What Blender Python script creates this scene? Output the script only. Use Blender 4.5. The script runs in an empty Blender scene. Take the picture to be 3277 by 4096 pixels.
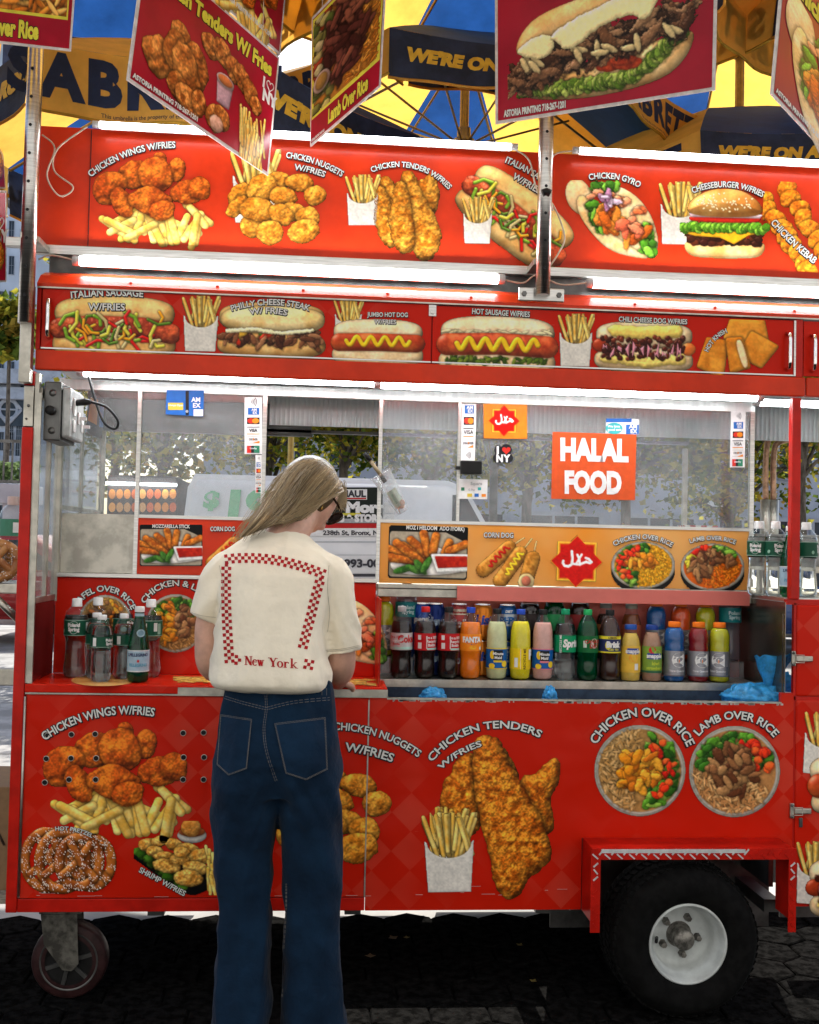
import bpy, bmesh, math, random
import numpy as np
from mathutils import Vector, Matrix, noise
from mathutils.bvhtree import BVHTree
SC = bpy.context.scene
COL = SC.collection
# ---------------------------------------------------------------- camera, sky, sun, exposure
YAW, PITCH, ROLL = math.radians(4.7), math.radians(1.9), .0225
CAM = Vector((0, -3.27, 1.40))
_f = Vector((math.sin(YAW) * math.cos(PITCH), math.cos(YAW) * math.cos(PITCH), math.sin(PITCH)))
_r0 = Vector((math.cos(YAW), -math.sin(YAW), 0)); _u0 = _r0.cross(_f)
_u = _u0 * math.cos(ROLL) - _r0 * math.sin(ROLL); _r = _f.cross(_u)
FPX, PCX, PCY = 4250 / 1.9, 1638.5 / 1.9, 2048 / 1.9       # focal length and centre in pixels of a 1725 px wide print
cd = bpy.data.cameras.new('camera'); cam = bpy.data.objects.new('camera', cd); COL.objects.link(cam)
cam.matrix_world = Matrix(((_r.x, _u.x, -_f.x, CAM.x), (_r.y, _u.y, -_f.y, CAM.y), (_r.z, _u.z, -_f.z, CAM.z), (0, 0, 0, 1)))
cd.sensor_fit = 'VERTICAL'; cd.sensor_height = 36; cd.lens = 4250 / 4096 * 36; cd.clip_start = .02; cd.clip_end = 600
SC.camera = cam
SUN_EL, SUN_AZ = math.radians(47), math.radians(14)         # azimuth measured from +Y towards +X
w = bpy.data.worlds.new('World'); SC.world = w; w.use_nodes = True
nt = w.node_tree; nt.nodes.clear()
sky = nt.nodes.new('ShaderNodeTexSky'); sky.sky_type = 'NISHITA'; sky.sun_disc = False
sky.sun_elevation = SUN_EL; sky.sun_rotation = SUN_AZ; sky.dust_density = 2.5; sky.air_density = 1.0; sky.ozone_density = .6
bg = nt.nodes.new('ShaderNodeBackground'); bg.inputs[1].default_value = .13
wo = nt.nodes.new('ShaderNodeOutputWorld'); nt.links.new(sky.outputs[0], bg.inputs[0]); nt.links.new(bg.outputs[0], wo.inputs[0])
sl = bpy.data.lights.new('sun', 'SUN'); sl.energy = 4.2; sl.angle = math.radians(.5); sl.color = (1, .95, .86)
so = bpy.data.objects.new('sun', sl); COL.objects.link(so)
_sd = Vector((math.sin(SUN_AZ) * math.cos(SUN_EL), math.cos(SUN_AZ) * math.cos(SUN_EL), math.sin(SUN_EL)))
so.rotation_euler = _sd.to_track_quat('Z', 'Y').to_euler(); so.location = (0, 6, 8)
SC.view_settings.view_transform = 'Standard'; SC.view_settings.look = 'None'
SC.view_settings.exposure = 1.1; SC.view_settings.gamma = 1
SC.cycles.use_denoising = True
SC.cycles.max_bounces = 10; SC.cycles.transparent_max_bounces = 24; SC.cycles.caustics_reflective = False; SC.cycles.caustics_refractive = False
SC.cycles.sample_clamp_indirect = 6
def at(px, py, Y):
    """point of the plane y = Y seen at print position (px, py)"""
    d = _f + _r * ((px - PCX) / FPX) - _u * ((py - PCY) / FPX)
    return CAM + d * ((Y - CAM.y) / d.y)
def atz(px, py, Z):
    d = _f + _r * ((px - PCX) / FPX) - _u * ((py - PCY) / FPX)
    return CAM + d * ((Z - CAM.z) / d.z)
# ---------------------------------------------------------------- printed food pictures (painted per vertex)
def _vnoise(X, Y, sc, seed):
    rs = np.random.RandomState(seed % 99991)
    T = rs.rand(64, 64)
    u = X / sc + 17.3; v = Y / sc + 9.1
    i = np.floor(u).astype(int); j = np.floor(v).astype(int)
    fu = u - i; fv = v - j
    fu = fu * fu * (3 - 2 * fu); fv = fv * fv * (3 - 2 * fv)
    a = T[j % 64, i % 64]; b = T[j % 64, (i + 1) % 64]; c = T[(j + 1) % 64, i % 64]; d = T[(j + 1) % 64, (i + 1) % 64]
    return (a * (1 - fu) + b * fu) * (1 - fv) + (c * (1 - fu) + d * fu) * fv
def _fbm(X, Y, sc, seed, oc=3):
    s = 0; w = 0; a = 1.
    for k in range(oc):
        s = s + a * _vnoise(X, Y, sc / 2 ** k, seed + 31 * k); w += a; a *= .55
    return s / w
class Cv:
    """a printed picture: local units w x h, sampled every st units"""
    def __init__(s, w, h, st):
        s.w, s.h, s.st = w, h, st
        s.X, s.Y = np.meshgrid(np.arange(0, w + st, st), np.arange(0, h + st, st))
        s.rgb = np.zeros(s.X.shape + (3,)); s.a = np.zeros(s.X.shape); s.seed = 1
        s.M = (0., 0., 1., 0.); s.full()
    def T(s, ox=0, oy=0, sc=1, ang=0):
        s.M = (ox, oy, sc, math.radians(ang)); return s
    def xy(s):
        ox, oy, sc, a = s.M; x = s.WX - ox; y = s.WY - oy; c, n = math.cos(a), math.sin(a)
        return (x * c + y * n) / sc, (-x * n + y * c) / sc
    def full(s):
        s.win = (slice(None), slice(None)); s.WX, s.WY = s.X, s.Y
    def box(s, x0, y0, x1, y1, m):
        """work only inside the box (local units) around one painted piece"""
        ox, oy, sc, a = s.M; c, n = math.cos(a), math.sin(a)
        P = [(ox + sc * (x * c - y * n), oy + sc * (x * n + y * c)) for x in (x0 - m, x1 + m) for y in (y0 - m, y1 + m)]
        X = [p[0] / s.st for p in P]; Y = [p[1] / s.st for p in P]
        H, W = s.a.shape
        i0, i1 = max(0, int(min(X)) - 1), min(W, int(max(X)) + 3); j0, j1 = max(0, int(min(Y)) - 1), min(H, int(max(Y)) + 3)
        if i1 - i0 < 2 or j1 - j0 < 2: return False
        s.win = (slice(j0, j1), slice(i0, i1)); s.WX, s.WY = s.X[s.win], s.Y[s.win]; return True
    def put(s, d, h, col, col2=None, ts=14, bump=0., sh=.4, shr=9, amb=.55, gl=0., edge=0., con=1., grain=.05):
        sc = s.M[2]; s.seed += 7; x, y = s.xy(); w = s.win; amb = .18 + .82 * amb; sh = sh * .85
        st = s.st / sc
        al = np.clip(.5 - d / st, 0, 1)
        if al.max() > 0:
            n = _fbm(x, y, ts, s.seed)
            if bump: h = h + bump * ts * (_fbm(x, y, ts * .8, s.seed + 3) - .5)
            gy, gx = np.gradient(h, st)
            k = 1 / np.sqrt(gx * gx + gy * gy + 1)
            lam = np.clip((.35 * gx + .62 * gy + .72) * k, 0, 1.3) / .72
            c = np.array(col, float)
            if col2 is not None:
                t = np.clip((n - .5) * 2.6 * con + .5, 0, 1)[..., None]; c = c * (1 - t) + np.array(col2, float) * t
            else:
                c = c * (1 + .12 * (n - .5))[..., None]
            c = c * (amb + (1 - amb) * lam)[..., None]
            if grain: c = c * (1 + grain * 2 * (_vnoise(x, y, max(3.2, 2.2 * st), s.seed + 9) - .5) + grain * (_vnoise(x, y, max(7., 4 * st), s.seed + 19) - .5))[..., None]
            if edge: c = c * (1 - edge * np.exp(-np.clip(-d, 0, 99) / (shr)))[..., None]
            if gl: c = c + gl * (np.clip((.45 * gx + .6 * gy + .66) * k, 0, 1) ** 14)[..., None]
            if sh: s.rgb[w] *= (1 - sh * np.clip(1 - np.clip(d, 0, None) / (1.6 * shr), 0, 1) ** 2)[..., None]
            s.rgb[w] = s.rgb[w] * (1 - al)[..., None] + np.clip(c, 0, 1) * al[..., None]
            s.a[w] = np.maximum(s.a[w], al)
        s.full()
    def ell(s, cx, cy, rx, ry, ang=0, wob=.12, col=(1, 1, 1), ws=None, dome=.7, **k):
        R = max(rx, ry) * (1 + wob); m = min(rx, ry)
        if not s.box(cx - R, cy - R, cx + R, cy + R, 16): return s.full()
        x, y = s.xy(); a = math.radians(ang); c, n = math.cos(a), math.sin(a)
        u = (x - cx) * c + (y - cy) * n; v = -(x - cx) * n + (y - cy) * c
        r = np.sqrt((u / rx) ** 2 + (v / ry) ** 2) + 1e-6
        if wob: r = r + wob * 2 * (_fbm(x, y, ws or m * .8, s.seed + 11) - .5)
        s.put((r - 1) * m, dome * m * np.sqrt(np.clip(1 - r * r, 0, 1)), col, **k)
    def dist(s, pts):
        x, y = s.xy(); D = np.full(x.shape, 1e9)
        for (ax, ay), (bx, by) in zip(pts[:-1], pts[1:]):
            ex, ey = bx - ax, by - ay; l2 = ex * ex + ey * ey + 1e-9
            t = np.clip(((x - ax) * ex + (y - ay) * ey) / l2, 0, 1)
            D = np.minimum(D, np.hypot(x - ax - t * ex, y - ay - t * ey))
        return D
    def bb(s, pts, m):
        X = [p[0] for p in pts]; Y = [p[1] for p in pts]
        return s.box(min(X), min(Y), max(X), max(Y), m)
    def cap(s, pts, r, col=(1, 1, 1), wob=0., dome=.8, **k):
        if not s.bb(pts, r * (1 + wob) + 16): return s.full()
        D = s.dist(pts)
        if wob:
            x, y = s.xy(); D = D + wob * r * 2 * (_fbm(x, y, r * 1.5, s.seed + 5) - .5)
        s.put(D - r, dome * np.sqrt(np.clip(r * r - D * D, 0, None)), col, **k)
    def poly(s, pts, col=(1, 1, 1), rnd=6, wob=0., ws=20, dome=.6, bev=14, sm=1, **k):
        if not s.bb(pts, rnd + wob + 16): return s.full()
        if rnd >= 4 and sm:
            for _ in range(2):
                q = list(pts) + [pts[0]]
                pts = [p for (ax, ay), (bx, by) in zip(q[:-1], q[1:]) for p in ((.75 * ax + .25 * bx, .75 * ay + .25 * by), (.25 * ax + .75 * bx, .25 * ay + .75 * by))]
        x, y = s.xy(); D = s.dist(list(pts) + [pts[0]]); ins = np.zeros(x.shape, bool)
        q = list(pts) + [pts[0]]
        for (ax, ay), (bx, by) in zip(q[:-1], q[1:]):
            c = (ay > y) != (by > y)
            ins ^= c & (x < (bx - ax) * (y - ay) / ((by - ay) if by != ay else 1e-9) + ax)
        d = np.where(ins, -D, D) - rnd
        if wob: d = d + wob * 2 * (_fbm(x, y, ws, s.seed + 5) - .5)
        t = np.clip(-d / bev, 0, 1)
        s.put(d, dome * bev * np.sqrt(np.clip(1 - (1 - t) ** 2, 0, 1)), col, **k)
def rr(i): return random.Random(i)
FRY = (.93, .71, .28); FRY2 = (1., .87, .50)
BUN = (.88, .66, .36); BUN2 = (.95, .82, .58)
def fry(c, x, y, L, ang, w=9, dk=0):
    a = math.radians(ang); dx, dy = math.cos(a) * L / 2, math.sin(a) * L / 2
    f = 1 - .25 * dk
    c.cap([(x - dx, y - dy), (x + dx, y + dy)], w / 2, tuple(v * f for v in FRY), col2=tuple(v * f for v in FRY2), ts=26, amb=.6, sh=.45, shr=5, dome=1.)
def crispy(c, x, y, rx, ry, ang, col, col2, wob=.16, **k):
    c.ell(x, y, rx, ry, ang, wob, col, col2=col2, ts=max(12, min(rx, ry) * .55), bump=.62, sh=.5, shr=10, amb=.45, dome=.48, grain=.18, edge=.1, **k)
def pic_wings(c):
    for i in range(26):
        r = rr(i); fry(c, 70 + r.random() * 420, 300 + r.random() * 80, 100 + 40 * r.random(), [20, 35, 100, 60, 150, 75, 110][i % 7] + r.random() * 15, 32, r.random() * .6)
    A, B = (.66, .27, .07), (.86, .45, .13)
    for x, y, rx, ry, an in ((380, 110, 40, 55, 10), (200, 130, 75, 60, -20), (95, 190, 70, 75, 40), (150, 250, 45, 70, -25), (310, 75, 32, 42, 0),
                             (290, 130, 80, 72, 30), (440, 205, 85, 52, -8), (480, 190, 50, 50, 0), (270, 245, 95, 58, 12), (320, 285, 60, 45, -20)):
        crispy(c, x, y, rx, ry, an, A, B)
def pic_nuggets(c):
    A, B = (.72, .42, .10), (.90, .62, .22)
    for x, y, rx, ry, an in ((240, 130, 55, 40, 0), (330, 140, 60, 42, 5), (65, 190, 62, 38, -40), (60, 245, 58, 34, -40), (170, 165, 70, 62, -30), (400, 195, 52, 45, -10),
                             (260, 200, 62, 45, 10), (120, 330, 55, 52, 30), (300, 270, 60, 42, 0), (370, 290, 55, 45, 20), (150, 260, 82, 55, 8), (250, 280, 55, 45, 25), (200, 360, 62, 52, 0), (350, 355, 72, 50, -15)):
        crispy(c, x, y, rx, ry, an, A, B)
def pic_friesbox(c, ox=0, oy=0, sc=1., ang=0):        # 150 x 220
    c.T(*_comp(c.M, ox, oy, sc, ang))
    for i in range(26):
        r = rr(50 + i); x = 30 + 90 * r.random(); fry(c, x + (x - 75) * .25, 62 + 30 * r.random() - 20 * (1 - abs(x - 75) / 75), 95 + 30 * r.random(), 90 + (x - 75) * .5 * (1 if r.random() > .15 else -1), 11, r.random() * .5)
    pts = [(8, 75)] + [(75 - 60 * math.cos(t), 80 + 42 * math.sin(t)) for t in np.linspace(0, math.pi, 12)] + [(142, 72), (132, 214), (16, 214)]
    c.poly(pts, (.80, .78, .74), rnd=0, dome=.15, sh=.3, amb=.7)
def pic_fries_flat(c):
    for i in range(40):
        r = rr(i); fry(c, 20 + 250 * r.random(), 12 + 36 * r.random(), 90, r.random() * 16 - 8, 9, r.random() * .5)
def _comp(M, ox, oy, sc, ang):
    a = M[3]; return (M[0] + M[2] * (ox * math.cos(a) - oy * math.sin(a)), M[1] + M[2] * (ox * math.sin(a) + oy * math.cos(a)), M[2] * sc, math.degrees(a) + ang)
def pic_tenders(c):            # 200 x 350 two fillets
    A, B = (.68, .38, .07), (.88, .62, .22)
    c.poly([(150, 20), (185, 110), (150, 210), (80, 200), (60, 90), (110, 50)], A, col2=B, rnd=6, wob=8, ts=16, bump=.6, dome=.75, bev=40, sh=.6, shr=12, amb=.45, grain=.18, edge=.2)
    c.poly([(40, 40), (70, 20), (110, 90), (200, 210), (205, 280), (160, 335), (120, 300), (70, 180)], A, col2=B, rnd=6, wob=8, ts=16, bump=.6, dome=.75, bev=40, sh=.6, shr=12, amb=.45, grain=.18, edge=.2)
    c.poly([(30, 60), (60, 80), (95, 180), (120, 260), (90, 320), (40, 280), (15, 180)], A, col2=B, rnd=6, wob=8, ts=16, bump=.6, dome=.75, bev=40, sh=.6, shr=12, amb=.45, grain=.18, edge=.2)
def pic_tenders_big(c):        # lower panel, local = dpx*2 ; 640 x 760
    A, B = (.64, .31, .06), (.90, .57, .17)
    k = dict(col2=B, rnd=8, wob=12, ws=40, ts=22, bump=.7, dome=.8, bev=70, sh=.7, shr=20, amb=.40, grain=.22, edge=.22)
    c.poly([(250, 60), (330, 80), (400, 230), (380, 330), (300, 300)], A, **k)
    c.poly([(540, 130), (565, 140), (560, 240), (520, 300), (540, 420), (500, 480), (400, 350), (390, 220), (470, 210)], A, **k)
    c.poly([(70, 240), (130, 130), (190, 90), (240, 200), (230, 420), (180, 470), (60, 380), (50, 300)], A, **k)
    k['bump'] = .85
    c.poly([(200, 50), (240, 25), (300, 50), (350, 160), (430, 300), (500, 430), (535, 560), (500, 600), (430, 650), (370, 745), (300, 720), (270, 560), (230, 400), (195, 200)], A, **k)
    pic_friesbox(c, -65, 365, 1.55, -2)
def pic_sub(c, kind):          # 560 x 290
    x = np.linspace(0, 2 * math.pi, 40, endpoint=False)
    def se(cx, cy, rx, ry, p=.55): return [(cx + rx * np.sign(math.cos(t)) * abs(math.cos(t)) ** p, cy + ry * np.sign(math.sin(t)) * abs(math.sin(t)) ** p) for t in x]
    dog = kind in ('jumbo', 'hotsausage', 'chili')
    if dog: b, b2 = (.86, .72, .52), (.93, .84, .68)
    else: b, b2 = (.80, .58, .30), (.92, .76, .48)
    c.poly(se(280, 82, 255, 70, .7), b, col2=b2, ts=70, dome=1., bev=60, sh=0, amb=.5, edge=.3)
    c.poly(se(280, 215, 262, 62, .7), b, col2=b2, ts=70, dome=1., bev=50, sh=.4, amb=.5, edge=.3)
    if kind == 'italian':
        c.cap([(40, 150), (180, 135), (400, 140), (525, 165)], 44, (.55, .18, .10), col2=(.78, .34, .18), ts=30, bump=.35, gl=.35, amb=.4)
        P = [((.80, .10, .08), 9), ((.45, .62, .15), 10), ((.82, .78, .25), 10), ((.93, .60, .10), 8), ((.30, .45, .10), 8), ((.75, .68, .45), 9)]
        for i in range(46):
            r = rr(i); px, py = 70 + 420 * r.random(), 95 + 120 * r.random(); a = r.random() * 6.3; L = 22 + 26 * r.random(); bnd = r.choice((-1, 1)) * 14
            co, w = P[i % 6]
            c.cap([(px - L * math.cos(a), py - L * math.sin(a)), (px + bnd * math.sin(a), py - bnd * math.cos(a)), (px + L * math.cos(a), py + L * math.sin(a))], w * .75, co, gl=.3, sh=.5, shr=6, amb=.45)
    elif kind == 'philly':
        for i in range(60):
            r = rr(90 + i); px, py = 40 + 480 * r.random(), 150 + 60 * r.random() + 15 * math.sin(i)
            co = [(.36, .20, .12), (.50, .30, .18), (.28, .14, .08), (.60, .40, .26), (.42, .24, .14)][i % 5] if i % 6 else [(.82, .2, .08), (.35, .55, .12), (.85, .65, .2)][(i // 6) % 3]
            c.ell(px, py, 26 + 14 * r.random(), 12 + 6 * r.random(), r.random() * 180, .25, co, ts=9, bump=.3, sh=.5, shr=5, gl=.15)
        c.poly(se(285, 92, 250, 62, .75), (.86, .68, .38), col2=(.94, .84, .60), ts=80, dome=1., bev=55, sh=.5, amb=.5, edge=.2)
        c.cap([(60, 150), (200, 140), (330, 158), (480, 140)], 9, (.95, .90, .70), wob=.5, sh=.3)
    elif dog:
        if kind == 'jumbo':
            c.cap([(55, 145), (280, 140), (505, 145)], 52, (.62, .20, .08), col2=(.80, .38, .16), ts=60, gl=.4, amb=.45)
        elif kind == 'hotsausage':
            for i in range(60):
                r = rr(i); c.ell(40 + 480 * r.random(), 75 + 35 * r.random(), 24, 8, r.random() * 90 - 45, .2, (.86, .80, .62), sh=.35, shr=4)
            for i in range(70):
                r = rr(i + 70); c.ell(50 + 460 * r.random(), 195 + 28 * r.random(), 16, 8, r.random() * 180, .2, [(.20, .30, .06), (.32, .42, .10), (.42, .50, .14)][i % 3], sh=.4, shr=4)
            c.cap([(50, 140), (280, 132), (510, 142)], 50, (.60, .18, .08), col2=(.80, .34, .16), ts=40, gl=.4, amb=.45)
        else:
            c.ell(40, 140, 40, 36, 0, .05, (.62, .2, .08), gl=.3); c.ell(520, 150, 40, 34, 0, .05, (.82, .42, .16), gl=.3)
            c.cap([(120, 60), (280, 70), (450, 60)], 34, (.93, .80, .38), wob=.4, gl=.2)
            c.cap([(80, 205), (280, 225), (480, 205)], 30, (.94, .82, .42), wob=.5, gl=.2)
            for i in range(130):
                r = rr(i + 5); c.ell(50 + 450 * r.random(), 150 + 62 * (r.random() - .5) * 2, 15, 12, r.random() * 180, .2, [(.30, .10, .05), (.42, .16, .08), (.24, .08, .04)][i % 3], sh=.45, shr=4, gl=.25)
            for i in range(11):
                r = rr(i + 45); c.poly([(p + 60 + 40 * i, q + 110 + 90 * r.random()) for p, q in ((0, 0), (20, 4), (18, 22), (-2, 18))], (.80, .52, .58), rnd=1, gl=.1)
        if kind != 'chili':
            n = 9 if kind == 'jumbo' else 10
            z = [(95 + 370 * t, 135 + 24 * math.sin(t * n * math.pi)) for t in np.linspace(0, 1, 90)]
            c.cap(z, 12, (.93, .74, .10), gl=.25, sh=.4, shr=5)
def pic_burger(c):             # 380 x 300
    c.poly([(20, 235), (60, 225), (330, 225), (360, 235), (350, 275), (310, 292), (80, 292), (35, 275)], BUN, col2=BUN2, rnd=4, bev=30, dome=.9, ts=60, sh=0, amb=.5)
    for i in range(60):
        r = rr(i); c.ell(35 + 310 * r.random(), 212 + 22 * (r.random() - .5) * 2, 18, 14, 0, .2, [(.26, .11, .06), (.36, .16, .08), (.20, .08, .05)][i % 3], sh=.4, shr=4, gl=.15)
    c.poly([(5, 185), (370, 175), (290, 195), (230, 232), (170, 205), (70, 200)], (.96, .68, .12), rnd=3, bev=8, gl=.1)
    for i in range(48):
        r = rr(i + 60); c.ell(8 + 365 * i / 48, 158 + 18 * r.random(), 17, 20, r.random() * 90, .35, [(.36, .62, .14), (.55, .78, .24), (.28, .50, .10)][i % 3], ts=8, bump=.3, sh=.4, shr=5)
    c.poly([(40, 120), (340, 122), (330, 140), (50, 140)], (.80, .16, .10), rnd=5, gl=.3); c.poly([(40, 110), (345, 112), (335, 122), (50, 120)], (.90, .80, .82), rnd=3)
    c.poly([(30, 110), (40, 60), (110, 14), (190, 3), (270, 14), (335, 60), (350, 112), (190, 120)], (.72, .44, .16), col2=(.90, .66, .34), rnd=4, bev=80, dome=.9, ts=90, gl=.2, amb=.5)
    for i in range(60):
        r = rr(i + 9); a = r.random() * 6.3; q = r.random() ** .6; c.ell(190 + 130 * q * math.cos(a), 60 + 40 * q * math.sin(a), 5, 3, r.random() * 180, 0, (.97, .90, .72), sh=.3, shr=2)
def pic_gyro(c):               # 400 x 330
    c.ell(60, 70, 55, 80, -25, .05, (.86, .68, .44), col2=(.94, .82, .62), ts=40, amb=.6, sh=0)
    c.poly([(60, 60), (130, 120), (190, 230), (290, 285), (360, 320), (300, 318), (190, 290), (110, 210), (60, 130)], (.88, .72, .46), col2=(.95, .84, .64), rnd=10, bev=30, ts=40)
    c.poly([(150, 20), (260, 40), (350, 130), (390, 260), (370, 310), (300, 290), (180, 200)], (.90, .76, .52), col2=(.95, .84, .64), rnd=8, bev=30, ts=40)
    def veg(n, col, x0, y0, x1, y1, w, s, rx=22, ry=15, b=.3):
        for i in range(n):
            r = rr(s + i); t = r.random(); u = (r.random() - .5) * w
            c.ell(x0 + (x1 - x0) * t + u, y0 + (y1 - y0) * t - u * .6, rx * (.7 + .6 * r.random()), ry * (.7 + .6 * r.random()), r.random() * 180, .3, col[i % len(col)], ts=10, bump=b, sh=.5, shr=6, gl=.1)
    G = [(.30, .55, .12), (.48, .72, .22), (.22, .42, .10)]
    veg(24, G, 110, 30, 210, 30, 30, 1); veg(30, G, 100, 100, 170, 200, 40, 40); veg(30, G, 330, 190, 360, 310, 40, 80)
    veg(14, [(.93, .45, .25), (.96, .60, .42)], 120, 50, 330, 130, 50, 120)
    veg(26, [(.80, .38, .10), (.90, .54, .18), (.66, .28, .08)], 150, 110, 300, 250, 90, 160, 34, 18)
    veg(8, [(.94, .42, .28), (.95, .52, .36)], 250, 180, 320, 240, 60, 200, 26, 20); veg(6, [(.70, .48, .62), (.88, .78, .86)], 150, 50, 200, 110, 40, 230, 26, 10)
def pic_kebab(c):              # 230 x 330 two skewers
    for k, (x0, y0, x1, y1) in enumerate(((60, 0, 300, 330), (-20, 60, 200, 340))):
        c.cap([(x0, y0), (x1, y1)], 4, (.80, .62, .36))
        for i in range(9):
            t = .08 + i * .11; r = rr(i + 20 * k)
            crispy(c, x0 + (x1 - x0) * t + 16 * (r.random() - .5), y0 + (y1 - y0) * t, 42, 34, r.random() * 180, (.80, .40, .06), (.94, .62, .16))
def pic_pretzel(c):            # 400 x 290
    A, B = (.50, .24, .07), (.72, .42, .16)
    def ring(ox, s):
        p = [(ox + s * 95 * math.cos(t) , 135 + s * 115 * math.sin(t)) for t in np.linspace(-.2, 6.1, 40)]
        c.cap(p, 21, A, col2=B, ts=40, sh=.6, shr=8, gl=.25, amb=.45)
        c.cap([(ox - 70, 200), (ox - 10, 140), (ox + 40, 60)], 17, A, col2=B, ts=40, sh=.5, gl=.2, amb=.45)
        c.cap([(ox + 70, 200), (ox + 10, 140), (ox - 40, 60)], 17, A, col2=B, ts=40, sh=.5, gl=.2, amb=.45)
    ring(295, .9); ring(115, 1.05); ring(175, 1.05); ring(245, .9)
    m = c.a.copy(); rgb = c.rgb.copy()
    x, y = c.xy(); n = _vnoise(x, y, 3.2, 5); t = (n > .80) & (m > .9)
    c.rgb[t] = (.90, .86, .82)
def pic_shrimp(c):             # 350 x 310
    c.poly([(0, 150), (60, 120), (330, 200), (345, 270), (250, 310), (190, 290)], (.05, .05, .05), rnd=6, sm=0)
    for i in range(40):
        r = rr(i); t = r.random(); c.ell(12 + 180 * t + 30 * r.random(), 120 + 150 * t + 20 * r.random(), 20, 16, 0, .3, [(.20, .38, .08), (.32, .52, .14)][i % 2], bump=.3, ts=9)
    c.ell(245, 60, 62, 34, 0, .02, (.86, .84, .80)); c.ell(245, 45, 56, 22, 0, .02, (.60, .30, .14)); c.ell(240, 25, 42, 40, 0, .12, (.74, .46, .16), col2=(.86, .60, .28), bump=.5)
    A, B = (.76, .50, .18), (.92, .72, .36)
    for x, y, rx, ry, an in ((60, 100, 40, 30, 0), (110, 85, 38, 24, -20), (90, 130, 40, 24, 10), (170, 100, 45, 26, 20), (130, 150, 46, 22, 0), (230, 120, 50, 28, 10), (140, 190, 60, 30, 8), (200, 160, 50, 24, 0), (280, 150, 46, 34, 0),
                             (260, 200, 55, 30, 10), (230, 240, 60, 36, 5), (200, 130, 34, 24, 0)):
        crispy(c, x, y, rx, ry, an, A, B)
    for i in range(9): fry(c, 315 + 10 * (i % 3), 150 + 16 * i, 90, 75 + 6 * (i % 4), 15)
def pic_knish(c):              # 340 x 260
    A, B = (.76, .44, .08), (.88, .58, .18)
    k = dict(col2=B, rnd=12, bev=22, ts=50, dome=.7, amb=.5, sh=.5, sm=0)
    c.poly([(140, 10), (270, 5), (290, 90), (210, 130), (120, 80)], A, **k); c.poly([(230, 60), (330, 110), (270, 190), (180, 150)], A, **k)
    c.poly([(45, 90), (120, 100), (105, 240), (12, 200)], A, **k); c.poly([(130, 90), (180, 85), (215, 195), (150, 215)], A, **k)
    c.poly([(165, 95), (182, 90), (212, 190), (200, 200)], (.93, .80, .60), rnd=6, bev=8)
def pic_mozz(c):               # 270 x 180 photo card with black rim
    c.poly([(14, 14), (256, 14), (256, 166), (14, 166)], (.03, .03, .03), rnd=13, dome=0, sh=0, sm=0)
    c.poly([(16, 32), (190, 32), (254, 62), (254, 164), (16, 164)], (.62, .58, .50), rnd=10, dome=0, sh=0, sm=0)
    c.poly([(10, 120), (120, 60), (262, 110), (262, 150), (120, 165), (20, 155)], (.86, .85, .82), rnd=4, dome=.15)
    A, B = (.62, .30, .07), (.82, .50, .16)
    for x0, y0, x1, y1 in ((5, 82, 70, 105), (50, 70, 120, 110), (75, 50, 130, 95), (118, 28, 135, 95), (160, 35, 150, 90), (205, 55, 190, 90), (260, 60, 205, 85), (0, 110, 95, 122), (30, 62, 110, 122)):
        c.cap([(x0, y0), (x1, y1)], 14, A, col2=B, ts=12, bump=.35, wob=.15, amb=.45, sh=.5, shr=6)
    for i, (x, y, a) in enumerate(((50, 150, -15), (90, 148, 20), (110, 140, 50), (130, 132, -60))): c.ell(x, y, 32, 12, a, .1, (.16, .36, .10), col2=(.30, .50, .18), ts=12)
    c.poly([(150, 100), (264, 98), (268, 145), (170, 152)], (.90, .90, .88), rnd=5, bev=8, sm=0); c.poly([(162, 106), (262, 104), (264, 132), (172, 138)], (.58, .07, .03), col2=(.70, .14, .06), rnd=4, dome=.2, gl=.15, sh=.2, sm=0)
    x, y = c.xy(); c.a = np.where((x < 1) | (y < 1) | (x > 269) | (y > 179), 0, c.a)
def pic_corndog(c):            # 290 x 230
    A, B = (.62, .38, .10), (.80, .56, .22)
    for (x0, y0, x1, y1, sx, sy) in ((40, 150, 150, 50, 215, 5), (115, 195, 200, 75, 250, 8), (225, 200, 255, 95, 270, 20)):
        c.cap([(x1, y1), (sx, sy)], 4, (.88, .74, .48)); c.cap([(x0, y0), (x1, y1)], 33, A, col2=B, ts=20, amb=.5, gl=.1)
    c.ell(228, 196, 36, 34, 0, .04, (.90, .80, .56)); c.ell(228, 194, 20, 22, 0, .04, (.72, .40, .30))
    def zig(x0, y0, x1, y1, col, n=9):
        L = math.hypot(x1 - x0, y1 - y0); px, py = -(y1 - y0) / L, (x1 - x0) / L
        c.cap([(x0 + (x1 - x0) * t + px * 11 * math.sin(t * n * 3), y0 + (y1 - y0) * t + py * 11 * math.sin(t * n * 3)) for t in np.linspace(0, 1, 50)], 4.5, col, gl=.3, sh=.3, shr=3)
    zig(65, 130, 145, 45, (.72, .08, .04)); zig(140, 165, 205, 70, (.93, .78, .15))
def pic_emblem(c):             # 240 x 230 eight point star
    def sq(r, rot): return [(120 + r * math.cos(math.radians(rot + 90 * k)), 112 + r * math.sin(math.radians(rot + 90 * k))) for k in range(4)]
    k = dict(rnd=0, dome=0, sh=0)
    c.poly(sq(112, 0), (.86, .55, .12), **k); c.poly(sq(106, 0), (.70, .05, .03), **k); c.poly(sq(118, 45), (.92, .70, .22), **k); c.poly(sq(107, 45), (.80, .45, .08), **k); c.poly(sq(100, 45), (.72, .06, .03), **k)
    c.poly([(120 + (x - 120) * .95, 112 + (y - 112) * .95) for x, y in sq(112, 0)], (.74, .06, .03), **k)
    arabic(c)
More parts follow.
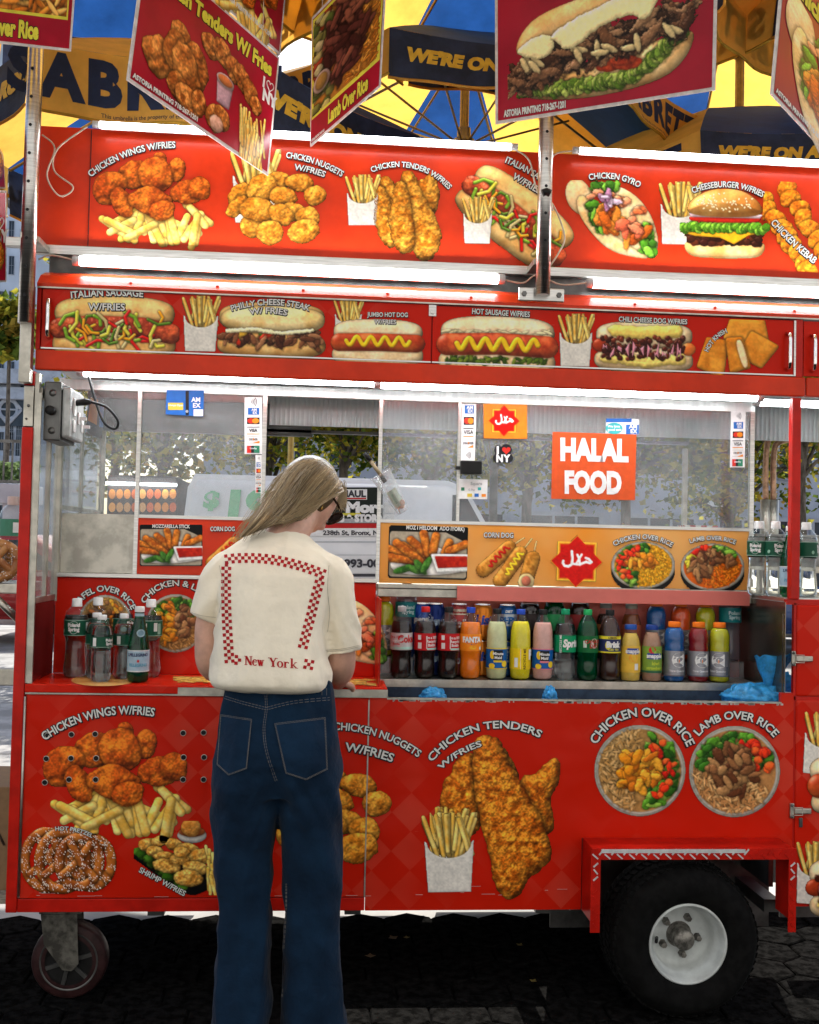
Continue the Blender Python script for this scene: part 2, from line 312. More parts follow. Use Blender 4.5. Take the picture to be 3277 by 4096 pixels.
def arabic(c, col=(.95, .93, .90)):
    k = dict(col=col, sh=0, dome=0)
    c.cap([(158, 96), (170, 100), (182, 112), (176, 117), (160, 112), (146, 118), (134, 124)], 5.5, **k)
    c.cap([(122, 84), (130, 100), (134, 124), (120, 124), (108, 122)], 5, **k); c.cap([(140, 82), (128, 104), (118, 122)], 4.5, **k)
    c.cap([(98, 70), (102, 100), (100, 124), (86, 134), (70, 132), (62, 120), (64, 112)], 5.5, **k)
def pic_bowl(c, kind, squash=1.):     # 200 x 200*squash
    R = 96
    x, y = c.xy(); cx, cy = 100, 100 * squash
    if squash < 1:
        c.ell(cx, cy + 16, R, R * squash, 0, 0, (.12, .11, .10), sh=0)
    c.ell(cx, cy, R, R * squash, 0, .004, (.62, .60, .55), dome=.05, sh=0); c.ell(cx, cy, R - 5, (R - 5) * squash, 0, 0, (.80, .78, .72), dome=.0, sh=0);     r = rr(sum(map(ord, kind)))
    def sc(n, cols, a0, a1, q0, q1, rx, ry, **k):
        k = dict(dict(ts=6, bump=.3, sh=.35, shr=3, gl=.1), **k)
        for i in range(n):
            a = math.radians(a0 + (a1 - a0) * r.random()); q = (q0 + (q1 - q0) * math.sqrt(r.random())) * (R - 12)
            c.ell(cx + q * math.cos(a), cy + q * math.sin(a) * squash, 1.12 * rx * (.7 + .6 * r.random()), 1.12 * ry * (.7 + .6 * r.random()), r.random() * 180, .25, cols[i % len(cols)], **k)
    rice = {'chicken': [(.72, .54, .30), (.82, .66, .42)], 'lamb': [(.74, .52, .30), (.86, .68, .44)], 'falafel': [(.66, .48, .22), (.78, .60, .32)], 'combo': [(.60, .42, .20), (.74, .56, .32)], 'yellow': [(.86, .58, .08), (.93, .70, .16)], 'orange': [(.86, .38, .06), (.94, .52, .12)]}[kind]
    c.ell(cx, cy, R - 9, (R - 9) * squash, 0, 0, tuple(v * .9 for v in rice[0]), dome=.0, sh=.3)
    if kind in ('yellow', 'orange'): sc(420, rice, -90, 110, 0, 1, 5, 2.2, amb=.9, sh=.16, gl=0., bump=0.)
    elif kind == 'lamb' or kind == 'combo': sc(380, rice, 30, 200, .2, 1, 7, 2, amb=.9, sh=.16, gl=0., bump=0.)
    elif kind == 'falafel': sc(420, rice, 0, 360, 0, 1, 7, 2, amb=.9, sh=.16, gl=0., bump=0.)
    else: sc(380, rice, 100, 270, .1, 1, 7, 2, amb=.9, sh=.16, gl=0., bump=0.)
    G = [(.20, .42, .10), (.32, .56, .14), (.50, .68, .24), (.14, .32, .07)]
    T_ = [(.88, .20, .08), (.94, .36, .14), (.78, .12, .06)]
    Ck = [(.86, .52, .10), (.93, .64, .18), (.74, .40, .08)]; Lb = [(.44, .28, .16), (.56, .37, .22), (.36, .20, .11), (.64, .47, .29)]
    if kind == 'chicken': sc(80, G, -75, 80, .35, .95, 11, 7); sc(22, T_, -60, 70, .3, .9, 9, 6); sc(60, Ck, 0, 360, 0, .5, 13, 7)
    elif kind == 'lamb': sc(80, G, 190, 350, .3, .95, 11, 7); sc(16, T_, -80, 0, .4, .9, 10, 8); sc(60, Lb, 0, 360, 0, .6, 13, 7)
    elif kind == 'combo': sc(70, G, 200, 340, .3, .95, 10, 7); sc(50, Ck, 90, 260, 0, .8, 12, 7); sc(45, Lb, -70, 60, 0, .75, 12, 8)
    elif kind == 'falafel': sc(40, Lb, 0, 360, 0, .8, 10, 8); sc(20, Ck, 180, 360, .2, .9, 10, 6)
    elif kind == 'yellow': sc(80, G, 110, 280, .3, .95, 11, 7); sc(26, T_, 120, 260, .3, .9, 9, 6); sc(40, Ck, 180, 350, 0, .5, 13, 7)
    else: sc(30, G, 270, 330, .5, .95, 11, 7); sc(10, T_, 200, 260, .6, .95, 12, 8); sc(10, [(.80, .75, .2)], 180, 215, .6, .9, 10, 8); sc(60, Lb, 120, 350, 0, .75, 14, 7)
def pic_steak(c):              # hanging sign: 880 x 440
    k = dict(col2=(.93, .80, .56), ts=120, bev=60, dome=.7, amb=.5, edge=.2)
    c.poly([(60, 330), (110, 380), (400, 420), (700, 400), (810, 330), (850, 220), (700, 250), (300, 300), (100, 300)], (.80, .60, .34), rnd=10, sh=0, **k)
    for i in range(90):
        r = rr(i); t = i / 90; c.ell(70 + 740 * t, 325 + 35 * math.sin(t * 3.1) - 120 * max(0, t - .7) / .3 + 22 * r.random(), 34, 24, r.random() * 180, .4, [(.30, .42, .10), (.55, .64, .24), (.42, .54, .18), (.66, .72, .34)][i % 4], ts=12, bump=.35, sh=.4, shr=7)
    for x, y in ((120, 300), (180, 305), (480, 305), (560, 310), (540, 290)): c.ell(x, y, 62, 26, 5, .1, (.62, .18, .08), col2=(.74, .28, .12), gl=.2)
    for i in range(150):
        r = rr(i + 300); t = r.random(); yy = 290 - 120 * t + 90 * (r.random() - .5)
        c.ell(30 + 800 * t, yy - 10, 52 + 30 * r.random(), 15 + 10 * r.random(), r.random() * 130 - 65, .55, [(.34, .22, .14), (.46, .32, .21), (.24, .14, .08), (.56, .42, .29), (.18, .11, .06), (.40, .26, .16), (.50, .36, .24)][i % 7], ts=12, bump=.35, sh=.55, shr=8, gl=.14)
    for i in range(14):
        r = rr(i + 800); c.ell(60 + 760 * r.random(), 210 + 40 * r.random(), 40, 14, r.random() * 90, .2, (.74, .66, .46), gl=.2, sh=.5)
    c.poly([(50, 190), (70, 110), (160, 40), (420, 5), (760, -60), (700, 20), (420, 100), (180, 130)], (.82, .64, .38), rnd=14, sh=.5, **k)
    c.poly([(50, 165), (170, 120), (230, 160), (190, 215), (120, 200), (70, 185)], (.90, .84, .60), rnd=10, bev=25, wob=6, gl=.15)
    c.poly([(210, 130), (420, 60), (760, 0), (800, 10), (690, 60), (640, 150), (590, 100), (440, 120), (290, 210), (250, 160)], (.93, .87, .62), rnd=10, bev=26, wob=6, gl=.18)
def pic_signtenders(c):        # 1000 x 632 sign: fried chicken, dip cup, fries
    A, B = (.52, .27, .10), (.80, .52, .25)
    for x, y, rx, ry, an in ((470, 225, 70, 55, 20), (560, 215, 80, 58, 20), (650, 250, 70, 60, 30), (720, 260, 75, 58, 30), (790, 300, 70, 55, 40), (840, 340, 50, 45, 0), (165, 440, 105, 95, 0), (275, 300, 78, 72, 0), (250, 370, 85, 90, 0), (390, 371, 80, 110, -25), (330, 430, 95, 130, -20),
                             (300, 520, 80, 60, 20), (370, 545, 100, 62, 10), (440, 520, 50, 60, 0), (560, 540, 72, 66, 0), (600, 520, 60, 60, 0)):
        crispy(c, x, y, rx, ry, an, A, B, wob=.2)
    c.poly([(545, 330), (655, 330), (640, 450), (560, 450)], (.72, .58, .62), rnd=8, bev=40, dome=.6, sm=0); c.ell(600, 335, 66, 32, 0, .02, (.82, .72, .72)); c.ell(600, 333, 54, 23, 0, .02, (.74, .42, .22))
    c.ell(570, 560, 48, 38, 0, .15, (.74, .55, .46), col2=(.86, .70, .60), ts=24)
    for i in range(34):
        r = rr(i); fry(c, 740 + 190 * r.random(), 460 + 140 * r.random(), 170, 85 + 30 * (r.random() - .5), 19, r.random() * .7)
def pic_lamb_sign(c):          # 420 x 620
    c.poly([(10, 10), (410, 10), (410, 610), (10, 610)], (.62, .40, .14), rnd=0, dome=0, sh=0)
    for i in range(260):
        r = rr(i); c.ell(230 + 190 * r.random(), 610 * r.random(), 26, 6, r.random() * 180, .1, [(.74, .44, .12), (.84, .58, .22), (.60, .34, .10)][i % 3], sh=.4, shr=4)
    for i in range(70):
        r = rr(i + 400); c.ell(10 + 110 * r.random(), 620 * r.random(), 36, 28, r.random() * 180, .3, [(.42, .42, .20), (.28, .34, .14), (.62, .58, .34), (.60, .22, .12), (.66, .62, .44)][i % 5], bump=.2, sh=.5)
    for i in range(80):
        r = rr(i + 600); t = r.random() * 6.3; q = math.sqrt(r.random()); c.ell(215 + 130 * q * math.cos(t), 270 + 260 * q * math.sin(t), 60, 22, r.random() * 180, .2, [(.30, .15, .12), (.40, .22, .17), (.22, .11, .09), (.48, .28, .20)][i % 4], bump=.3, ts=14, sh=.6, shr=8)
    c.ell(60, 430, 55, 66, 0, .03, (.70, .60, .55)); c.ell(60, 428, 40, 50, 0, .03, (.55, .42, .20))
def pic_rice_sign(c):          # 300 x 120
    c.poly([(0, 0), (300, 0), (300, 120), (0, 120)], (.80, .50, .16), rnd=0, dome=0, sh=0)
    for i in range(280):
        r = rr(i); c.ell(300 * r.random(), 120 * r.random(), 17, 4, r.random() * 180, .1, [(.86, .54, .18), (.94, .72, .36), (.72, .40, .10)][i % 3], sh=.4, shr=3)
    for i in range(6): crispy(c, 20 + 20 * i, 18, 26, 22, 0, (.55, .2, .06), (.7, .34, .1))
# ---------------------------------------------------------------- objects and tags
def put_on(o, parent=None):
    COL.objects.link(o)
    if parent is not None:
        o.parent = parent
        if parent.name in WORLD: o.matrix_parent_inverse = Matrix.Translation(-parent.location)
    return o
WORLD = set()          # things whose parts are modelled in world coordinates
def tag(o, label=None, cat=None, group=None, kind=None):
    if label: o['label'] = label
    if cat: o['category'] = cat
    if group: o['group'] = group
    if kind: o['kind'] = kind
    return o
def empty(name, loc, label, cat, group=None, rz=0):
    o = bpy.data.objects.new(name, None); COL.objects.link(o); o.location = loc; o.rotation_euler = (0, 0, rz); o.empty_display_size = .05
    return tag(o, label, cat, group)
class MB:
    """collects shapes in world (or parent) coordinates and links them as one mesh"""
    def __init__(s): s.v = []; s.f = []; s.m = []; s.sm = []; s.cols = None
    def add(s, vs, fs, m=0, smooth=False):
        b = len(s.v); s.v += [tuple(v) for v in vs]
        for f in fs: s.f.append(tuple(b + i for i in f)); s.m.append(m); s.sm.append(smooth)
        return s
    def box(s, x0, x1, y0, y1, z0, z1, m=0, bv=0., R=None, T=None):
        if bv:
            bm = bmesh.new(); bmesh.ops.create_cube(bm, size=1)
            for v in bm.verts: v.co = Vector(((x0 + x1) / 2 + v.co.x * (x1 - x0), (y0 + y1) / 2 + v.co.y * (y1 - y0), (z0 + z1) / 2 + v.co.z * (z1 - z0)))
            bmesh.ops.bevel(bm, geom=bm.edges[:], offset=bv, segments=2, affect='EDGES', profile=.5)
            bm.verts.index_update()
            vs = [v.co.copy() for v in bm.verts]; fs = [[v.index for v in f.verts] for f in bm.faces]; bm.free()
        else:
            vs = [Vector((x, y, z)) for x in (x0, x1) for y in (y0, y1) for z in (z0, z1)]
            fs = [(0, 1, 3, 2), (4, 6, 7, 5), (0, 4, 5, 1), (2, 3, 7, 6), (0, 2, 6, 4), (1, 5, 7, 3)]
        if R is not None: vs = [R @ v for v in vs]
        if T is not None: vs = [v + Vector(T) for v in vs]
        return s.add(vs, fs, m)
    def prism(s, pts, d, m=0):
        """polygon (3D points) pushed along vector d"""
        n = len(pts); d = Vector(d); a = [Vector(p) for p in pts]; vs = a + [p + d for p in a]
        fs = [tuple(range(n - 1, -1, -1)), tuple(range(n, 2 * n))] + [(i, (i + 1) % n, n + (i + 1) % n, n + i) for i in range(n)]
        return s.add(vs, fs, m)
    def tube(s, pts, r, m=0, seg=10, caps=True, smooth=True):
        pts = [Vector(p) for p in pts]; n = len(pts); rs = r if isinstance(r, (list, tuple)) else [r] * n
        vs = []; t0 = (pts[1] - pts[0]).normalized(); up = Vector((0, 0, 1)) if abs(t0.z) < .9 else Vector((1, 0, 0)); nx = t0.cross(up).normalized()
        for i, p in enumerate(pts):
            t = (pts[min(i + 1, n - 1)] - pts[max(i - 1, 0)]).normalized()
            nx = (nx - t * nx.dot(t)).normalized(); ny = t.cross(nx)
            for k in range(seg):
                a = 2 * math.pi * k / seg; vs.append(p + (nx * math.cos(a) + ny * math.sin(a)) * rs[i])
        fs = [(i * seg + k, i * seg + (k + 1) % seg, (i + 1) * seg + (k + 1) % seg, (i + 1) * seg + k) for i in range(n - 1) for k in range(seg)]
        if caps: s.add(vs, [tuple(range(seg - 1, -1, -1)), tuple(range((n - 1) * seg, n * seg))], m)
        return s.add(vs, fs, m, smooth) if not caps else s._same(vs, fs, m, smooth)
    def _same(s, vs, fs, m, smooth):
        b = len(s.v) - len(vs)
        for f in fs: s.f.append(tuple(b + i for i in f)); s.m.append(m); s.sm.append(smooth)
        return s
    def lathe(s, prof, c=(0, 0, 0), seg=28, m=0, axis='Z', smooth=True, a0=0, a1=2 * math.pi):
        full = abs(a1 - a0 - 2 * math.pi) < 1e-6; n = seg if full else seg + 1; vs = []
        for r, z in prof:
            for k in range(n):
                a = a0 + (a1 - a0) * k / seg; x, y = r * math.cos(a), r * math.sin(a)
                v = (x, y, z) if axis == 'Z' else ((x, z, y) if axis == 'Y' else (z, x, y))
                vs.append(Vector(v) + Vector(c))
        fs = [(i * n + k, i * n + (k + 1) % n, (i + 1) * n + (k + 1) % n, (i + 1) * n + k) for i in range(len(prof) - 1) for k in range(n if full else n - 1)]
        return s.add(vs, fs, m, smooth)
    def loft(s, rings, m=0, smooth=True, caps=True):
        n = len(rings[0]); vs = [v for r in rings for v in r]
        fs = [(i * n + k, i * n + (k + 1) % n, (i + 1) * n + (k + 1) % n, (i + 1) * n + k) for i in range(len(rings) - 1) for k in range(n)]
        b = len(s.v); s.add(vs, fs, m, smooth)
        if caps:
            s.f += [tuple(b + i for i in range(n - 1, -1, -1)), tuple(b + (len(rings) - 1) * n + i for i in range(n))]; s.m += [m, m]; s.sm += [smooth, smooth]
        return s
    def quad(s, a, b, c, d, m=0): return s.add([a, b, c, d], [(0, 1, 2, 3)], m)
    def mesh(s, name, mats):
        me = bpy.data.meshes.new(name); me.from_pydata(s.v, [], s.f)
        for mt in (mats if isinstance(mats, (list, tuple)) else [mats]): me.materials.append(mt)
        me.polygons.foreach_set('material_index', s.m); me.polygons.foreach_set('use_smooth', s.sm)
        if s.cols is not None:
            ca = me.color_attributes.new('Col', 'FLOAT_COLOR', 'POINT'); ca.data.foreach_set('color', np.array(s.cols, np.float32).ravel())
        me.update(); return me
    def build(s, name, mats, parent=None, label=None, cat=None, group=None, kind=None, loc=None):
        o = bpy.data.objects.new(name, s.mesh(name, mats)); put_on(o, parent)
        if loc is not None: o.location = loc
        return tag(o, label, cat, group, kind)
# ---------------------------------------------------------------- procedural materials
def nodes(name):
    m = bpy.data.materials.new(name); m.use_nodes = True; t = m.node_tree; t.nodes.clear()
    out = t.nodes.new('ShaderNodeOutputMaterial'); return m, t, out
def N(t, kind, **kw):
    n = t.nodes.new(kind)
    for k, v in kw.items():
        if k[0] == '_': setattr(n, k[1:], v)
        else: n.inputs[k.replace('_', ' ')].default_value = v
    return n
def mat(name, col, rough=.5, metal=0., var=.12, sc=40., bump=0., bsc=None, coat=0., spec=.18, trans=0., emit=None, es=0., col2=None, stretch=None, alpha=None, lo=.4, hi=.6, sheen=0.):
    """Principled surface whose colour and roughness vary with object-space noise"""
    m, t, out = nodes(name); L = t.links.new
    p = t.nodes.new('ShaderNodeBsdfPrincipled'); L(p.outputs[0], out.inputs[0])
    tc = t.nodes.new('ShaderNodeTexCoord'); src = tc.outputs['Object']
    if stretch:
        mp = N(t, 'ShaderNodeMapping'); mp.inputs['Scale'].default_value = stretch; L(src, mp.inputs[0]); src = mp.outputs[0]
    nz = N(t, 'ShaderNodeTexNoise', Scale=sc, Detail=4., Roughness=.6); L(src, nz.inputs['Vector'])
    rp = t.nodes.new('ShaderNodeValToRGB'); L(nz.outputs['Fac'], rp.inputs[0])
    c2 = col2 or tuple(min(1, c * (1 + var)) for c in col); c1 = tuple(c * (1 - var) for c in col) if col2 is None else col
    e = rp.color_ramp.elements; e[0].position = lo; e[1].position = hi; e[0].color = (*c1, 1); e[1].color = (*c2, 1)
    L(rp.outputs[0], p.inputs['Base Color'])
    mr = N(t, 'ShaderNodeMapRange'); mr.inputs[3].default_value = max(.02, rough * .85); mr.inputs[4].default_value = min(1, rough * 1.15); L(nz.outputs['Fac'], mr.inputs[0]); L(mr.outputs[0], p.inputs['Roughness'])
    p.inputs['Metallic'].default_value = metal; p.inputs['Specular IOR Level'].default_value = spec; p.inputs['Coat Weight'].default_value = coat; p.inputs['Transmission Weight'].default_value = trans
    if sheen: p.inputs['Sheen Weight'].default_value = sheen
    if alpha is not None: p.inputs['Alpha'].default_value = alpha
    if emit: p.inputs['Emission Color'].default_value = (*emit, 1); p.inputs['Emission Strength'].default_value = es
    if bump:
        nb = nz
        if bsc: nb = N(t, 'ShaderNodeTexNoise', Scale=bsc, Detail=3.); L(src, nb.inputs['Vector'])
        b = N(t, 'ShaderNodeBump', Strength=bump, Distance=.01); L(nb.outputs['Fac'], b.inputs['Height']); L(b.outputs[0], p.inputs['Normal'])
    return m
def mat_print(name, rough=.3):
    m, t, out = nodes(name); L = t.links.new
    p = t.nodes.new('ShaderNodeBsdfPrincipled'); L(p.outputs[0], out.inputs[0]); p.inputs['Roughness'].default_value = rough; p.inputs['Specular IOR Level'].default_value = .14
    a = t.nodes.new('ShaderNodeAttribute'); a.attribute_name = 'Col'
    tc = t.nodes.new('ShaderNodeTexCoord'); nz = N(t, 'ShaderNodeTexNoise', Scale=60., Detail=3.); L(tc.outputs['Object'], nz.inputs['Vector'])
    mr = N(t, 'ShaderNodeMapRange'); mr.inputs[3].default_value = .92; mr.inputs[4].default_value = 1.06; L(nz.outputs['Fac'], mr.inputs[0])
    mx = t.nodes.new('ShaderNodeVectorMath'); mx.operation = 'SCALE'; L(a.outputs['Color'], mx.inputs[0]); L(mr.outputs[0], mx.inputs['Scale']); L(mx.outputs[0], p.inputs['Base Color'])
    return m
def mat_thin(name, tint, clear=.85, rough=.05, haze=(.8, .8, .8), hz=.1, ior=1.45, var=.5, sc=6.):
    """thin clear sheet: see-through, a mirror glint by angle, and a film of dust that varies with noise"""
    m, t, out = nodes(name); L = t.links.new
    tr = N(t, 'ShaderNodeBsdfTransparent'); tr.inputs[0].default_value = (*tint, 1)
    df = N(t, 'ShaderNodeBsdfDiffuse'); df.inputs[0].default_value = (*haze, 1)
    gl = N(t, 'ShaderNodeBsdfGlossy', Roughness=rough)
    tc = t.nodes.new('ShaderNodeTexCoord'); nz = N(t, 'ShaderNodeTexNoise', Scale=sc, Detail=6., Roughness=.7); L(tc.outputs['Object'], nz.inputs['Vector'])
    mr = N(t, 'ShaderNodeMapRange'); mr.inputs[1].default_value = .3; mr.inputs[2].default_value = .7; mr.inputs[3].default_value = hz * (1 - var); mr.inputs[4].default_value = hz * (1 + var); L(nz.outputs['Fac'], mr.inputs[0])
    m1 = N(t, 'ShaderNodeMixShader'); L(mr.outputs[0], m1.inputs[0]); L(tr.outputs[0], m1.inputs[1]); L(df.outputs[0], m1.inputs[2])
    lw = N(t, 'ShaderNodeLayerWeight', Blend=.5); pw = N(t, 'ShaderNodeMath', _operation='POWER'); pw.inputs[1].default_value = 4.; L(lw.outputs['Facing'], pw.inputs[0]); fr = N(t, 'ShaderNodeMapRange'); fr.inputs[3].default_value = ((ior - 1) / (ior + 1)) ** 2; fr.inputs[4].default_value = .8; L(pw.outputs[0], fr.inputs[0])
    m2 = N(t, 'ShaderNodeMixShader'); L(fr.outputs[0], m2.inputs[0]); L(m1.outputs[0], m2.inputs[1]); L(gl.outputs[0], m2.inputs[2])
    L(m2.outputs[0], out.inputs[0]); return m
def mat_cloth(name, col, tl=.55, var=.12, sc=5., rough=.7):
    """thin coated cloth: reflects and lets light through"""
    m, t, out = nodes(name); L = t.links.new
    d = N(t, 'ShaderNodeBsdfPrincipled', Roughness=rough); tn = N(t, 'ShaderNodeBsdfTranslucent')
    tc = t.nodes.new('ShaderNodeTexCoord'); nz = N(t, 'ShaderNodeTexNoise', Scale=sc, Detail=5., Roughness=.65); L(tc.outputs['Object'], nz.inputs['Vector'])
    rp = t.nodes.new('ShaderNodeValToRGB'); L(nz.outputs['Fac'], rp.inputs[0]); e = rp.color_ramp.elements
    e[0].position = .3; e[1].position = .62; e[0].color = (*[c * (1 - 2 * var) for c in col], 1); e[1].color = (*[min(1, c * (1 + var)) for c in col], 1)
    L(rp.outputs[0], d.inputs['Base Color']); L(rp.outputs[0], tn.inputs[0])
    b = N(t, 'ShaderNodeBump', Strength=.35, Distance=.02); L(nz.outputs['Fac'], b.inputs['Height']); L(b.outputs[0], d.inputs['Normal'])
    mx = N(t, 'ShaderNodeMixShader', Fac=tl); L(d.outputs[0], mx.inputs[1]); L(tn.outputs[0], mx.inputs[2]); L(mx.outputs[0], out.inputs[0]); return m
def mat_lamp(name, col, s):
    m, t, out = nodes(name); e = N(t, 'ShaderNodeEmission', Strength=s); e.inputs[0].default_value = (*col, 1)
    tc = t.nodes.new('ShaderNodeTexCoord'); wv = N(t, 'ShaderNodeTexWave', Scale=14.); wv.bands_direction = 'X'; t.links.new(tc.outputs['Object'], wv.inputs['Vector'])
    mr = N(t, 'ShaderNodeMapRange'); mr.inputs[3].default_value = s * .7; mr.inputs[4].default_value = s; t.links.new(wv.outputs['Fac'], mr.inputs[0]); t.links.new(mr.outputs[0], e.inputs[1])
    t.links.new(e.outputs[0], out.inputs[0]); return m
def mat_vinyl(name, col, col2, rough=.28):
    """printed red vinyl: faint lozenge pattern, scuffs, wavy gloss"""
    m, t, out = nodes(name); L = t.links.new
    p = t.nodes.new('ShaderNodeBsdfPrincipled'); L(p.outputs[0], out.inputs[0]); p.inputs['Specular IOR Level'].default_value = .10
    tc = t.nodes.new('ShaderNodeTexCoord')
    mp = N(t, 'ShaderNodeMapping'); mp.inputs['Rotation'].default_value = (0, math.radians(45), 0); L(tc.outputs['Object'], mp.inputs[0])
    ck = N(t, 'ShaderNodeTexChecker', Scale=12.); L(mp.outputs[0], ck.inputs['Vector'])
    nz = N(t, 'ShaderNodeTexNoise', Scale=2.2, Detail=2.); L(tc.outputs['Object'], nz.inputs['Vector'])
    rz = t.nodes.new('ShaderNodeValToRGB'); rz.color_ramp.elements[0].position = .44; rz.color_ramp.elements[1].position = .62; rz.color_ramp.elements[1].color = (.7, .7, .7, 1); L(nz.outputs['Fac'], rz.inputs[0])
    mu = N(t, 'ShaderNodeMath', _operation='MULTIPLY'); L(ck.outputs['Fac'], mu.inputs[0]); L(rz.outputs[0], mu.inputs[1])
    mx = N(t, 'ShaderNodeMix', _data_type='RGBA'); L(mu.outputs[0], mx.inputs[0]); mx.inputs[6].default_value = (*col, 1); mx.inputs[7].default_value = (*col2, 1)
    n2 = N(t, 'ShaderNodeTexNoise', Scale=26., Detail=9., Roughness=.8); m3 = N(t, 'ShaderNodeMapping'); m3.inputs['Scale'].default_value = (.35, 1, 2.2); L(tc.outputs['Object'], m3.inputs[0]); L(m3.outputs[0], n2.inputs['Vector'])
    r2 = t.nodes.new('ShaderNodeValToRGB'); r2.color_ramp.elements[0].position = .68; r2.color_ramp.elements[1].position = .74; L(n2.outputs['Fac'], r2.inputs[0])
    m4 = N(t, 'ShaderNodeMath', _operation='MULTIPLY'); m4.inputs[1].default_value = .45; L(r2.outputs[0], m4.inputs[0])
    mx2 = N(t, 'ShaderNodeMix', _data_type='RGBA'); L(m4.outputs[0], mx2.inputs[0]); L(mx.outputs[2], mx2.inputs[6]); mx2.inputs[7].default_value = (*[c * .3 for c in col], 1)
    n5 = N(t, 'ShaderNodeTexNoise', Scale=9., Detail=4., Roughness=.7); m5 = N(t, 'ShaderNodeMapping'); m5.inputs['Scale'].default_value = (.6, 1, 14.); m5.inputs['Rotation'].default_value = (0, .04, 0); L(tc.outputs['Object'], m5.inputs[0]); L(m5.outputs[0], n5.inputs['Vector'])
    r5 = t.nodes.new('ShaderNodeValToRGB'); r5.color_ramp.elements[0].position = .70; r5.color_ramp.elements[1].position = .735; r5.color_ramp.elements[1].color = (.5, .5, .5, 1); L(n5.outputs['Fac'], r5.inputs[0])
    mx5 = N(t, 'ShaderNodeMix', _data_type='RGBA'); L(r5.outputs[0], mx5.inputs[0]); L(mx2.outputs[2], mx5.inputs[6]); mx5.inputs[7].default_value = (.62, .34, .24, 1)
    L(mx5.outputs[2], p.inputs['Base Color'])
    n3 = N(t, 'ShaderNodeTexNoise', Scale=5., Detail=2.); L(tc.outputs['Object'], n3.inputs['Vector'])
    b = N(t, 'ShaderNodeBump', Strength=.42, Distance=.03); L(n3.outputs['Fac'], b.inputs['Height']); L(b.outputs[0], p.inputs['Normal'])
    mr = N(t, 'ShaderNodeMapRange'); mr.inputs[3].default_value = rough * .7; mr.inputs[4].default_value = rough * 1.6; L(n2.outputs['Fac'], mr.inputs[0]); L(mr.outputs[0], p.inputs['Roughness'])
    return m
# ---------------------------------------------------------------- lettering
_G = {}
def _tmesh(body, off):
    c = bpy.data.curves.new('glyph', 'FONT'); c.body = body; c.size = 1; c.offset = off; c.resolution_u = 3; c.fill_mode = 'FRONT'
    o = bpy.data.objects.new('glyph', c); COL.objects.link(o)
    dg = bpy.context.evaluated_depsgraph_get(); me = bpy.data.meshes.new_from_object(o.evaluated_get(dg))
    vs = [tuple(v.co) for v in me.vertices]; fs = [tuple(p.vertices) for p in me.polygons]
    bpy.data.meshes.remove(me); bpy.data.objects.remove(o); bpy.data.curves.remove(c); return vs, fs
def glyph(ch, off):
    k = (ch, round(off, 3))
    if k not in _G:
        vs, fs = _tmesh(ch, off) if ch != ' ' else ([], [])
        if ch == ' ': adv = .28
        else:
            v2 = _tmesh('|' + ch + '|', 0)[0]; v3 = _tmesh('||', 0)[0]
            adv = max(v[0] for v in v2) - max(v[0] for v in v3)
        _G[k] = (vs, fs, adv)
    return _G[k]
CAPH = .682
def letters(mb, text, fn, h, x0=0., bold=.02, m=0, sx=1., gap=.0, shear=0.):
    """flat letters: fn(u, v) -> 3D point, u along the line, v up, in units of fn's space; h = cap height"""
    k = h / CAPH; x = x0
    for ch in text:
        vs, fs, adv = glyph(ch, bold)
        if fs: mb.add([fn(x + (v[0] + shear * v[1]) * k * sx, v[1] * k) for v in vs], fs, m)
        x += (adv + gap) * k * sx
    return x - x0
def width(text, h, sx=1., gap=0.): return sum(glyph(c, 0)[2] + gap for c in text) * h / CAPH * sx
def arc(p0, p1, bulge):
    """u in 0..len along the arc from p0 to p1 (print pixels, y down), v up from it"""
    x0, y0 = p0; x1, y1 = p1; ch = math.hypot(x1 - x0, y1 - y0); tx, ty = (x1 - x0) / ch, (y1 - y0) / ch; nx, ny = ty, -tx
    if abs(bulge) < .5: return ch, lambda u, v: (x0 + tx * u + nx * v, y0 + ty * u + ny * v)
    R = (ch * ch / 4 + bulge * bulge) / (2 * bulge); half = math.asin(max(-1, min(1, ch / 2 / abs(R)))) ; s = 1 if R > 0 else -1
    if abs(bulge) > ch / 2: half = math.pi - half
    L = abs(R) * 2 * half; mx, my = (x0 + x1) / 2 - nx * (R - bulge), (y0 + y1) / 2 - ny * (R - bulge)
    def fn(u, v):
        a = -half + u / abs(R); q = R + v
        return (mx + tx * q * s * math.sin(a) + nx * q * math.cos(a), my + ty * q * s * math.sin(a) + ny * q * math.cos(a))
    return L, fn
def caption(mb, text, p0, p1, bulge, h, pl, white=0, black=1, bold=.022, out=.075):
    """lettering with a dark rim along an arc; pl(px, py, lift) -> 3D"""
    L, fn = arc(p0, p1, bulge); wd = width(text, h); sx = L / wd if wd else 1
    if black is not None:
        letters(mb, text, lambda u, v: pl(*fn(u, v), .0032), h, 0, out, black, sx)
        letters(mb, text, lambda u, v: pl(*fn(u + h * .06, v - h * .09), .0028), h, 0, out, black, sx)
    letters(mb, text, lambda u, v: pl(*fn(u, v), .0042), h, 0, bold, white, sx)
def plane_y(Y): return lambda px, py, lift=0.: at(px, py, Y) + Vector((0, -lift, 0))
def lin(c): c = np.clip(c, 0, 1); return np.where(c < .04045, c / 12.92, ((c + .055) / 1.055) ** 2.4)
_PC = {}
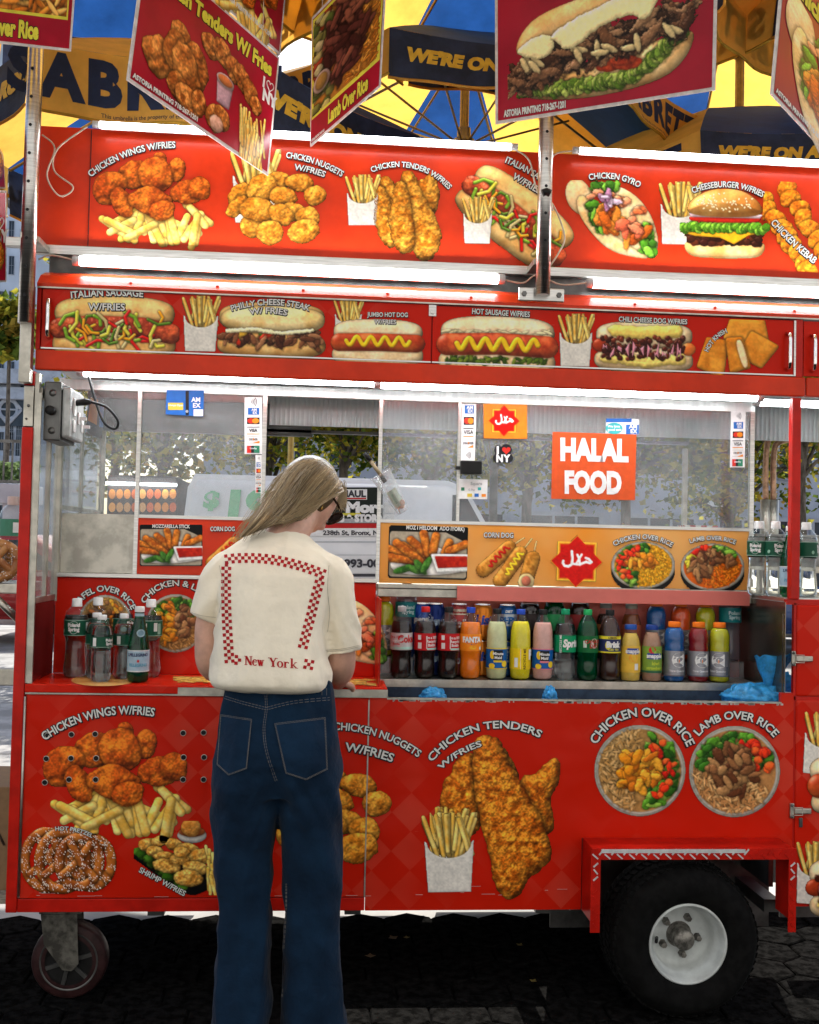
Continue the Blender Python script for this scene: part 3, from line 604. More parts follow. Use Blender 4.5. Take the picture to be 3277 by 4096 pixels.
def picture(name, fn, wh, org, sc, ang, pl, parent=None, label=None, args=(), caps=(), st=None, lift=.0022, bright=1.14, mb=None):
    """a printed food picture: painted, then laid on the panel as a finely divided sheet with its caption"""
    w_, h_ = wh; st = st or 1.5 / sc; key = (fn.__name__, args, wh, round(st, 3))
    if key not in _PC:
        c = Cv(w_, h_, st); c.T(0, 0, 1); fn(c, *args); _PC[key] = c
    c = _PC[key]; H, W = c.a.shape; a = math.radians(ang); ca, sa = math.cos(a), math.sin(a)
    m = mb or MB(); base = len(m.v)
    if m.cols is None: m.cols = [(1, 1, 1, 1)] * base
    keep = (c.a[:-1, :-1] + c.a[1:, :-1] + c.a[:-1, 1:] + c.a[1:, 1:]) > 2.
    used = np.zeros((H, W), bool); used[:-1, :-1] |= keep; used[1:, :-1] |= keep; used[:-1, 1:] |= keep; used[1:, 1:] |= keep
    ids = np.full((H, W), -1); jj, ii = np.nonzero(used); ids[jj, ii] = np.arange(len(jj)) + base
    rgb = lin(c.rgb * bright)
    for j, i in zip(jj, ii):
        x, y = c.X[j, i] * sc, c.Y[j, i] * sc
        m.v.append(tuple(pl(org[0] + x * ca - y * sa, org[1] + x * sa + y * ca, lift)))
    m.cols += [(*q, 1.) for q in rgb[jj, ii]]
    kj, ki = np.nonzero(keep)
    q = np.stack([ids[kj, ki], ids[kj + 1, ki], ids[kj + 1, ki + 1], ids[kj, ki + 1]], 1).tolist()
    m.f += [tuple(t) for t in q]; m.m += [0] * len(q); m.sm += [False] * len(q)
    for cp in caps: caption(m, *cp, pl, white=1, black=2)
    m.cols += [(1, 1, 1, 1)] * (len(m.v) - len(m.cols))
    if mb is not None: return m
    return m.build(name, [M['print'], M['white_ink'], M['black_ink']], parent, label)
M = {}
def setup_materials():
    M['print'] = mat_print('printed_picture'); M['white_ink'] = mat('white_ink', (.72, .72, .68), .35, var=.05); M['black_ink'] = mat('black_ink', (.012, .012, .014), .35)
    M['red'] = mat_vinyl('red_vinyl', (.56, .013, .003), (.60, .055, .030)); M['orange_red'] = mat('orange_red_paint', (.62, .034, .005), .3, var=.1, sc=6, coat=.06, bump=.05)
    M['red_paint'] = mat('red_paint', (.48, .010, .004), .35, var=.15, sc=9, bump=.06, coat=.05)
    M['dark_red'] = mat('dark_red_board', (.10, .010, .010), .25, var=.3, sc=5); M['pink'] = mat('pale_red_plastic', (.62, .16, .13), .35, var=.06, sc=5)  # dark red is the plain colour of the side board
    M['steel'] = mat('brushed_steel', (.56, .55, .52), .3, 1., var=.12, sc=9, stretch=(1, 1, 30)); M['steel_dull'] = mat('worn_aluminium', (.46, .44, .38), .42, 1., var=.2, sc=14)
    M['steel_dark'] = mat('dark_steel', (.12, .12, .115), .4, .8, var=.3, sc=8); M['chrome'] = mat('chrome', (.8, .8, .8), .08, 1., var=.04)
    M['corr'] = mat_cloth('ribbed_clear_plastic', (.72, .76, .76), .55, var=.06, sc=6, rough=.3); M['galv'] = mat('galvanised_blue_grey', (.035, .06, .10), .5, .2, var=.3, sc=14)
    M['white_pl'] = mat('white_plastic', (.78, .78, .76), .35, var=.06); M['black_pl'] = mat('black_plastic', (.014, .014, .014), .4, var=.2); M['grey_pl'] = mat('grey_box_metal', (.40, .41, .40), .45, .3, var=.2, sc=20)
    M['alu'] = mat('bright_aluminium_lining', (.70, .71, .70), .3, .35, var=.08, sc=6, stretch=(8, 1, 1))
    M['glass'] = mat_thin('window_glass', (.93, .95, .95), hz=.10, haze=(.75, .78, .8)); M['lamp'] = mat_lamp('led_tube_light', (.93, .97, 1.), 24.); M['lamp_dim'] = mat_lamp('led_strip_light', (.93, .97, 1.), 10.)
    M['tube_end'] = mat('lamp_end_plastic', (.55, .55, .55), .4); M['rubber'] = mat('tyre_rubber', (.006, .006, .0058), .85, var=.3, sc=40, spec=.06); M['rim'] = mat('white_rim_paint', (.55, .58, .56), .4, var=.12, sc=12)
    M['grease'] = mat('greasy_hub', (.18, .17, .15), .45, .6, var=.4, sc=60); M['cable'] = mat('beige_cable', (.55, .45, .34), .5)
    M['fork'] = mat('worn_fork_paint', (.10, .095, .08), .6, .3, var=.5, sc=30); M['steel_dark2'] = mat('dark_reflecting_steel', (.20, .17, .14), .22, .9, var=.35, sc=4); M['caster_tyre'] = mat('dark_red_wheel', (.030, .012, .012), .5, var=.3)
    M['orange_board'] = mat('orange_board', (.78, .27, .02), .3, var=.15, sc=1.5, col2=(.78, .43, .14), lo=.35, hi=.65)
# ---------------------------------------------------------------- the food cart
def build_cart():
    cart = empty('food_cart', (.3, .5, 0), 'long red street food cart covered in printed food pictures', 'food cart'); WORLD.add(cart.name)
    P0 = plane_y(0.0); PS = plane_y(.12); PB = plane_y(.27); PW = plane_y(.30)
    def bx(name, m, *a, bv=.002, par=cart, label=None):
        return MB().box(*a, bv=bv).build(name, m if isinstance(m, list) else M[m], par, label)
    YB = 1.02                                                     # back of the cart
    # --- lower body
    mb = MB(); mb.box(-.872, .158, .0, .02, .292, .331, 0, .002); mb.build('skirt_rail', M['red_paint'], cart)
    mb = MB(); mb.box(-.862, .8, .3, 1.0, .30, .335, 0).box(.8, 1.48, .45, 1.0, .30, .335, 0)
    for x in (-.5, .1, .7, 1.44): mb.box(x, x + .05, .06, 1.0, .26, .30, 0)
    mb.build('chassis', M['steel_dark'], cart)
    mb = MB(); mb.box(-.86, .14, .06, .075, .335, .93, 0).box(-.86, -.84, .06, 1.0, .335, .93, 0).box(-.84, 1.48, .985, 1.0, .335, .93, 0).box(1.46, 1.475, .075, .985, .335, .93)
    mb.build('inner_shell', M['steel_dark'], cart)
    # side face of the body to the left and the corner post
    mb = MB(); mb.box(-.905, -.872, -.004, .03, .292, 1.735, 0, .003); mb.box(-.904, -.874, .03, .06, .292, 1.0, 0)
    mb.build('corner_post', M['red_paint'], cart)
    mb = MB(); mb.box(-.903, -.874, -.002, .028, 1.737, 1.86, 0, .002); mb.lathe([(0, -.004), (.004, -.004), (.005, .002)], (-.888, -.002, 1.80), 8, 1, 'Y').lathe([(0, -.004), (.003, -.004), (.004, .002)], (-.893, -.002, 1.76), 8, 1, 'Y')
    mb.build('post_joint', [M['steel_dull'], M['steel_dark']], cart)
    MB().box(-.904, -.873, -.003, .029, 1.862, 1.905, 0, .002).lathe([(0, -.003), (.006, -.003), (.006, .002)], (-.888, -.003, 1.88), 8, 1, 'Y').build('post_cap', [M['red_paint'], M['steel']], cart)
    # left door with vent holes and pictures
    door = MB().box(-.866, .157, .0, .018, .333, .935, 0, .002).build('front_door', M['red'], cart)
    MB().tube([(-.868, -.003, .34), (-.868, -.003, .93)], .004, 0, 8).build('hinge', M['steel_dull'], door)
    MB().box(.1555, .1595, -.003, .004, .333, .93).build('seam_trim', M['steel_dull'], door)
    h0 = None
    for px, py in ((101, 1548), (151, 1546), (201, 1545), (386, 1543), (429, 1542), (98, 1597), (150, 1596), (203, 1596), (387, 1594), (430, 1594), (95, 1647), (146, 1641), (202, 1641), (386, 1641), (429, 1641)):
        p = at(px, py, 0)
        if h0 is None:
            h = MB(); h.lathe([(0, -.0031), (.0072, -.0031)], (0, 0, 0), 14, 0, 'Y', False); h.lathe([(.0072, -.0031), (.0078, -.0048), (.0092, -.0026)], (0, 0, 0), 14, 1, 'Y'); h0 = h.build('vent_hole', [M['black_ink'], M['steel_dull']], door); o = h0  # darkness inside each hole is painted as a flat black disc
        else: o = h0.copy(); COL.objects.link(o)
        o.location = (p.x, 0, p.z)
    picture('chicken_wings_picture', pic_wings, (560, 480), (78, 1500), .60, 0, P0, door, None, caps=[('CHICKEN WINGS W/FRIES', (95, 1559), (325, 1508), 24, 17)])
    picture('pretzel_picture', pic_pretzel, (400, 290), (50, 1738), .50, 4, P0, door, None, caps=[('HOT PRETZEL', (117, 1748), (194, 1763), 6, 8)])
    picture('shrimp_picture', pic_shrimp, (350, 310), (282, 1728), .50, 0, P0, door, None, caps=[('SHRIMP W/FRIES', (292, 1834), (388, 1886), 0, 11)])
    # front panel with the wheel cut out below
    mb = MB(); mb.prism([(.160, 0, .292), (.828, 0, .292), (.828, 0, .512), (1.458, 0, .512), (1.458, 0, .292), (1.503, 0, .292), (1.503, 0, .965), (1.462, 0, .965), (1.462, 0, .932), (.213, 0, .932), (.213, 0, .938), (.160, 0, .938)], (0, .018, 0))
    fp = mb.build('front_panel', M['red'], cart)
    mb = MB(); mb.box(.213, 1.462, -.003, .016, .9325, .937).build('top_trim', M['steel_dull'], fp)
    picture('chicken_nuggets_picture', pic_nuggets, (470, 420), (560, 1545), .62, 6, plane_y(-.0005), fp, None, caps=[('CHICKEN NUGGETS', (702, 1536), (880, 1594), 15, 15), ('W/FRIES', (727, 1580), (826, 1604), 3, 17)])
    picture('chicken_tenders_picture', pic_tenders_big, (640, 780), (905, 1535), .478, 0, P0, fp, None, caps=[('CHICKEN TENDERS', (910, 1604), (1136, 1553), 43, 15), ('W/FRIES', (929, 1620), (1015, 1570), 6, 12)])
    picture('fries_box_picture', pic_friesbox, (150, 220), (886, 1712), .78, -1, plane_y(-.001), fp, None)
    picture('chicken_over_rice_picture', pic_bowl, (200, 200), (1247, 1522), 1.0, 0, P0, fp, None, ('chicken',), caps=[('CHICKEN OVER RICE', (1256, 1567), (1446, 1572), 62, 18)])
    picture('lamb_over_rice_picture', pic_bowl, (200, 200), (1446, 1524), 1.0, 0, P0, fp, None, ('lamb',), caps=[('LAMB OVER RICE', (1470, 1550), (1628, 1552), 38, 16)])
    # right hand section: two doors, post
    for nm, z0, z1 in (('upper_side_door', .955, 1.245), ('lower_side_door', .34, .943)):
        d = MB().box(1.511, 2.1, .0, .018, z0, z1, 0, .006).build('side_door', M['red'], cart)
        zc = 1.075 if z0 > .9 else .597
        mb = MB(); mb.box(1.492, 1.506, -.008, .0, zc - .024, zc + .024, 0, .003).box(1.505, 1.56, -.012, -.002, zc - .009, zc + .009, 0, .003).tube([(1.5, -.012, zc + .012), (1.53, -.013, zc + .012), (1.53, -.013, zc - .012), (1.5, -.012, zc - .012)], .0016, 0, 6)
        for s in (-1, 1): mb.lathe([(0, -.012), (.004, -.012), (.005, -.008)], (1.497, 0, zc + s * .018), 8, 1, 'Y')
        mb.build('latch', [M['steel_dull'], M['steel_dark']], d)
        if z0 < .9:
            MB().box(1.523, 1.535, -.005, .0, .545, .575, 0, .002).build('keyhole_cover', M['steel_dark'], d)
            picture('fries_box_picture', pic_friesbox, (150, 220), (1694, 1494), .62, 6, P0, d, None); picture('hot_dog_picture', pic_sub, (560, 290), (1690, 1585), .5, -6, plane_y(-.0006), d, None, ('jumbo',))
            picture('fries_box_picture', pic_friesbox, (150, 220), (1676, 1768), .62, 4, P0, d, None); picture('hot_dog_picture', pic_sub, (560, 290), (1690, 1800), .5, -4, plane_y(-.0006), d, None, ('chili',))
    mb = MB(); mb.box(1.503, 2.1, .0045, .02, .296, .34).box(1.503, 1.511, .0045, .02, .34, 1.25).box(1.503, 2.1, .0045, .02, .943, .955).box(1.4765, 2.1, .0045, .02, 1.245, 1.262); mb.build('side_frame', M['red_paint'], cart)
    MB().box(1.489, 1.518, -.002, .028, 1.262, 1.905, 0, .003).build('red_post', M['red_paint'], cart)
    bx('side_counter', 'steel', 1.478, 2.1, .0205, .42, 1.252, 1.266)
    # --- fender and wheel
    mb = MB(); mb.box(.83, 1.456, -.12, -.0005, .506, .512, 0).box(.83, .836, -.12, -.0005, .292, .506, 0).box(1.45, 1.456, -.12, -.0005, .292, .506, 0)
    fen = mb.build('wheel_fender', M['red_paint'], cart)
    edge = MB(); edge.box(.826, 1.460, -.124, -.120, .480, .513, 0).box(.826, .855, -.124, -.120, .265, .480, 0).box(1.436, 1.460, -.124, -.120, .262, .480, 0)
    for i in range(34):
        x = .838 + i * .0186; edge.box(-.011, .011, -.0016, .0016, -.0022, .0022, 1 if i < 26 else 2, R=Matrix.Rotation(math.radians(-50 if i % 2 else 40), 3, 'Y'), T=(x, -.1252, .503 if i % 2 else .490))
    for i in range(10):
        z = .465 - i * .02
        for x in (.840, 1.448): edge.box(-.009, .009, -.0014, .0014, -.0022, .0022, 1 if i < 3 else 2, R=Matrix.Rotation(math.radians(50 if i % 2 else -40), 3, 'Y'), T=(x, -.1252, z))
    edge.box(.856, 1.30, -.1252, -.124, .5, .5115, 1)
    edge.build('tread_plate_edge', [M['red_paint'], M['alu'], M['red_paint']], fen)
    wc = Vector((1.128, -.118, .2275)); whl = bpy.data.objects.new('wheel', None); put_on(whl, cart)
    ty = MB(); R = .2275
    ty.lathe([(.120, .0), (.135, -.012), (.17, -.022), (.195, -.018), (.212, .0), (.2225, .02), (.2275, .05), (.228, .09), (.2275, .15), (.222, .18), (.2, .2), (.15, .2), (.12, .19)], wc, 72, 0, 'Y')
    for i in range(60):                                            # tread blocks
        a = 2 * math.pi * i / 60
        for k, (yy, sk) in enumerate(((.028, .35), (.062, -.3), (.1, .3), (.14, -.3))):
            ty.box(-.0085, .0085, yy - .014, yy + .014, R - .012, R + .0035 - (.007 if k == 0 else 0), 0, R=Matrix.Rotation(a + .05 * (k % 2), 3, 'Y') @ Matrix.Rotation(sk, 3, 'Z'), T=wc)
    ty.build('tyre', M['rubber'], whl)
    rm = MB(); rm.lathe([(.1205, .004), (.1205, -.004), (.1155, -.007), (.1125, -.002), (.108, .012), (.1035, .03), (.1, .034), (.096, .05), (.094, .072), (.09, .08), (.083, .084), (.03, .084)], wc, 64, 0, 'Y'); rm.build('rim', M['rim'], whl)
    hb = MB(); hb.lathe([(.040, .0835), (.037, .083), (.032, .045), (.0315, .03), (.028, .024), (0, .022)], wc, 32, 0, 'Y')
    for k in range(5):
        a = math.radians(64 + 72 * k); hb.lathe([(.0125, .084), (.011, .075), (.010, .07), (.009, .062), (0, .061)], wc + Vector((.058 * math.cos(a), 0, .058 * math.sin(a))), 6, 0, 'Y', False)
    hb.build('hub', M['grease'], whl)
    MB().tube([wc + Vector((-.07, .08, -.01)), wc + Vector((-.088, .03, -.004))], .005).build('valve', M['black_pl'], whl)
    mb = MB(); mb.box(.80, 1.56, .30, .31, .13, .50).box(1.60, 2.1, .30, .31, .16, .30).box(.80, .82, .02, .3, .28, .5).box(1.10, 1.16, .12, .9, .20, .255); mb.build('wheel_well', M['steel_dark'], cart)
    for a in ((-.86, -.42, .10), (-.22, -.12, .12), (.06, .46, .12), (.50, 2.1, .08)): MB().box(a[0], a[1], .93, .95, a[2], .30).build('ground_strip_blocker', M['steel_dark'], cart)  # added plates that hide and shade the bright ground strip under the cart
    # --- caster
    cs = bpy.data.objects.new('caster', None); put_on(cs, cart); cc = Vector((0, 0, .095)); CX_ = at(148, 2029, .11).x
    MB().lathe([(.06, -.028), (.09, -.027), (.095, -.02), (.096, 0), (.095, .02), (.09, .027), (.06, .028)], cc, 48, 0, 'Y').build('tyre', M['caster_tyre'] if 'caster_tyre' in M else M['rubber'], cs)
    mb = MB(); mb.lathe([(.074, -.0285), (.07, -.029), (.066, -.022)], cc, 40, 0, 'Y').lathe([(.024, -.03), (.022, -.031), (0, -.031)], cc, 24, 0, 'Y').lathe([(.074, -.02), (0, -.02)], cc, 40, 1, 'Y')
    for k in range(6):
        a = k * math.pi / 3 + .3; mb.box(.02, .07, -.027, -.02, -.005, .005, 0, R=Matrix.Rotation(-a, 3, 'Y'), T=cc)
    mb.build('caster_rim', [M['steel_dark'], M['black_pl']], cs)
    mb = MB()
    for y in (-.046, .042): mb.prism([cc + Vector((-.07, y, .125)), cc + Vector((.02, y, .125)), cc + Vector((.028, y, .0)), cc + Vector((.012, y, -.018)), cc + Vector((-.012, y, -.015)), cc + Vector((-.06, y, .05))], (0, .004, 0))
    mb.box(cc.x - .075, cc.x + .03, cc.y - .042, cc.y + .042, .22, .228).lathe([(0, -.048), (.012, -.048), (.012, -.04)], cc, 6, 0, 'Y', False)
    mb.build('fork', M['fork'], cs)
    cs.scale = (1.19, 1.0, 1.19); cs.location = (CX_, .115, 0)
    # --- counter and left bay
    mb = MB(); mb.box(-.871, .213, -.004, .272, .942, .967, 0, .003); mb.build('counter', M['red'], cart)
    mb = MB(); mb.box(-.42, .214, -.0065, -.004, .9425, .962).box(-.868, .214, -.0062, -.0045, .9375, .942); mb.build('counter_trim', M['steel_dull'], cart)
    cp = plane_z(.967)
    picture('counter_fries_picture', pic_fries_flat, (300, 60), (365, 1421), .30, 1, cp, cart, None, lift=.0012); picture('counter_fries_picture', pic_fries_flat, (300, 60), (700, 1426), .31, 1, cp, cart, None, lift=.0012)
    c2 = MB(); c2.add([tuple(atz(216 + 66 * math.cos(t), 1433 + 12 * math.sin(t), .967) + Vector((0, 0, .001))) for t in np.linspace(0, 6.28, 32, endpoint=False)], [tuple(range(32))]).build('counter_disc_print', M['orange_board'], cart)
    bw = MB().box(-.857, .185, .272, .286, .967, 1.278, 0, .002).build('back_panel', M['red'], cart)
    picture('falafel_over_rice_picture', pic_bowl, (200, 200), (164, 1250), .58, 0, plane_y(.272), bw, None, ('falafel',), caps=[('AFEL OVER RICE', (170, 1270), (277, 1284), 32, 12)])
    picture('chicken_and_lamb_picture', pic_bowl, (200, 200), (306, 1248), .64, 0, plane_y(.272), bw, None, ('combo',), caps=[('CHICKEN & LAMB', (306, 1271), (438, 1271), 38, 12)])
    picture('gyro_picture', pic_gyro, (400, 330), (640, 1250), .45, 0, plane_y(.272), bw, None)
    bx('side_board', 'dark_red', -.872, -.858, .03, .27, .967, 1.205)
    mb = MB(); mb.box(-.872, -.86, .004, .03, .969, 1.90).box(-.872, -.852, .27, .30, 1.20, 1.90).box(-.872, -.856, .03, .27, 1.205, 1.222).box(-.872, -.856, .03, .27, 1.83, 1.86).box(-.871, -.857, .15, .165, 1.222, 1.83)
    mb.box(-.863, -.85, -.004, .004, .969, 1.84); mb.build('side_window_frame', M['steel_dull'], cart)
    MB().box(-.866, -.863, .03, .27, 1.222, 1.83).build('side_glass', M['glass'], cart)
    bx('lower_ledge', 'steel', -.853, .19, .262, .312, 1.2785, 1.292)
    bx('steel_plate', 'steel_dull', -.851, -.611, .297, .303, 1.292, 1.487)
    b1 = MB().box(-.609, -.2, .30, .306, 1.292, 1.477, 0, .001).build('menu_board', M['orange_red'], cart)
    picture('mozzarella_stick_picture', pic_mozz, (270, 180), (293, 1103), .5, 0, PW, b1, None); cm = MB(); caption(cm, 'MOZZARELLA STICK', (321, 1111), (400, 1112), 0, 7, plane_y(.298), 0, None, .03); cm.build('caption', M['white_ink'], b1)
    picture('corn_dog_picture', pic_corndog, (290, 230), (430, 1122), .42, 0, PW, b1, None, caps=[('CORN DOG', (443, 1118), (495, 1118), 0, 9)])
    bx('service_sill', 'steel', -.198, .188, .28, .40, 1.262, 1.2775)
    b2 = MB().box(.196, 1.483, .30, .306, 1.278, 1.481, 0, .001).build('menu_board', M['orange_board'], cart)
    picture('mozzarella_stick_picture', pic_mozz, (270, 180), (818, 1104), .63, 1.5, PW, b2, None); cm = MB(); caption(cm, 'MOZ I HELOOM  ADO IYORK)', (855, 1114), (978, 1118), 0, 8, plane_y(.298), 0, None, .03); cm.build('caption', M['white_ink'], b2)
    picture('corn_dog_picture', pic_corndog, (290, 230), (1000, 1128), .48, 1, PW, b2, None, caps=[('CORN DOG', (1018, 1131), (1081, 1132), 0, 10)])
    picture('halal_emblem', pic_emblem, (240, 230), (1156, 1124), .5, 2, PW, b2, None)
    picture('chicken_over_rice_picture', pic_bowl, (200, 170), (1284, 1138), .70, 0, PW, b2, None, ('yellow', .74), caps=[('CHICKEN OVER RICE', (1293, 1150), (1413, 1152), 16, 10)])
    picture('lamb_over_rice_picture', pic_bowl, (200, 170), (1430, 1142), .70, 0, PW, b2, None, ('orange', .74), caps=[('LAMB OVER RICE', (1452, 1144), (1547, 1146), 8, 9)])
    # --- drinks bay
    bx('shelf_ledge', 'steel_dull', .191, 1.474, .268, .312, 1.234, 1.262); bx('shelf_ledge', 'steel_dull', .191, 1.474, .262, .314, 1.2625, 1.2765)
    MB().box(.455, 1.462, .256, .2605, 1.226, 1.274, 0, .001).build('plastic_strip', M['pink'], cart)
    MB().box(.187, 1.474, .372, .38, .955, 1.236).build('bay_back', M['pink'], cart)
    MB().box(.186, .1905, .02, .372, .955, 1.236).build('bay_side', M['red_paint'], cart)
    mb = MB(); mb.box(.191, 1.474, .2, .372, .956, .969).box(.2145, 1.47, .196, .2, .945, .970); mb.build('bottle_shelf', M['steel_dull'], cart)
    mb = MB(); mb.box(1.4745, 1.4765, .0045, .385, .935, 1.252, 0).box(1.472, 1.4745, .02, .04, .965, 1.215, 0).box(1.472, 1.4745, .04, .36, 1.205, 1.215, 0); mb.build('end_wall', M['steel_dark2'], cart)
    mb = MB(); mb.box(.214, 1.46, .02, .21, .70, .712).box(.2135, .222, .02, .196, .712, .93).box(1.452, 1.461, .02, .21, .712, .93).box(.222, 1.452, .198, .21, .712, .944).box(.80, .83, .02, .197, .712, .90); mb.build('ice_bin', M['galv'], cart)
    # --- windows
    mb = MB()
    for x0, x1, z0 in ((-.617, -.604, 1.292), (-.206, -.192, 1.2775), (.184, .196, 1.28), (.452, .462, 1.4815), (1.474, 1.489, 1.28)): mb.box(x0, x1, .296, .312, z0, 1.905)
    mb.box(-.604, -.206, .298, .31, 1.4775, 1.488).box(.196, 1.474, .298, .31, 1.4815, 1.492)
    mb.build('window_frame', M['steel'], cart)
    for x0, x1, z0 in ((-.851, -.617, 1.487), (-.604, -.206, 1.488), (.196, .452, 1.492), (.462, 1.474, 1.492)):
        MB().box(x0, x1, .303, .306, z0, 1.895).build('window_pane', M['glass'], cart)
    bx('window_header', 'alu', -.872, 1.489, .295, .315, 1.895, 1.93)
    # --- canopy
    mb = MB(); mb.box(-.874, 1.53, -.003, .02, 1.910, 1.972, 0, .004).box(1.534, 2.1, -.003, .02, 1.910, 1.972, 0, .004); mb.build('canopy_fascia', M['orange_red'], cart)
    mb = MB(); mb.box(-.874, 2.1, .02, .96, 1.955, 1.962, 0); mb.build('canopy_underside', M['alu'], cart)
    mb = MB(); mb.box(-.874, 1.50, .012, .03, 1.9725, 2.157).box(-.874, -.862, -.002, .012, 1.9725, 2.16).box(1.497, 1.52, -.002, .012, 1.9725, 2.157); mb.build('drawer_frame', M['red_paint'], cart)
    dr = MB().box(-.858, .324, .0, .011, 1.976, 2.157, 0, .001).build('canopy_drawer', M['red'], cart); dr2 = MB().box(.328, 1.492, .0, .011, 1.976, 2.153, 0, .001).build('canopy_drawer', M['red'], cart); dr3 = MB().box(1.524, 2.1, .0, .011, 1.976, 2.153, 0, .001).build('canopy_drawer', M['red'], cart)
    mb = MB(); mb.box(-.858, .324, -.003, .0, 1.974, 1.9785); mb.build('drawer_edge', M['steel'], dr); mb = MB(); mb.box(.328, 1.492, -.003, .0, 1.974, 1.9785).box(1.490, 1.4965, -.004, .0, 1.974, 2.153); mb.build('drawer_edge', M['steel'], dr2)
    for d, x, z in ((dr, -.835, 2.065), (dr2, 1.468, 2.052), (dr3, 1.55, 2.05)):
        MB().tube([(x, -.001, z - .058), (x, -.022, z - .052), (x, -.026, z - .035), (x, -.026, z + .035), (x, -.022, z + .052), (x, -.001, z + .058)], .0062, 0, 10).build('handle', M['chrome'], d)
    mb = MB(); mb.box(.315, .338, -.004, .0, 2.12, 2.155).lathe([(.007, 0), (.006, -.004), (0, -.005)], (.3265, -.004, 2.132), 6, 0, 'Y', False); mb.build('catch', M['steel'], dr2)
    P = plane_y(-.0002)
    for pn, k, ox, oy, sc, cps in (('italian_sausage_picture', 'italian', 107, 618, .485, [('ITALIAN SAUSAGE', (150, 629), (302, 626), 4, 14), ('W/FRIES', (187, 653), (264, 654), 0, 14)]),
                                   ('philly_steak_picture', 'philly', 454, 632, .427, [('PHILLY CHEESE STEAK', (488, 656), (650, 655), 13, 12), ('W/ FRIES', (527, 663), (604, 665), 4, 12)]),
                                   ('jumbo_hot_dog_picture', 'jumbo', 696, 668, .36, [('JUMBO HOT DOG', (774, 667), (859, 668), 0, 9), ('W/FRIES', (788, 682), (834, 683), 0, 9)])):
        picture(pn, pic_sub, (560, 290), (ox, oy), sc, 1.2, P, dr, None, (k,), cps)
    picture('hot_sausage_picture', pic_sub, (560, 290), (920, 660), .46, 1.5, P, dr2, None, ('hotsausage',), [('HOT SAUSAGE W/FRIES', (993, 661), (1115, 668), 0, 11)])
    picture('chili_cheese_dog_picture', pic_sub, (560, 290), (1248, 672), .39, 1.5, P, dr2, None, ('chili',), [('CHILI CHEESE DOG W/FRIES', (1302, 677), (1446, 683), 0, 10)])
    picture('knish_picture', pic_knish, (340, 260), (1470, 670), .50, 2, P, dr2, None, caps=[('HOT KNISH', (1490, 742), (1531, 700), 6, 9)])
    for d, x, y, s in ((dr, 383, 622, .55), (dr, 702, 628, .43), (dr2, 1174, 660, .52)): picture('fries_box_picture', pic_friesbox, (150, 220), (x, y), s, 1, P0, d, None)
    # sloping ledge above the drawers
    mb = MB(); mb.prism([(-.874, -.006, 2.160), (-.874, -.008, 2.172), (-.874, .03, 2.205), (-.874, .085, 2.227), (-.874, .085, 2.16)], (2.97, 0, 0)); led = mb.build('canopy_ledge', M['orange_red'], cart)
    mb = MB(); mb.box(-.874, 2.1, -.0075, .012, 2.1575, 2.162); mb.build('ledge_trim', M['steel_dull'], led)
    rv = None
    for i in range(9):
        if rv is None: rv = o = MB().lathe([(.0055, 0), (.005, -.002), (.003, -.0034), (0, -.0038)], (0, 0, 0), 12, 0, 'Y').build('rivet', M['orange_red'], led)
        else: o = rv.copy(); COL.objects.link(o)
        o.location = (-.60 + i * .262, .008, 2.186)
    ch = MB(); r_ = rr(77)
    for i in range(90):
        x = .22 + 1.24 * r_.random(); L_ = .004 + .02 * r_.random() ** 2; ch.box(x, x + L_, -.0012, -.0004, .9295 - .004 * r_.random(), .9325)
    for i in range(26):
        x = -.85 + 1.65 * r_.random(); L_ = .01 + .05 * r_.random() ** 2; z_ = .336 + .05 * r_.random() ** 2; ch.box(x, x + L_, -.0011, -.0004, z_, z_ + .0009)
    ch.build('paint_chips', ink((.50, .44, .40)), fp)
    mb = MB(); mb.box(-.88, 2.1, .0855, YB, 2.16, 2.2); mb.build('canopy_roof', M['steel_dark'], cart)
    mb = MB(); mb.box(-.91, 2.1, .095, .118, 2.288, 2.318, 0, .002).box(-.98, -.91, .02, .05, 2.288, 2.316, 0, .002); mb.build('sign_rail', M['steel'], cart)
    MB().box(-.874, 2.1, .126, .132, 2.2, 2.3175).build('sign_backing', M['steel_dark'], cart)
    # tall sign boards
    s1 = MB().box(-.925, .676, .12, .145, 2.318, 2.70, 0, .001).build('sign_board', M['orange_red'], cart); s2 = MB().box(.682, 2.1, .12, .145, 2.318, 2.70, 0, .001).build('sign_board', M['orange_red'], cart)
    mb = MB(); mb.box(-.757, -.755, .1175, .12, 2.318, 2.695); mb.build('seam', M['black_ink'], s1)
    PQ = plane_y(.1195)
    picture('chicken_wings_picture', pic_wings, (560, 480), (185, 304), .49, 0, PQ, s1, None, caps=[('CHICKEN WINGS W/FRIES', (192, 374), (370, 312), 16, 13)])
    picture('fries_box_picture', pic_friesbox, (150, 220), (484, 315), .72, 0, plane_y(.1202), s1, None)
    picture('chicken_nuggets_picture', pic_nuggets, (470, 420), (472, 318), .48, 0, PQ, s1, None, caps=[('CHICKEN NUGGETS', (602, 333), (719, 373), 7, 12), ('W/FRIES', (620, 358), (683, 374), 2, 12)])
    picture('fries_box_picture', pic_friesbox, (150, 220), (726, 368), .50, 0, plane_y(.1202), s1, None)
    picture('chicken_tenders_picture', pic_tenders, (220, 350), (780, 360), .52, 0, plane_y(.1202), s1, None); picture('chicken_tenders_picture', pic_tenders, (220, 350), (826, 342), .60, 8, PQ, s1, None, caps=[('CHICKEN TENDERS W/FRIES', (783, 364), (944, 400), 27, 11)])
    picture('italian_sausage_picture', pic_sub, (560, 290), (1022, 322), .48, 38, PQ, s1, None, ('italian',), [('ITALIAN SAU', (1062, 342), (1140, 384), 2, 13), ('W/FRIES', (1078, 376), (1134, 409), 0, 13)])
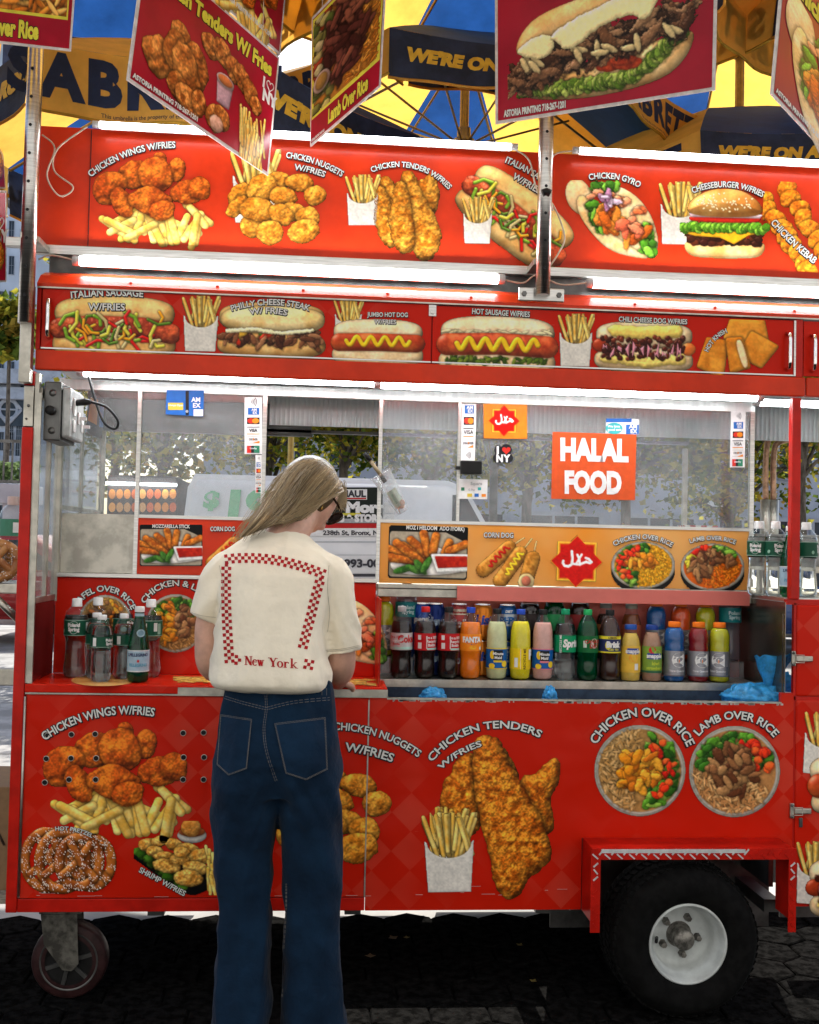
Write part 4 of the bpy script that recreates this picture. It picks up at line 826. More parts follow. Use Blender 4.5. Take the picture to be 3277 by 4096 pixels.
    picture('fries_box_picture', pic_friesbox, (150, 220), (972, 414), .46, 1, plane_y(.119), s1, None)
    picture('chicken_gyro_picture', pic_gyro, (400, 330), (1190, 380), .50, 0, PQ, s2, None, caps=[('CHICKEN GYRO', (1240, 380), (1345, 396), 10, 12)])
    picture('fries_box_picture', pic_friesbox, (150, 220), (1386, 382), .62, 1, plane_y(.1202), s2, None)
    picture('cheeseburger_picture', pic_burger, (380, 300), (1432, 395), .50, 1, PQ, s2, None, caps=[('CHEESEBURGER W/FRIES', (1458, 408), (1604, 416), 17, 12)])
    picture('chicken_kebab_picture', pic_kebab, (230, 330), (1610, 380), .56, 4, PQ, s2, None, caps=[('CHICKEN KEBAB', (1621, 470), (1712, 556), -3, 14)])
    # interior seen through the glass
    mb = MB(); mb.box(-.19, 2.1, .42, .423, 1.812, 1.954)
    for i in range(140): x = -.185 + i * .0162; mb.tube([(x, .4185, 1.813), (x, .4185, 1.953)], .0052, 0, 6, False)
    mb.build('ribbed_back_panel', M['corr'], cart)
    mb = MB(); mb.box(-.872, -.05, .955, .985, 1.83, 1.955).box(-.872, 1.489, .955, .99, 1.845, 1.856); mb.build('back_header', M['steel_dark'], cart)
    mb = MB()
    for x in (-.872, 1.47): mb.box(x, x + .018, .965, .985, 1.266, 1.83)
    mb.box(-.872, 2.1, .7, .99, 1.235, 1.262).box(-.872, -.86, .31, .96, 1.5, 1.515).box(-.872, -.86, .62, .635, 1.262, 1.83); mb.build('back_frame', M['steel_dull'], cart)
    MB().box(-.870, -.867, .31, .965, 1.262, 1.83).build('side_glass', M['glass'], cart)
    # --- lamps
    def led(x0, x1, y, z, r, mt, clear=True):
        t = MB().tube([(x0, y, z), (x1, y, z)], r, 0, 14).build('led_tube', M[mt], cart)
        for x, s in ((x0, -1), (x1, 1)): MB().tube([(x + s * .001, y, z), (x + s * .022, y, z)], r * 1.08, 0, 14).build('end_cap', M['tube_end'], t)
        b = MB().box(x0, x1, y + r * .85, y + r * 1.5, z - r * .9, z + r * .9).build('backing', M['white_pl'], t); return t
    led(-.72, .575, .07, 2.694, .0105, 'lamp_dim'); led(.80, 2.0, .07, 2.694, .0105, 'lamp_dim')
    led(-.765, .54, .062, 2.262, .0145, 'lamp'); led(.85, 2.0, .062, 2.262, .0145, 'lamp')
    led(-.765, .165, .17, 1.934, .0145, 'lamp'); led(.18, 1.44, .17, 1.930, .0155, 'lamp'); led(1.49, 2.0, .26, 1.925, .012, 'lamp_dim')
    # --- poles
    for x, z0, z1 in ((-.893, 2.04, 3.15), (.664, 2.19, 3.1)):
        t = MB().tube([(x, -.045, z0), (x + .003, -.045, z1)], .0225, 0, 20).build('pole', M['steel'], cart)
        h0 = None
        for k in range(9):
            if h0 is None: o = h0 = MB().lathe([(0, 0), (.005, 0)], (0, 0, 0), 10, 0, 'Y', False).build('pin_hole', M['black_ink'], t)
            else: o = h0.copy(); COL.objects.link(o)
            o.location = (x, -.0684, z0 + .08 + k * .085)
        MB().box(x - .02, x + .02, -.06, -.0, 2.292, 2.31).box(x - .025, x + .025, -.02, .094, 2.292, 2.309).build('bracket', M['steel_dull'], t)
        if x > 0:
            b = MB(); b.box(x - .072, x + .072, -.028, -.018, 2.175, 2.217, 0, .003)
            for s in (-1, 1): b.lathe([(0, -.036), (.008, -.036), (.009, -.028)], (x + s * .055, 0, 2.196), 6, 1, 'Y', False)
            b.build('foot_clamp', [M['steel'], M['steel_dark']], t)
            MB().tube([(x - .012, -.072, 2.5), (x, -.073, 2.505), (x + .012, -.072, 2.5)], .012, 0, 6).build('tape', M['black_pl'], t)
    MB().box(-.912, -.878, -.035, -.002, 1.865, 2.16, 0, .002).build('pole_sleeve', M['steel_dull'], cart)
    # --- outlet box with plug
    ob = MB(); ob.box(-.852, -.80, .03, .22, 1.70, 1.88, 0, .004).box(-.7995, -.772, .035, .215, 1.71, 1.865, 1, .008)
    ob.box(-.7715, -.765, .06, .085, 1.78, 1.835, 2, .003).box(-.7715, -.766, .06, .085, 1.73, 1.77, 2, .003).box(-.7715, -.765, .12, .14, 1.76, 1.80, 2, .003).box(-.7715, -.765, .17, .19, 1.74, 1.78, 2, .003).box(-.765, -.745, .125, .135, 1.775, 1.785, 2).box(-.765, -.745, .175, .185, 1.755, 1.765, 2)
    ob.lathe([(.014, .012), (.014, -.012), (0, -.012)], (-.828, .018, 1.79), 16, 3, 'Y')
    for z in (1.73, 1.845): ob.lathe([(.011, .0), (.011, -.0012), (0, -.0012)], (-.826, .03, z), 16, 0, 'Y')
    ob.build('outlet_box', [M['steel_dark'], M['grey_pl'], M['white_pl'], M['black_pl']], cart)
    # loose wiring
    for k, pts in enumerate(([(-.9, .09, 2.66), (-.86, .09, 2.62), (-.88, .085, 2.53), (-.84, .09, 2.47), (-.80, .09, 2.50), (-.86, .09, 2.55), (-.85, .09, 2.62), (-.76, .08, 2.69)], [(-.89, .06, 2.26), (-.85, .06, 2.275), (-.78, .06, 2.262)], [(.59, .08, 2.69), (.64, .09, 2.66), (.66, .05, 2.55), (.72, .09, 2.52), (.76, .09, 2.42), (.74, .09, 2.36), (.70, .08, 2.30)], [(.56, .06, 2.26), (.62, .05, 2.25), (.66, .02, 2.27), (.74, .05, 2.25), (.83, .06, 2.262)], [(.78, .08, 2.695), (.72, .085, 2.68), (.70, .08, 2.60), (.72, .09, 2.50)])):
        MB().tube(smooth_path(pts), .0028, 0, 6).build('wire', M['cable'], cart)
    return cart
def plane_z(Z): return lambda px, py, lift=0.: atz(px, py, Z) + Vector((0, 0, lift))
def smooth_path(p, n=6):
    p = [Vector(q) for q in p]; o = []
    for i in range(len(p) - 1):
        a, b, c, d = p[max(i - 1, 0)], p[i], p[i + 1], p[min(i + 2, len(p) - 1)]
        for k in range(n):
            t = k / n; o.append(.5 * ((2 * b) + (c - a) * t + (2 * a - 5 * b + 4 * c - d) * t * t + (3 * b - a - 3 * c + d) * t ** 3))
    return o + [p[-1]]
# ---------------------------------------------------------------- bottles, cans, stickers and other goods
_INK = {}
def ink(col, rough=.4, metal=0.):
    k = (tuple(col), rough, metal)
    if k not in _INK: _INK[k] = mat('print_ink', col, rough, metal, var=.06)
    return _INK[k]
def mat_liquid(name, col, tr=.3):
    return mat(name, tuple(c * .9 for c in col), .12, 0, var=.08, sc=30, coat=.25, trans=0)
WHITE, BLACK, RED, BLUE, GREEN, YEL, SILV = (.75, .75, .73), (.012, .012, .012), (.55, .012, .012), (.01, .06, .30), (.01, .12, .06), (.75, .55, .03), (.38, .38, .40)
PROF = {
 'soda': (.235, [(0, .005), (.024, .0), (.0325, .008), (.0350, .028), (.0330, .058), (.0330, .072), (.0362, .092), (.0364, .15), (.0355, .166), (.0305, .186), (.0225, .204), (.0142, .215), (.0128, .219), (.0128, .224)], (.0145, .218, .236), (.0945, .150)),
 'juice': (.232, [(0, .005), (.024, .0), (.0325, .008), (.0345, .028), (.0345, .1), (.0350, .12), (.0340, .14), (.0335, .16), (.029, .183), (.021, .202), (.0142, .213), (.0128, .218), (.0128, .222)], (.0145, .216, .233), (.036, .105)),
 'sports': (.2, [(0, .004), (.027, .0), (.0340, .006), (.0345, .02), (.0345, .1), (.0335, .108), (.0345, .114), (.0325, .124), (.0345, .14), (.034, .155), (.029, .172), (.021, .182), (.0195, .184), (.0195, .188)], (.0212, .183, .2), (.020, .104)),
 'glass': (.19, [(0, .004), (.028, .0), (.0325, .005), (.033, .02), (.033, .11), (.0325, .125), (.027, .146), (.0215, .158), (.019, .164), (.019, .178)], (.0205, .172, .188), (.030, .118)),
 'small': (.205, [(0, .005), (.024, .0), (.0305, .008), (.0315, .02), (.0295, .03), (.0315, .042), (.0292, .055), (.031, .068), (.0290, .082), (.0305, .1), (.0325, .105), (.0325, .14), (.0315, .15), (.0275, .168), (.019, .182), (.0128, .19), (.0128, .194)], (.0142, .190, .204), (.107, .139)),
 'big': (.245, [(0, .005), (.028, .0), (.0360, .008), (.0365, .026), (.0345, .05), (.0325, .075), (.0315, .1), (.0335, .122), (.0372, .130), (.0372, .182), (.0365, .188), (.031, .206), (.022, .218), (.0148, .224), (.0148, .227)], (.0162, .222, .247), (.132, .181)),
 'green': (.232, [(0, .006), (.024, .0), (.0320, .008), (.0328, .03), (.0328, .105), (.031, .125), (.026, .150), (.0195, .175), (.0150, .198), (.0135, .214), (.0135, .22)], (.0152, .215, .232), (.034, .100)),
}
def band(mb, r, z0, z1, m, a0=-math.pi, a1=math.pi, seg=36):
    n = max(2, int(seg * (a1 - a0) / 6.283) + 1); A = [a0 + (a1 - a0) * i / n for i in range(n + 1)]
    vs = [(r * math.sin(a), -r * math.cos(a), z) for z in (z0, z1) for a in A]
    mb.add(vs, [(i, i + 1, n + 2 + i, n + 1 + i) for i in range(n)], m, True)
def wrapped(r, z, a=0.): return lambda u, v: ((r) * math.sin(a + u / r), -(r) * math.cos(a + u / r), z + v)
def put_text(mb, text, r, z, h, m, a=0., bold=.03, sx=1., shear=0., vert=False):
    wd = width(text, h, sx)
    f = wrapped(r, z, a)
    letters(mb, text, (lambda u, v: f(-v + h / 2, u - wd / 2)) if vert else (lambda u, v: f(u - wd / 2, v)), h, 0, bold, m, sx, shear=shear)
def bottle(kind, name, label, body, cap, liq=None, fill=.86, lab=None, lcol=(.5, .01, .01), lmetal=0., art=(), group=None, loc=(0, 0, 0), rz=0., sport=False, cat='bottle', full=None):
    H, pr, (cr, c0, c1), (l0, l1) = PROF[kind]
    t = empty(name, loc, label, cat, group, rz)
    MB().lathe(pr, seg=32).build('bottle_body', M[body], t)
    if liq:
        zt = H * fill; q = [(max(0, r - .0012), z + .0012) for r, z in pr if z < zt]; q.append((max(.002, np.interp(zt, [z for _, z in pr[1:]], [r for r, _ in pr[1:]]) - .0012), zt)); q.append((0, zt))
        MB().lathe(q, seg=32).build('liquid', M[liq], t)
    cm = MB(); cm.lathe([(cr * .98, c0), (cr, c0 + .002), (cr, c1 - .002), (cr * .93, c1), (0, c1)], seg=24)
    if sport: cm = MB(); cm.lathe([(cr, c0), (cr, c0 + .009), (cr * .96, c0 + .010), (cr * .96, c1 - .003), (cr * .85, c1), (0, c1)], seg=24)
    cm.build('cap', ink(cap), t)
    if lab is not False:
        lm = MB(); r = np.interp((l0 + l1) / 2, [z for _, z in pr[1:]], [r for r, _ in pr[1:]]) + .0006
        cols = [lcol]; 
        def ci(c):
            if c not in cols: cols.append(c)
            return cols.index(c)
        band(lm, r, l0, l1, 0)
        for k, a in enumerate(art):
            rr_ = r + .0004 + .00015 * k
            if a[0] == 'b': band(lm, rr_, l0 + (l1 - l0) * a[2], l0 + (l1 - l0) * a[3], ci(a[1]), *(a[4:6] if len(a) > 4 else (-math.pi, math.pi)))
            elif a[0] == 't': put_text(lm, a[1], rr_ + .0006, l0 + (l1 - l0) * a[3], (l1 - l0) * a[4], ci(a[2]), a[5] if len(a) > 5 else 0., *(a[6:] if len(a) > 6 else ()))
            elif a[0] == 'o':                                        # disc: colour, angle, height, radius x, radius z
                f = wrapped(rr_, l0 + (l1 - l0) * a[3], a[2]); q = [f(a[4] * math.cos(s), a[5] * math.sin(s)) for s in np.linspace(0, 6.28, 20, endpoint=False)]
                lm.add(q, [tuple(range(20))], ci(a[1]))
        lm.build('label', [ink(c, .35, lmetal if i == 0 else 0) for i, c in enumerate(cols)], t)
    return t
def copy_tree(o, parent=None, loc=None, rz=None, label=None):
    c = o.copy(); COL.objects.link(c)
    if parent is not None: c.parent = parent
    if loc is not None: c.location = loc
    if rz is not None: c.rotation_euler = (0, 0, rz)
    if label: c['label'] = label
    for ch in list(o.children): copy_tree(ch, c)
    return c
def can(label, loc, col, art, rz=0):
    t = empty('drink_can', loc, label, 'can', 'drinks on the cart shelf', rz); m = MB(); m.lathe([(0, .003), (.024, 0), (.0325, .008), (.033, .012), (.033, .104), (.027, .118)], seg=30); cols = [col]
    for a in art:
        if a[2] not in cols: cols.append(a[2])
        if a[0] == 't': put_text(m, a[1], .0337, a[3], a[4], cols.index(a[2]), a[5] if len(a) > 5 else 0, .05, 1., .15)
        else: band(m, .0333, a[3], a[4], cols.index(a[2]))
    m.build('can_body', [ink(c, .25, .4) for c in cols], t)
    MB().lathe([(.027, .118), (.0275, .121), (.0255, .122), (.0245, .119), (0, .119)], seg=30).build('lid', M['chrome'], t)
def build_bottles():
    M['pet'] = mat_thin('clear_bottle_plastic', (.95, .97, .97), rough=.07, hz=.008, ior=1.45, sc=60, haze=(.8, .85, .85)); M['pet_blue'] = mat_thin('blueish_bottle_plastic', (.72, .88, .95), rough=.05, hz=.05, ior=1.5, sc=60, haze=(.3, .5, .6))
    M['pet_green'] = mat_thin('green_bottle_plastic', (.05, .36, .16), rough=.06, hz=.25, ior=1.5, haze=(.0, .10, .045), sc=40); M['glass_b'] = mat_thin('bottle_glass', (.92, .95, .94), rough=.03, hz=.01, ior=1.35)
    LQ = dict(cola=(.012, .004, .003), orange=(.90, .20, .005), lemonade=(.66, .68, .36), yellow=(.80, .68, .01), pink=(.72, .38, .32), tea=(.035, .009, .004), amber=(.22, .05, .01), peach=(.75, .48, .08), kiwi=(.42, .22, .14), gblue=(.002, .085, .30), gred=(.24, .004, .008), gyel=(.52, .50, .01), gorange=(.70, .08, .012), green=(.003, .20, .04))
    for k, c in LQ.items(): M['l_' + k] = mat_liquid('liquid_' + k, c, .25 if k not in ('cola', 'tea') else .05)
    M['l_water'] = mat('water', (.95, .97, .97), .03, 0, var=.01, spec=.5, trans=1.); M['l_water'].node_tree.nodes['Principled BSDF'].inputs['IOR'].default_value = 1.33
    G = 'drinks on the cart shelf'; zs = .969
    def X(px, Y): return at(px, 1400, Y).x
    def row(px, *a, Y=.243, **k):
        p = (X(px, Y), Y, zs); k.setdefault('group', G); return bottle(*a, loc=p, **k)
    cokeR = (.50, .008, .012)
    row(844, 'soda', 'soda_bottle', 'cola bottle with grey cap and silver label, leftmost of the front row', 'pet', (.34, .34, .34), 'l_cola', .80, lcol=(.50, .48, .47), art=[('b', (.35, .62, .55), .05, .18), ('t', 'Coke', (.50, .02, .02), .45, .42, .42, .03, .8), ('t', "I'm a 100%", (.50, .02, .02), .70, .13, -.55), ('t', 'Recycled', WHITE, .50, .13, -.55), ('t', 'Bottle', (.5, .02, .02), .30, .13, -.55)])
    for px, cap, lb in ((894, (.55, .02, .02), 'cola bottle with red cap and red label'), (943, (.015, .015, .015), 'cola bottle with black cap and red label')):
        row(px, 'soda', 'soda_bottle', lb, 'pet', cap, 'l_cola', .80, lcol=cokeR, art=[('b', (.35, .62, .55), .03, .14, .1, 2.), ('t', "I'm a 100%", WHITE, .68, .15, .62, .03, .9), ('t', 'Recycled', WHITE, .46, .15, .62), ('t', 'Bottle', WHITE, .24, .15, .56), ('b', WHITE, .1, .45, -.75, -.40), ('b', WHITE, .62, .9, -.75, -.45), ('b', (.7, .6, .58), .1, .85, .02, .10)])
    row(989.5, 'soda', 'soda_bottle', 'bright orange soda bottle with blue cap and orange label', 'pet', (.02, .07, .45), 'l_orange', .80, lcol=(.85, .25, .01), art=[('o', (.012, .03, .22), 0, .58, .022, .011), ('t', 'FANTA', WHITE, .52, .30, 0, .06, .85), ('o', (.80, .40, .02), .1, .2, .012, .006), ('b', WHITE, .08, .25, .75, 1.0)])
    def minute(px, cap, liq, edge, lb):
        row(px, 'juice', 'juice_bottle', lb, 'pet', cap, liq, .82, lcol=(.006, .10, .36), art=[('b', edge, 0, .05), ('b', edge, .95, 1.0), ('o', (.80, .55, .02), -.55, .68, .009, .014), ('b', (.012, .012, .012), .42, .9, -.42, .45), ('t', 'Minute', WHITE, .68, .13, .0), ('t', 'Maid', WHITE, .49, .13, .0), ('b', edge, .33, .42, -.42, .42), ('o', (.80, .58, .03), -.6, .15, .011, .009), ('o', (.80, .58, .03), .65, .25, .011, .011)])
    minute(1045, (.012, .012, .012), 'l_lemonade', (.75, .6, .05), 'pale lemonade bottle with black cap and blue label')
    row(1095, 'juice', 'soda_bottle', 'yellow soda bottle with blue cap and yellow label', 'pet', (.02, .07, .45), 'l_yellow', .83, lcol=(.80, .58, .01), art=[('b', WHITE, .1, .55, -.75, -.40), ('b', WHITE, .02, .98, -.16, -.13), ('t', 'RECYCLE ME', (.03, .02, .01), .5, .12, .25, .02, 1., 0., True), ('t', 'F', (.9, .9, .9), .5, .40, .95, .08)])
    minute(1142, (.012, .012, .012), 'l_pink', (.70, .2, .25), 'pink lemonade bottle with black cap and blue label')
    row(1189, 'soda', 'soda_bottle', 'clear soda bottle with green cap and green label', 'pet', (.01, .28, .12), 'l_water', .80, lcol=(.004, .26, .10), art=[('t', 'Sprite', WHITE, .33, .42, .50, .05, .85, .15), ('t', 'RECYCLE ME', WHITE, .5, .13, -.62, .02, 1., 0., True)])
    row(1236, 'soda', 'soda_bottle', 'dark green ginger ale bottle with green cap', 'pet_green', (.02, .36, .10), 'l_green', .84, lcol=(.004, .12, .03), art=[('o', (.70, .68, .62), .42, .55, .0135, .0165), ('t', 'CANADA', (.45, .02, .02), .56, .20, .42), ('t', 'DRY', (.45, .02, .02), .28, .22, .42), ('b', (.5, .6, .5), .3, .7, -.6, -.3)])
    row(1283, 'soda', 'tea_bottle', 'dark iced tea bottle with black cap, right of the dark green bottle', 'pet', (.012, .012, .012), 'l_tea', .9, lcol=(.02, .03, .10), art=[('b', (.70, .62, .03), .82, 1.), ('t', 'LEMON', (.02, .02, .02), .85, .11, 0), ('o', (.70, .62, .05), -.4, .45, .010, .014), ('t', 'Brisk', WHITE, .35, .32, .05, .07, .9, .1), ('t', 'ICED TEA', (.7, .65, .1), .15, .11, .1), ('b', (.70, .62, .03), .0, .08)])
    row(1327, 'glass', 'juice_bottle', 'yellow juice bottle with blue cap, right of the dark iced tea', 'glass_b', (.02, .08, .34), 'l_peach', .84, lcol=(.75, .46, .05), art=[('o', (.80, .35, .03), 0, .55, .015, .013), ('b', (.03, .07, .33), .70, .92, -.6, .6), ('t', 'snapple', WHITE, .74, .15, 0, .04, .9), ('b', WHITE, .1, .34, .15, .55)])
    row(1372, 'glass', 'juice_bottle', 'kiwi strawberry juice bottle with blue cap and green label', 'glass_b', (.015, .05, .25), 'l_kiwi', .86, lcol=(.20, .34, .05), art=[('o', (.60, .02, .03), -.25, .86, .012, .012), ('o', (.35, .48, .08), .3, .72, .014, .013), ('b', (.02, .05, .28), .52, .74, -.75, .75), ('t', 'snapple', WHITE, .57, .15, 0, .05, .95), ('t', 'kiwi', (.55, .62, .05), .30, .13, .1), ('t', 'strawberry', (.50, .60, .05), .13, .11, .1), ('b', (.03, .12, .06), .0, .08)])
    def gat(px, liq, lb, a=.05, Y=.243, vis=True):
        row(px, 'sports', 'sports_drink_bottle', lb, 'pet', (.80, .17, .01), liq, .90, lcol=(.30, .30, .32), lmetal=.6, Y=Y, art=[('t', 'G', WHITE, .42, .46, a, .09, 1.), ('o', (.75, .20, .02), a + .05, .6, .0022, .006), ('b', (.10, .12, .15), .06, .40, a + .75, a + 1.05), ('t', 'Thirst Quencher', (.75, .75, .78), .18, .07, a - .05), ('b', (.12, .13, .16), .0, .05)])
    gat(1419, 'l_gblue', 'blue sports drink bottle with orange cap in the front row', .12); gat(1470, 'l_gred', 'dark red sports drink bottle with orange cap', .0); gat(1514, 'l_gyel', 'yellow-green sports drink bottle with orange cap at the right end of the front row', -.45)
    # back row
    Y2 = .325
    gat(806, 'l_gyel', 'yellow sports drink bottle half hidden at the left end of the shelf', 0, Y2)
    for px, lb in ((853, 'pale blue water bottle behind the cola at the left end of the shelf'), (1536, 'water bottle with teal label standing behind the yellow sports drink at the right end')):
        row(px, 'big', 'water_bottle', lb, 'pet_blue', (.55, .6, .66), None, lcol=(.006, .16, .17), Y=Y2, art=[('t', 'Poland', (.45, .6, .6), .55, .24, .1), ('t', 'Spring', (.45, .6, .6), .25, .24, .1)])
    for px, col, art, lb in ((884, (.01, .05, .26), [('t', 'pepsi', WHITE, .06, .018)], 'blue soda can behind the red-capped cola'), (914, (.006, .02, .12), [('t', 'dew', (.4, .5, .6), .05, .025)], 'dark blue soda can between red and black capped cola'), (964, (.34, .05, .05), [('b', '', (.50, .46, .36), .085, .104), ('t', 'Anniversary', (.3, .02, .02), .09, .008), ('t', 'Coke', WHITE, .045, .024)], 'red can with beige top behind the black-capped cola'),
                             (1014, (.72, .22, .02), [('t', 'kist', (.03, .06, .30), .055, .03)], 'orange soda can right of the orange bottle'), (1066, (.02, .10, .30), [('b', '', (.40, .44, .48), .05, .09), ('t', 'DIET', WHITE, .095, .008), ('t', 'PEPSI', (.02, .12, .38), .058, .022)], 'silver and blue diet soda can between lemonade and yellow soda'), (1114, (.03, .02, .02), [('t', 'cola', WHITE, .05, .02)], None)):
        if lb: p = X(px, Y2); can(lb, (p, Y2, zs + .122), col, art); can('lower can under the ' + lb.split(' behind')[0].split(' between')[0].split(' right')[0], (p, Y2, zs), col, art)
    for a, c in ((800, 872), (1092, 1556)):
        MB().box(X(a, .325), X(c, .325), .282, .368, 1.030, 1.0335).box(X(a, .325), X(c, .325), .282, .285, .9695, 1.030).build('bottle_riser', M['glass'], None, 'clear plastic step lifting the back row of bottles, ' + ('short one at the left end' if a == 800 else 'long one on the right'), 'riser')
    row(1113, 'soda', 'soda_bottle', 'dark cola bottle with clear grey cap in the back row', 'pet', (.40, .38, .34), 'l_cola', .78, lcol=(.03, .02, .02), Y=Y2); row(1165, 'soda', 'soda_bottle', 'green soda bottle with green cap in the back row behind the clear soda', 'pet_green', (.02, .36, .10), 'l_green', .84, lcol=(.02, .25, .08), Y=Y2); row(1219, 'soda', 'soda_bottle', 'dark soda bottle with red cap in the back row', 'pet', (.55, .03, .02), 'l_tea', .80, lcol=(.25, .02, .02), Y=Y2)
    row(1274, 'glass', 'tea_bottle', 'dark tea glass bottle with dull metal cap in the back row', 'glass_b', (.20, .19, .17), 'l_tea', .8, lcol=(.30, .10, .03), Y=Y2); row(1328, 'glass', 'tea_bottle', 'amber-red tea glass bottle with dull metal cap in the back row', 'glass_b', (.28, .26, .20), 'l_amber', .8, lcol=(.40, .10, .05), Y=Y2)
    gat(1380, 'l_gblue', 'bright blue sports drink bottle in the back row', 0, Y2); gat(1432, 'l_gorange', 'red-orange sports drink bottle in the back row', 0, Y2); gat(1484, 'l_gyel', 'yellow sports drink bottle in the back row', 0, Y2)
    for o in [o for o in COL.objects if o.parent is None and abs(o.location.y - Y2) < 1e-4 and o.get('category') == 'bottle']: o.location.z += .065
    # counter water bottles
    psart = [('b', (.25, .42, .33), .0, .04), ('b', (.25, .42, .33), .96, 1.), ('o', WHITE, 0, .52, .0155, .0205), ('o', GREEN, 0, .52, .0145, .0195), ('t', 'Poland', WHITE, .58, .22, 0, .05, .9), ('t', 'Spring', WHITE, .30, .22, 0, .05, .9), ('b', (.55, .62, .58), .3, .85, 1.05, 1.35), ('b', (.2, .36, .27), .1, .8, 1.4, 1.7), ('o', (.25, .45, .32), -.95, .3, .005, .006)]
    def spot(px, py, r): p = atz(px, py, .967); return (p.x, p.y + r, .967)
    big = bottle('big', 'water_bottle', 'big water bottle with sport cap, leftmost on the red counter', 'pet', WHITE, 'l_water', .8, lcol=(.008, .075, .04), art=psart, group='water bottles on the counter', loc=spot(152, 1427.5, .036), sport=True)
    copy_tree(big, None, spot(197, 1421, .036), -.9, 'big water bottle second from the left on the counter, behind a small one'); copy_tree(big, None, spot(254, 1420, .036), .9, 'big water bottle behind the second small bottle on the counter'); copy_tree(big, None, spot(310, 1427, .036), -.62, 'big water bottle right of the green bottle on the counter')
    sm = bottle('small', 'water_bottle', 'small clear water bottle standing in front on the red counter', 'pet', WHITE, 'l_water', .84, lcol=(.008, .075, .04), art=[('t', 'Poland', WHITE, .55, .26, 1.0, .05, .9), ('t', 'Spring', WHITE, .22, .26, 1.0, .05, .9), ('b', WHITE, .1, .9, -.65, -.3), ('b', (.25, .42, .33), .0, .05)], group='water bottles on the counter', loc=spot(207, 1437.5, .031))
    copy_tree(sm, None, spot(254, 1431.5, .031), .2, 'small water bottle just left of the green bottle'); copy_tree(sm, None, spot(196, 1429, .031), .5, 'small water bottle hidden behind the front one')
    pell = bottle('green', 'mineral_water_bottle', 'green mineral water bottle with pale blue label on the counter', 'pet_green', WHITE, None, lcol=(.34, .48, .58), art=[('b', (.65, .68, .68), .95, 1.), ('b', (.65, .68, .68), .0, .05), ('t', 'S.PELLEGRINO', (.03, .05, .12), .72, .13, .1, .04, .85), ('t', 'PELLEGRINO', (.12, .34, .48), .25, .13, .15, .04, .85), ('o', (.60, .03, .03), .15, .5, .0035, .0045)], loc=spot(286, 1438.5, .033))
    def neck(t):
        m = MB(); f = wrapped(.0305, .152, .35); m.add([f(.013 * math.cos(s), .012 * math.sin(s)) for s in np.linspace(0, 6.28, 20, endpoint=False)], [tuple(range(20))], 0); f2 = wrapped(.0308, .152, .35); m.add([f2(.009 * math.cos(s), .008 * math.sin(s)) for s in np.linspace(0, 6.28, 20, endpoint=False)], [tuple(range(20))], 1)
        band(m, .0146, .198, .211, 0); m.build('neck_label', [ink((.36, .50, .56)), ink((.2, .33, .40))], t)
    neck(pell)
    # right hand station
    zr = 1.266
    for px, Y, rz, lb in ((1597, .16, -.7, 'water bottle leftmost on the steel side counter, half behind its neighbour'), (1632, .13, 0, 'water bottle with full label on the steel side counter, in front of the paper trays'), (1668, .19, .4, 'water bottle behind the red post on the side counter'), (1697, .16, 1.1, 'water bottle right of the red post on the side counter')):
        o = copy_tree(big, None, (at(px, 1200, Y).x, Y, zr), rz, lb); o['group'] = 'water bottles on the side counter'
    copy_tree(pell, None, (at(1664, 1200, .085).x, .085, zr), -.25, 'green mineral water bottle standing behind the red post')
